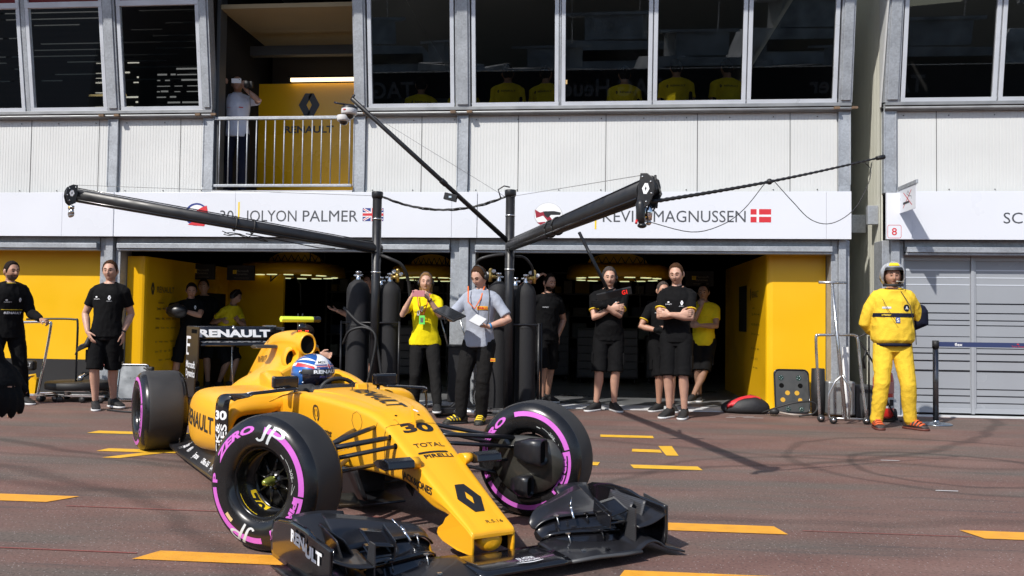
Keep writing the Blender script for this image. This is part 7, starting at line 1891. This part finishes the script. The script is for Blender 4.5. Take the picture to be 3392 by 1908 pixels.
# small cart behind the man in grey
ct = empty('tool_cart', (-1.72, 10.7, 0), R(8), 'small black folding cart with grey edges between the woman and the man in grey', 'cart')
mb = MB(); mb.box((-.12,-.2,.12),(.14,.2,.80)); mb.build('body', BLACK, ct, bevel=.01)
mb = MB(); mb.box((-.14,-.22,.80),(.16,.22,.815)); mb.build('top', BLACK, ct)
for x in (-.12,.12):
    mb = MB(); mb.tube([(x,-.21,.82),(x-.10,-.21,1.15)], .010, 8); mb.build('strut', STEEL, ct)
mb = MB(); mb.box((-.26,-.22,1.13),(.04,.2,1.16)); mb.build('lid', mat('grey_edge_panel', (.16,.165,.17), .4), ct, bevel=.004)
# floor clutter behind the front wheel
jk = empty('jack', (-1.62, 10.15, 0), R(15), 'low black trolley jack on the ground behind the woman and the engineer', 'jack')
mb = MB(); mb.box((-.30,-.10,.03),(.25,.10,.10)); mb.prism([(-.1,-.05,.10),(.2,-.05,.10),(.12,-.05,.20),(.0,-.05,.19)], (0,.1,0)); mb.build('frame', MATTE, jk, bevel=.008)
for x in (-.25,.2):
    for y in (-.12,.12):
        mb = MB(); mb.lathe([(0,-.02),(.045,-.02),(.045,.02),(0,.02)], 16, 'Y', (x,y,.045)); mb.build('wheel', RUB, jk)
mb = MB(); mb.tube([(-.05,-.12,.05),(.05,-.14,.12),(.16,-.12,.06),(.30,-.1,.05)], .012, 8); mb.build('hydraulic_line', CHROME, jk)
wg = empty('wheel_gun', (-1.52, 9.98, .03), R(-25), 'silver and black wheel gun lying on the ground left of the engineer', 'wheel gun')
mb = MB(); mb.tube([(-.14,0,.02),(-.04,0,.03),(.06,0,.035),(.15,0,.03)], [.018,.035,.04,.03], 14); mb.build('barrel', STEEL, wg)
mb = MB(); mb.tube([(-.02,0,.02),(-.05,.10,.02)], .022, 10); mb.build('grip', RUB, wg)
hose('air_line', [(-1.35,10.5,.9),(-1.30,10.3,.55),(-1.42,10.1,.25),(-1.32,10.0,.06),(-1.1,9.95,.03),(-.95,10.1,.03)], .010, 'thin black air line trailing to the ground by the right gas cylinders')

# ---- left trolleys
t1 = empty('jack_trolley', (-7.1, 10.6, 0), 0, 'steel hand trolley with bright tubular handle in front of the yellow wall', 'trolley')
mb = MB(); mb.tube(crom([V(p) for p in ((-.60,.25,.05),(-.50,.1,.6),(-.46,.0,.98),(-.40,-.0,1.015),(-.1,-.0,1.03),(.02,.0,1.02),(.04,.0,.97),(-.02,-.02,.5),(-.09,-.05,.03))], 4), .017, 10); mb.build('handle', CHROME, t1)
mb = MB(); mb.tube([(-.55,-.05,.08),(-.05,-.05,.08),(.16,-.05,.07)], .013, 8); mb.tube([(-.5,.3,.08),(.16,.3,.08)], .013, 8); mb.build('frame', CHROME, t1)
for x, y in ((-.02,-.04),(.16,-.04),(.1,.3),(-.5,.3)):
    mb = MB(); mb.lathe([(0,-.016),(.042,-.016),(.045,0),(.042,.016),(0,.016)], 18, 'Y', (x,y,.046)); w_ = mb.build('wheel', RUB, t1)
    mb = MB(); mb.box((x-.02,y-.022,.04),(x+.02,y+.022,.10)); mb.build('caster_fork', STEEL, w_)
mb = MB(); mb.box((-.42,-.10,.40),(-.12,.0,.53)); mb.build('cushion', BLACK, t1, bevel=.03, seg=3)
mb = MB(); words(mb, 'RENAULT', (-.36,-.102,.455),(1,0,0),(0,0,1), .21,.045,.0); mb.build('lettering', WHT, t1)
mb = MB(); mb.tube([(-.42,-.05,.34),(-.25,-.06,.32),(-.12,-.05,.35),(-.10,-.0,.10)], .016, 8); mb.prism([(-.34,-.05,.1),(-.12,-.05,.1),(-.10,-.05,.30),(-.16,-.05,.33)], (0,.05,0)); mb.build('yellow_bracket', YEL, t1)
t2 = empty('dolly', (-6.85, 10.85, 0), 0, 'low black dolly with a tall black tubular push handle left of the shorts-wearing man', 'dolly')
mb = MB(); mb.tube(crom([V(p) for p in ((-.72,.0,1.06),(-.3,.0,1.07),(-.05,.0,1.065),(.0,.0,1.02),(.0,.0,.6),(.0,.0,.16))], 4), .014, 10); mb.build('handle', MATTE, t2)
mb = MB(); mb.lathe([(0,.15),(.42,.15),(.44,.16),(.44,.24),(.42,.25),(0,.25)], 30, 'Z', (.05,.05,0)); mb.build('platform', BLACK, t2)
mb = MB(); mb.box((-.35,-.35,.08),(.60,-.32,.10)); mb.box((-.35,.3,.08),(.60,.33,.10)); mb.build('frame', CHROME, t2)
for x in (-.28,.0,.3,.55):
    mb = MB(); mb.lathe([(0,-.015),(.038,-.015),(.040,0),(.038,.015),(0,.015)], 16, 'Y', (x,-.33,.040)); mb.build('wheel', RUB, t2)
lj = empty('lance', (-6.45, 10.75, .25), 0, 'black tool lance with a chrome joint lying over the black dolly', 'tool')
mb = MB(); mb.tube([(-.25,0,.06),(.0,.0,.20),(.28,.05,.34)], .013, 8); mb.build('shaft', RUB, lj); mb = MB(); mb.tube([(-.02,0,.19),(.10,.02,.25)], .017, 8); mb.build('red_ring', mat('red_anodised',(.5,.05,.04),.3), lj)
mb = MB(); mb.ball((-.27,0,.05), .04, 12, 8); mb.tube([(-.30,-.03,.02),(-.22,.02,.10)], .018, 8); mb.build('joint', CHROME, lj)
pn = empty('aluminium_tray', (-6.03, 10.75, 0), R(4), 'bright aluminium tray standing on edge behind the shorts-wearing man', 'tray')
rt = Matrix.Rotation(R(-10), 3, 'X')
mb = MB(); pts = rrect(-.20,.20,0.02,.50,.05)
mb.prism([rt @ V((x,0,z)) for x, z in pts], rt @ V((0,.05,0))); mb.build('shell', CHROME, pn, bevel=.008)
mb = MB(); pts = rrect(-.17,.17,0.05,.47,.04); mb.prism([rt @ V((x,-.006,z)) for x, z in pts], rt @ V((0,.005,0))); mb.build('face', mat('brushed_aluminium',(.42,.44,.45),.35,metal=.7,var=.2,vscale=5), pn)
mb = MB(); mb.box((.17,.05,.02),(.26,.12,.46)); mb.build('black_edge', BLACK, pn, bevel=.02)
hose('power_cable', [(-5.83,10.7,.45),(-5.72,10.65,.40),(-5.62,10.6,.25),(-5.56,10.5,.04),(-5.4,10.2,.012),(-5.0,9.9,.012)], .010, 'thin cable looping from the aluminium tray to the ground', cat='cable')
hose('power_cable', [(-5.75,9.75,.012),(-5.4,9.60,.012),(-4.9,9.62,.012),(-4.3,9.8,.012),(-3.8,9.7,.012)], .012, 'black cable lying on the ground from the man in shorts to the rear tyre', cat='cable')

# ---- right-hand equipment
rk = empty('tyre_trolley', (2.76, 10.3, 0), 0, 'bare steel trolley with a T-shaped pull bar by the yellow box', 'trolley')
mb = MB(); mb.tube(crom([V(p) for p in ((-.17,.06,.05),(-.20,.04,.5),(-.225,.02,.96),(-.20,.02,1.005),(-.15,.02,1.01),(.16,.02,1.015),(.22,.02,1.00),(.245,.02,.95),(.28,.0,.5),(.33,-.02,.06))], 4), .016, 10); mb.build('frame', STEEL, rk)
mb = MB(); mb.tube([(-.06,-.04,1.60),(.085,-.06,.05)], [.019,.022], 12); mb.tube([(-.21,-.04,1.617),(.10,-.04,1.617)], .016, 10); mb.build('pull_bar', STEEL, rk)
mb = MB(); mb.tube([(.05,-.06,.56),(-.03,-.06,.48),(-.10,-.06,.34),(-.10,-.06,.06)], .014, 8); mb.tube([(.05,-.06,.56),(.11,-.06,.45),(.14,-.06,.35),(.12,-.06,.06)], .014, 8); mb.tube([(-.10,-.06,.06),(.33,-.06,.055)], .014, 8); mb.build('yoke', STEEL, rk)
for x, y in ((-.16,.05),(-.06,-.10),(.31,-.08),(.36,.04)):
    mb = MB(); mb.lathe([(0,-.016),(.040,-.016),(.044,0),(.040,.016),(0,.016)], 18, 'Y', (x,y,.045)); w_ = mb.build('wheel', RUB, rk)
    mb = MB(); mb.lathe([(0,-.018),(.018,-.018),(.018,.018),(0,.018)], 12, 'Y', (x,y,.045)); mb.build('hub_cap', CHROME, w_)
mb = MB(); mb.lathe([(.034,0),(.036,.01),(.036,.84),(.030,.84),(.030,.6)], 18, 'Z'); o = mb.build('white_tube', SOLEW); o.location = (2.93, 10.55, .03); tag(o, 'white plastic tube standing upright in the steel trolley', 'tube')
mb = MB(); mb.lathe([(0,0),(.075,0),(.085,.3),(.08,.58),(.074,.585),(0,.56)], 22, 'Z'); o = mb.build('black_tube', RUB); o.location = (2.74, 11.05, .0); tag(o, 'short black tube standing against the grey post by the yellow box', 'tube')
bx = empty('aluminium_case', (3.02, 10.98, 0), 0, 'grey ribbed aluminium case standing against the post behind the steel trolley', 'case')
mb = MB(); mb.box((-.20,-.10,.03),(.12,.12,.44)); mb.build('shell', mat('ribbed_aluminium',(.36,.38,.39),.4,metal=.5,var=.15,vscale=6), bx, bevel=.02)
for x in (-.12,-.04,.04): 
    mb = MB(); mb.box((x-.008,-.108,.06),(x+.008,-.100,.41)); mb.build('rib', STEEL, bx)
mb = MB(); mb.box((.13,-.08,.0),(.34,.12,.40)); mb.build('dark_half', mat('charcoal_case',(.05,.052,.055),.5), bx, bevel=.02)
bd = empty('perforated_board', (2.48, 11.22, .0), R(-3), 'charcoal board with round holes leaning against the sunlit yellow box', 'board')
rt = Matrix.Rotation(R(-16), 3, 'X'); n = 24
CH = mat('charcoal_panel', (.035,.037,.037), .5, var=.2, vscale=10)
pts = rrect(-.215,.205,.015,.565,.06)
holes = [(-.135,.46,.034,1),(.085,.46,.034,1),(-.13,.36,.030,0),(.10,.36,.030,0),(-.06,.265,.030,0),(.055,.265,.030,0),(-.12,.175,.030,0),(.09,.175,.026,0),(-.06,.06,.032,1),(.10,.06,.032,1)]
mb = MB(); mb.prism([rt @ V((x,0,z)) for x, z in pts], rt @ V((0,.022,0))); mb.build('panel', CH, bd, bevel=.006)
mb = MB(); mb.tube([rt @ V((x,-.004,z)) for x, z in pts + pts[:1]], .010, 8); mb.build('rim', GLB, bd)
HB_ = mat('hole_through_to_yellow', (.55,.30,.01), .5); HG = mat('green_black_insert', (.02,.05,.035), .2)
for x, z, r, t in holes:
    mb = MB(); mb.tube([rt @ V((x,-.0035,z)), rt @ V((x,-.001,z))], r, 18, True, False); mb.build('insert' if t else 'hole', HG if t else (HB_ if z < .3 else SHADEBLK), bd)
    if t:
        mb = MB()
        for k in range(5): q = 2*PI*k/5; mb.ball(rt @ V((x+.6*r*math.cos(q),-.008,z+.6*r*math.sin(q))), .007, 6, 4)
        mb.build('stud', CHROME, bd)
hose('power_cable', [(2.05,10.98,.03),(2.2,10.9,.10),(2.4,10.85,.17),(2.6,10.85,.19),(2.68,10.85,.13),(2.62,10.8,.05),(2.45,10.78,.02)], .011, 'black cable arching in front of the perforated board', cat='cable')
cn = empty('plug', (2.18, 10.88, .03), R(-10), 'black industrial plug on the ground at the foot of the yellow box', 'plug')
mb = MB(); mb.tube([(-.06,0,.02),(.0,0,.03),(.05,0,.02)], [.03,.042,.03], 12); mb.build('housing', RUB, cn); mb = MB(); mb.tube([(.05,0,.02),(.20,-.03,.0),(.32,-.03,.0)], .012, 8); mb.build('cord', mat('pale_cord',(.35,.3,.26),.5), cn)
bg_ = empty('equipment_bag', (1.88, 11.18, .0), R(-4), 'black bag with a red stripe lying on the threshold beside the yellow box', 'bag')
mb = MB(); mb.ball((0,0,.08), (.30,.16,.12), 26, 14); me = mb.mesh('b')
for v in me.vertices: v.co.z = max(.012, v.co.z*(1+.25*math.exp(-((v.co.x-.08)/.16)**2)) - .02)
wrinkle(me, .022, 9, 3, 1); put('bag_body', me, mat('black_nylon', (.016,.016,.018), .6, bump=.3, bscale=40), bg_)
bvb = BVHTree.FromPolygons([v.co.copy() for v in me.vertices], [tuple(p.vertices) for p in me.polygons])
mb = MB(); mb.grid(lambda a, b: drop(bvb, (-.27+.42*a, -.15+.03*b + .13*math.sin(a*PI*.55) , .6), (0,0,-1), .004) if False else drop(bvb, (-.28+.46*a, -.145+.055*b+.08*a, .7), (0,0,-1), .006), 20, 4); mb.build('red_stripe', REDT, bg_)
# fire extinguisher
fe = empty('fire_extinguisher', (3.36, 10.55, 0), 0, 'wheeled red fire extinguisher standing behind the marshal', 'fire extinguisher')
REDX = mat('red_extinguisher_paint', (.55,.025,.02), .25, coat=.4)
mb = MB(); mb.lathe([(0,.05),(.09,.05),(.112,.08),(.115,.15),(.115,.50),(.10,.57),(.05,.62),(.03,.64),(0,.64)], 28, 'Z'); mb.build('cylinder', REDX, fe)
mb = MB(); mb.lathe([(.1165,.17),(.1175,.175),(.1175,.29),(.1165,.295)], 28, 'Z'); mb.build('white_label', mat('grey_label',(.5,.52,.53),.4), fe)
mb = MB()
for k in range(3): mb.box((-.085+.06*k,-.1195,.20),(-.045+.06*k,-.117,.27))
mb.build('label_print', BLKT, fe)
mb = MB(); mb.lathe([(.1165,.34),(.1178,.345),(.1178,.47),(.1165,.475)], 28, 'Z', a0=PI*1.1, a1=PI*1.9); mb.build('pictogram_label', mat('pink_label',(.60,.25,.22),.5), fe)
mb = MB(); mb.tube([(-.06,-.02,.60),(-.22,-.02,.85),(-.30,-.02,.98),(-.20,-.02,1.03),(-.08,-.02,1.02)], .012, 8); mb.tube([(-.20,-.03,.84),(-.24,-.03,.72),(-.22,-.03,.62)], .014, 8); mb.build('handle', RUB, fe)
mb = MB(); mb.tube([(-.02,-.02,.66),(-.10,-.10,.50),(-.03,-.13,.30),(.08,-.10,.12),(.13,-.05,.03)], .009, 8); mb.build('hose', RUB, fe)
mb = MB(); mb.box((-.13,-.02,.02),(.16,.12,.05)); mb.tube([(-.12,.14,.05),(-.12,.14,1.0)], .012, 8); mb.tube([(.12,.14,.05),(.12,.14,1.0)], .012, 8); mb.build('carriage', MATTE, fe)
for x in (-.16,.16):
    mb = MB(); mb.lathe([(0,x-.02),(.07,x-.02),(.075,x),(.07,x+.02),(0,x+.02)], 18, 'X', (0,.13,.075)); mb.build('wheel', RUB, fe)
# barrier post and belt
ps = empty('barrier_post', (3.89, 10.39, 0), 0, 'dark steel belt barrier post on a round base to the right of the marshal', 'barrier post')
mb = MB(); mb.lathe([(0,0),(.175,.0),(.178,.008),(.165,.016),(.04,.026),(.032,.05)], 36, 'Z'); mb.build('base', mat('blue_grey_steel',(.25,.29,.34),.2,metal=.8), ps)
mb = MB(); mb.tube([(0,0,.02),(0,0,.93)], .031, 20); mb.build('tube', mat('dark_polished_steel',(.10,.10,.11),.2,metal=.8), ps)
mb = MB(); mb.tube([(0,0,.875),(0,0,.965)], .036, 20); mb.build('head', BLACK, ps)
mb = MB(); mb.box((.036,-.003,.895),(2.6,.0,.950)); bt = mb.build('belt', mat('navy_webbing',(.025,.04,.12),.7), ps)
mb = MB(); words(mb, 'flex', (.21,-.0045,.905),(1,0,0),(0,0,1), .085,.034,.02); words(mb, 'flex', (1.25,-.0045,.905),(1,0,0),(0,0,1), .085,.034,.02); mb.build('belt_lettering', WHT, bt)
mb = MB(); words(mb, 'Toro Rosso', (.83,-.0045,.899),(1,0,0),(0,0,1), .15,.020,.0); mb.add([(.90+.012*math.cos(2*PI*i/10),-.0045,.935+.008*math.sin(2*PI*i/10)) for i in range(10)], [tuple(range(10))]); mb.build('belt_lettering', mat('red_print',(.55,.03,.04),.5), bt)
hose('power_cable', [(3.55,10.55,.015),(3.62,10.45,.02),(3.72,10.5,.015),(3.7,10.62,.012)], .010, 'short black cable on the ground behind the marshal\'s left foot', cat='cable')
# ================================================================ ACROSS THE LANE (seen only as reflections in the upper windows)
HILL = mat('dark_hillside', (.035,.04,.03), .9, var=.5, vscale=.05)
mb = MB(); rr = random.Random(11); P = []
for i in range(41):
    x = -320 + 16*i; P.append((x, 26 + 9*math.sin(i*.7) + rr.uniform(-4,6)))
mb.add([(x, -170, -1) for x, z in P] + [(x, -190, z*.7) for x, z in P] + [(x, -230, z) for x, z in P], [(k*41+i, k*41+i+1, (k+1)*41+i+1, (k+1)*41+i) for k in range(2) for i in range(40)], True)
tag(mb.build('hill', HILL), kind='structure')
mb = MB(); mb.add([(-300,-168,.02),(300,-168,.02),(300,-30,.02),(-300,-30,.02)], [(0,1,2,3)]); tag(mb.build('harbour_water', mat('dark_harbour_water', (.012,.02,.024), .12, bump=.5, bscale=.8)), kind='structure')
bn = empty('banner_wall', (6, -20, 0), 0, 'long black trackside advertising wall reflected in the upper windows', 'wall')
mb = MB(); mb.box((-24,-.15,0),(24,.15,3.9)); mb.build('board', mat('banner_black', (.006,.006,.007), .7), bn)
mb = MB(); mb.box((-24,-.16,3.9),(24,.16,3.94)); mb.build('top_rail', STEEL, bn)
mb = MB()
for x in (-18,-6,6,18): words(mb, 'TAG Heuer', (x+3,.155,2.7),(-1,0,0),(0,0,1), 5.2,.75,.02)
mb.build('lettering', mat('banner_grey_print', (.20,.20,.20), .7), bn)
gs = empty('grandstand', (-27, -20, 0), 0, 'open-backed grandstand of dark planks reflected in the left upper windows', 'grandstand')
mb = MB(); rr = random.Random(4)
for k in range(26):
    z = 2.0 + .30*k; x = -12.0
    while x < 12:
        L = rr.uniform(.8, 3.5); gap = rr.random() < .55
        mb.box((x, -.05, z), (x+L, .05, z + (.25 if gap and 4 < k < 20 else .31))); x += L
mb.build('plank', mat('stained_plank', (.012,.011,.010), .9), gs)
mb = MB()
for x in (-9,-3,3,9): mb.box((x-.12,-.2,0),(x+.12,-.06,10)); 
mb.box((-12,-.2,9.6),(12,-.06,14)); mb.build('frame', mat('stained_plank', (.012,.011,.010), .9), gs)
def yacht(x, y, L, rz, label, k=0):
    r = empty('yacht', (x, y, 0), R(rz), label, 'yacht', 'yachts moored across the lane')
    mb = MB(); mb.M = Matrix.Diagonal((1,1,L/9,1)); rg = []
    for t, w_, b_, h in ((-.5,.20,.0,.9),(-.3,.26,.0,.9),(.1,.27,.0,1.0),(.35,.18,.05,1.15),(.5,.01,.3,1.35)):
        rg.append([V((L*t, 0, b_)), V((L*t, -w_*L*.5, .3+b_)), V((L*t, -w_*L*.55, h)), V((L*t, w_*L*.55, h)), V((L*t, w_*L*.5, .3+b_))])
    mb.loft(rg, False, True); mb.build('hull', mat('yacht_white', (.48,.49,.49), .5, var=.5, vscale=.6), r)
    mb = MB(); mb.M = Matrix.Diagonal((1,1,L/9,1)); mb.prism([(-L*.35,-L*.09,1.0),(L*.22,-L*.09,1.0),(L*.12,-L*.09,2.0),(-L*.30,-L*.09,2.1)], (0,L*.18,0)); mb.build('cabin', mat('yacht_white', (.48,.49,.49), .5, var=.5, vscale=.6), r, bevel=.05)
    mb = MB(); mb.M = Matrix.Diagonal((1,1,L/9,1)); mb.box((-L*.25,-L*.095,1.4),(L*.12,L*.095,1.75)); mb.build('cabin_window', GLB, r)
    mb = MB(); mb.M = Matrix.Diagonal((1,1,L/9,1)); mb.box((-L*.2,-L*.07,2.1),(L*.02,L*.07,2.9)); mb.box((-L*.28,-L*.08,2.9),(L*.06,L*.08,3.0)); mb.build('flybridge', mat('yacht_white', (.48,.49,.49), .5, var=.5, vscale=.6), r)
    mb = MB(); mb.M = Matrix.Diagonal((1,1,L/9,1)); mb.tube([(0,0,2.9),(0,0,7)], .05, 6); mb.build('mast', STEEL, r)
for i, (x, y, L, rz) in enumerate(((-2,-44,16,25),(9,-47,19,-15),(19,-42,15,40),(28,-50,21,10),(-12,-52,18,60),(42,-46,18,-30),(4,-68,26,10),(24,-74,30,-8),(50,-72,28,20),(-22,-70,26,-20))):
    yacht(x, y, L, rz, 'white motor yacht moored in the harbour across the lane, seen only in window reflections')
# ================================================================ CAMERA, LIGHT
cam = bpy.data.cameras.new('camera'); co = bpy.data.objects.new('camera', cam); COL.objects.link(co)
cam.sensor_width = 36; cam.lens = 36 * 2172 / 2576; cam.clip_end = 1500; cam.clip_start = .05
pit, rol, yw = .0344, .013, .0979
Rv = V((1, 0, 0)); Fv = V((0, math.cos(pit), math.sin(pit))); Uv = V((0, -math.sin(pit), math.cos(pit)))
R2_ = Rv * math.cos(rol) + Uv * math.sin(rol); U2_ = Uv * math.cos(rol) - Rv * math.sin(rol)
Z_ = Matrix.Rotation(yw, 3, 'Z')
cols = [Z_ @ R2_, Z_ @ U2_, -(Z_ @ Fv)]
m4 = Matrix(((cols[0].x, cols[1].x, cols[2].x, 0), (cols[0].y, cols[1].y, cols[2].y, 0), (cols[0].z, cols[1].z, cols[2].z, 1.1635), (0, 0, 0, 1)))
co.matrix_world = m4
SC.camera = co
SUN = V((.54, .842, -1)).normalized()
sl = bpy.data.lights.new('sun', 'SUN'); sl.energy = 4.4; sl.angle = R(.8); sl.color = (1, .955, .89)
so = bpy.data.objects.new('sun', sl); COL.objects.link(so)
so.rotation_euler = SUN.to_track_quat('-Z', 'Y').to_euler()
w = bpy.data.worlds.new('World'); SC.world = w; w.use_nodes = True
nt = w.node_tree; bg = nt.nodes['Background']
sk = nt.nodes.new('ShaderNodeTexSky'); sk.sky_type = 'NISHITA'; sk.sun_disc = False
el = math.asin(-SUN.z); sk.sun_elevation = el
az = math.atan2(-SUN.x, -SUN.y)       # compass angle of the sun from +Y towards +X
sk.sun_rotation = az
nt.links.new(sk.outputs[0], bg.inputs[0]); bg.inputs[1].default_value = .15
SC.view_settings.view_transform = 'Standard'; SC.view_settings.look = 'None'; SC.view_settings.gamma = 1
SC.view_settings.exposure = .11
SC.cycles.max_bounces = 8; SC.cycles.transparent_max_bounces = 12
SC.cycles.caustics_reflective = False; SC.cycles.caustics_refractive = False
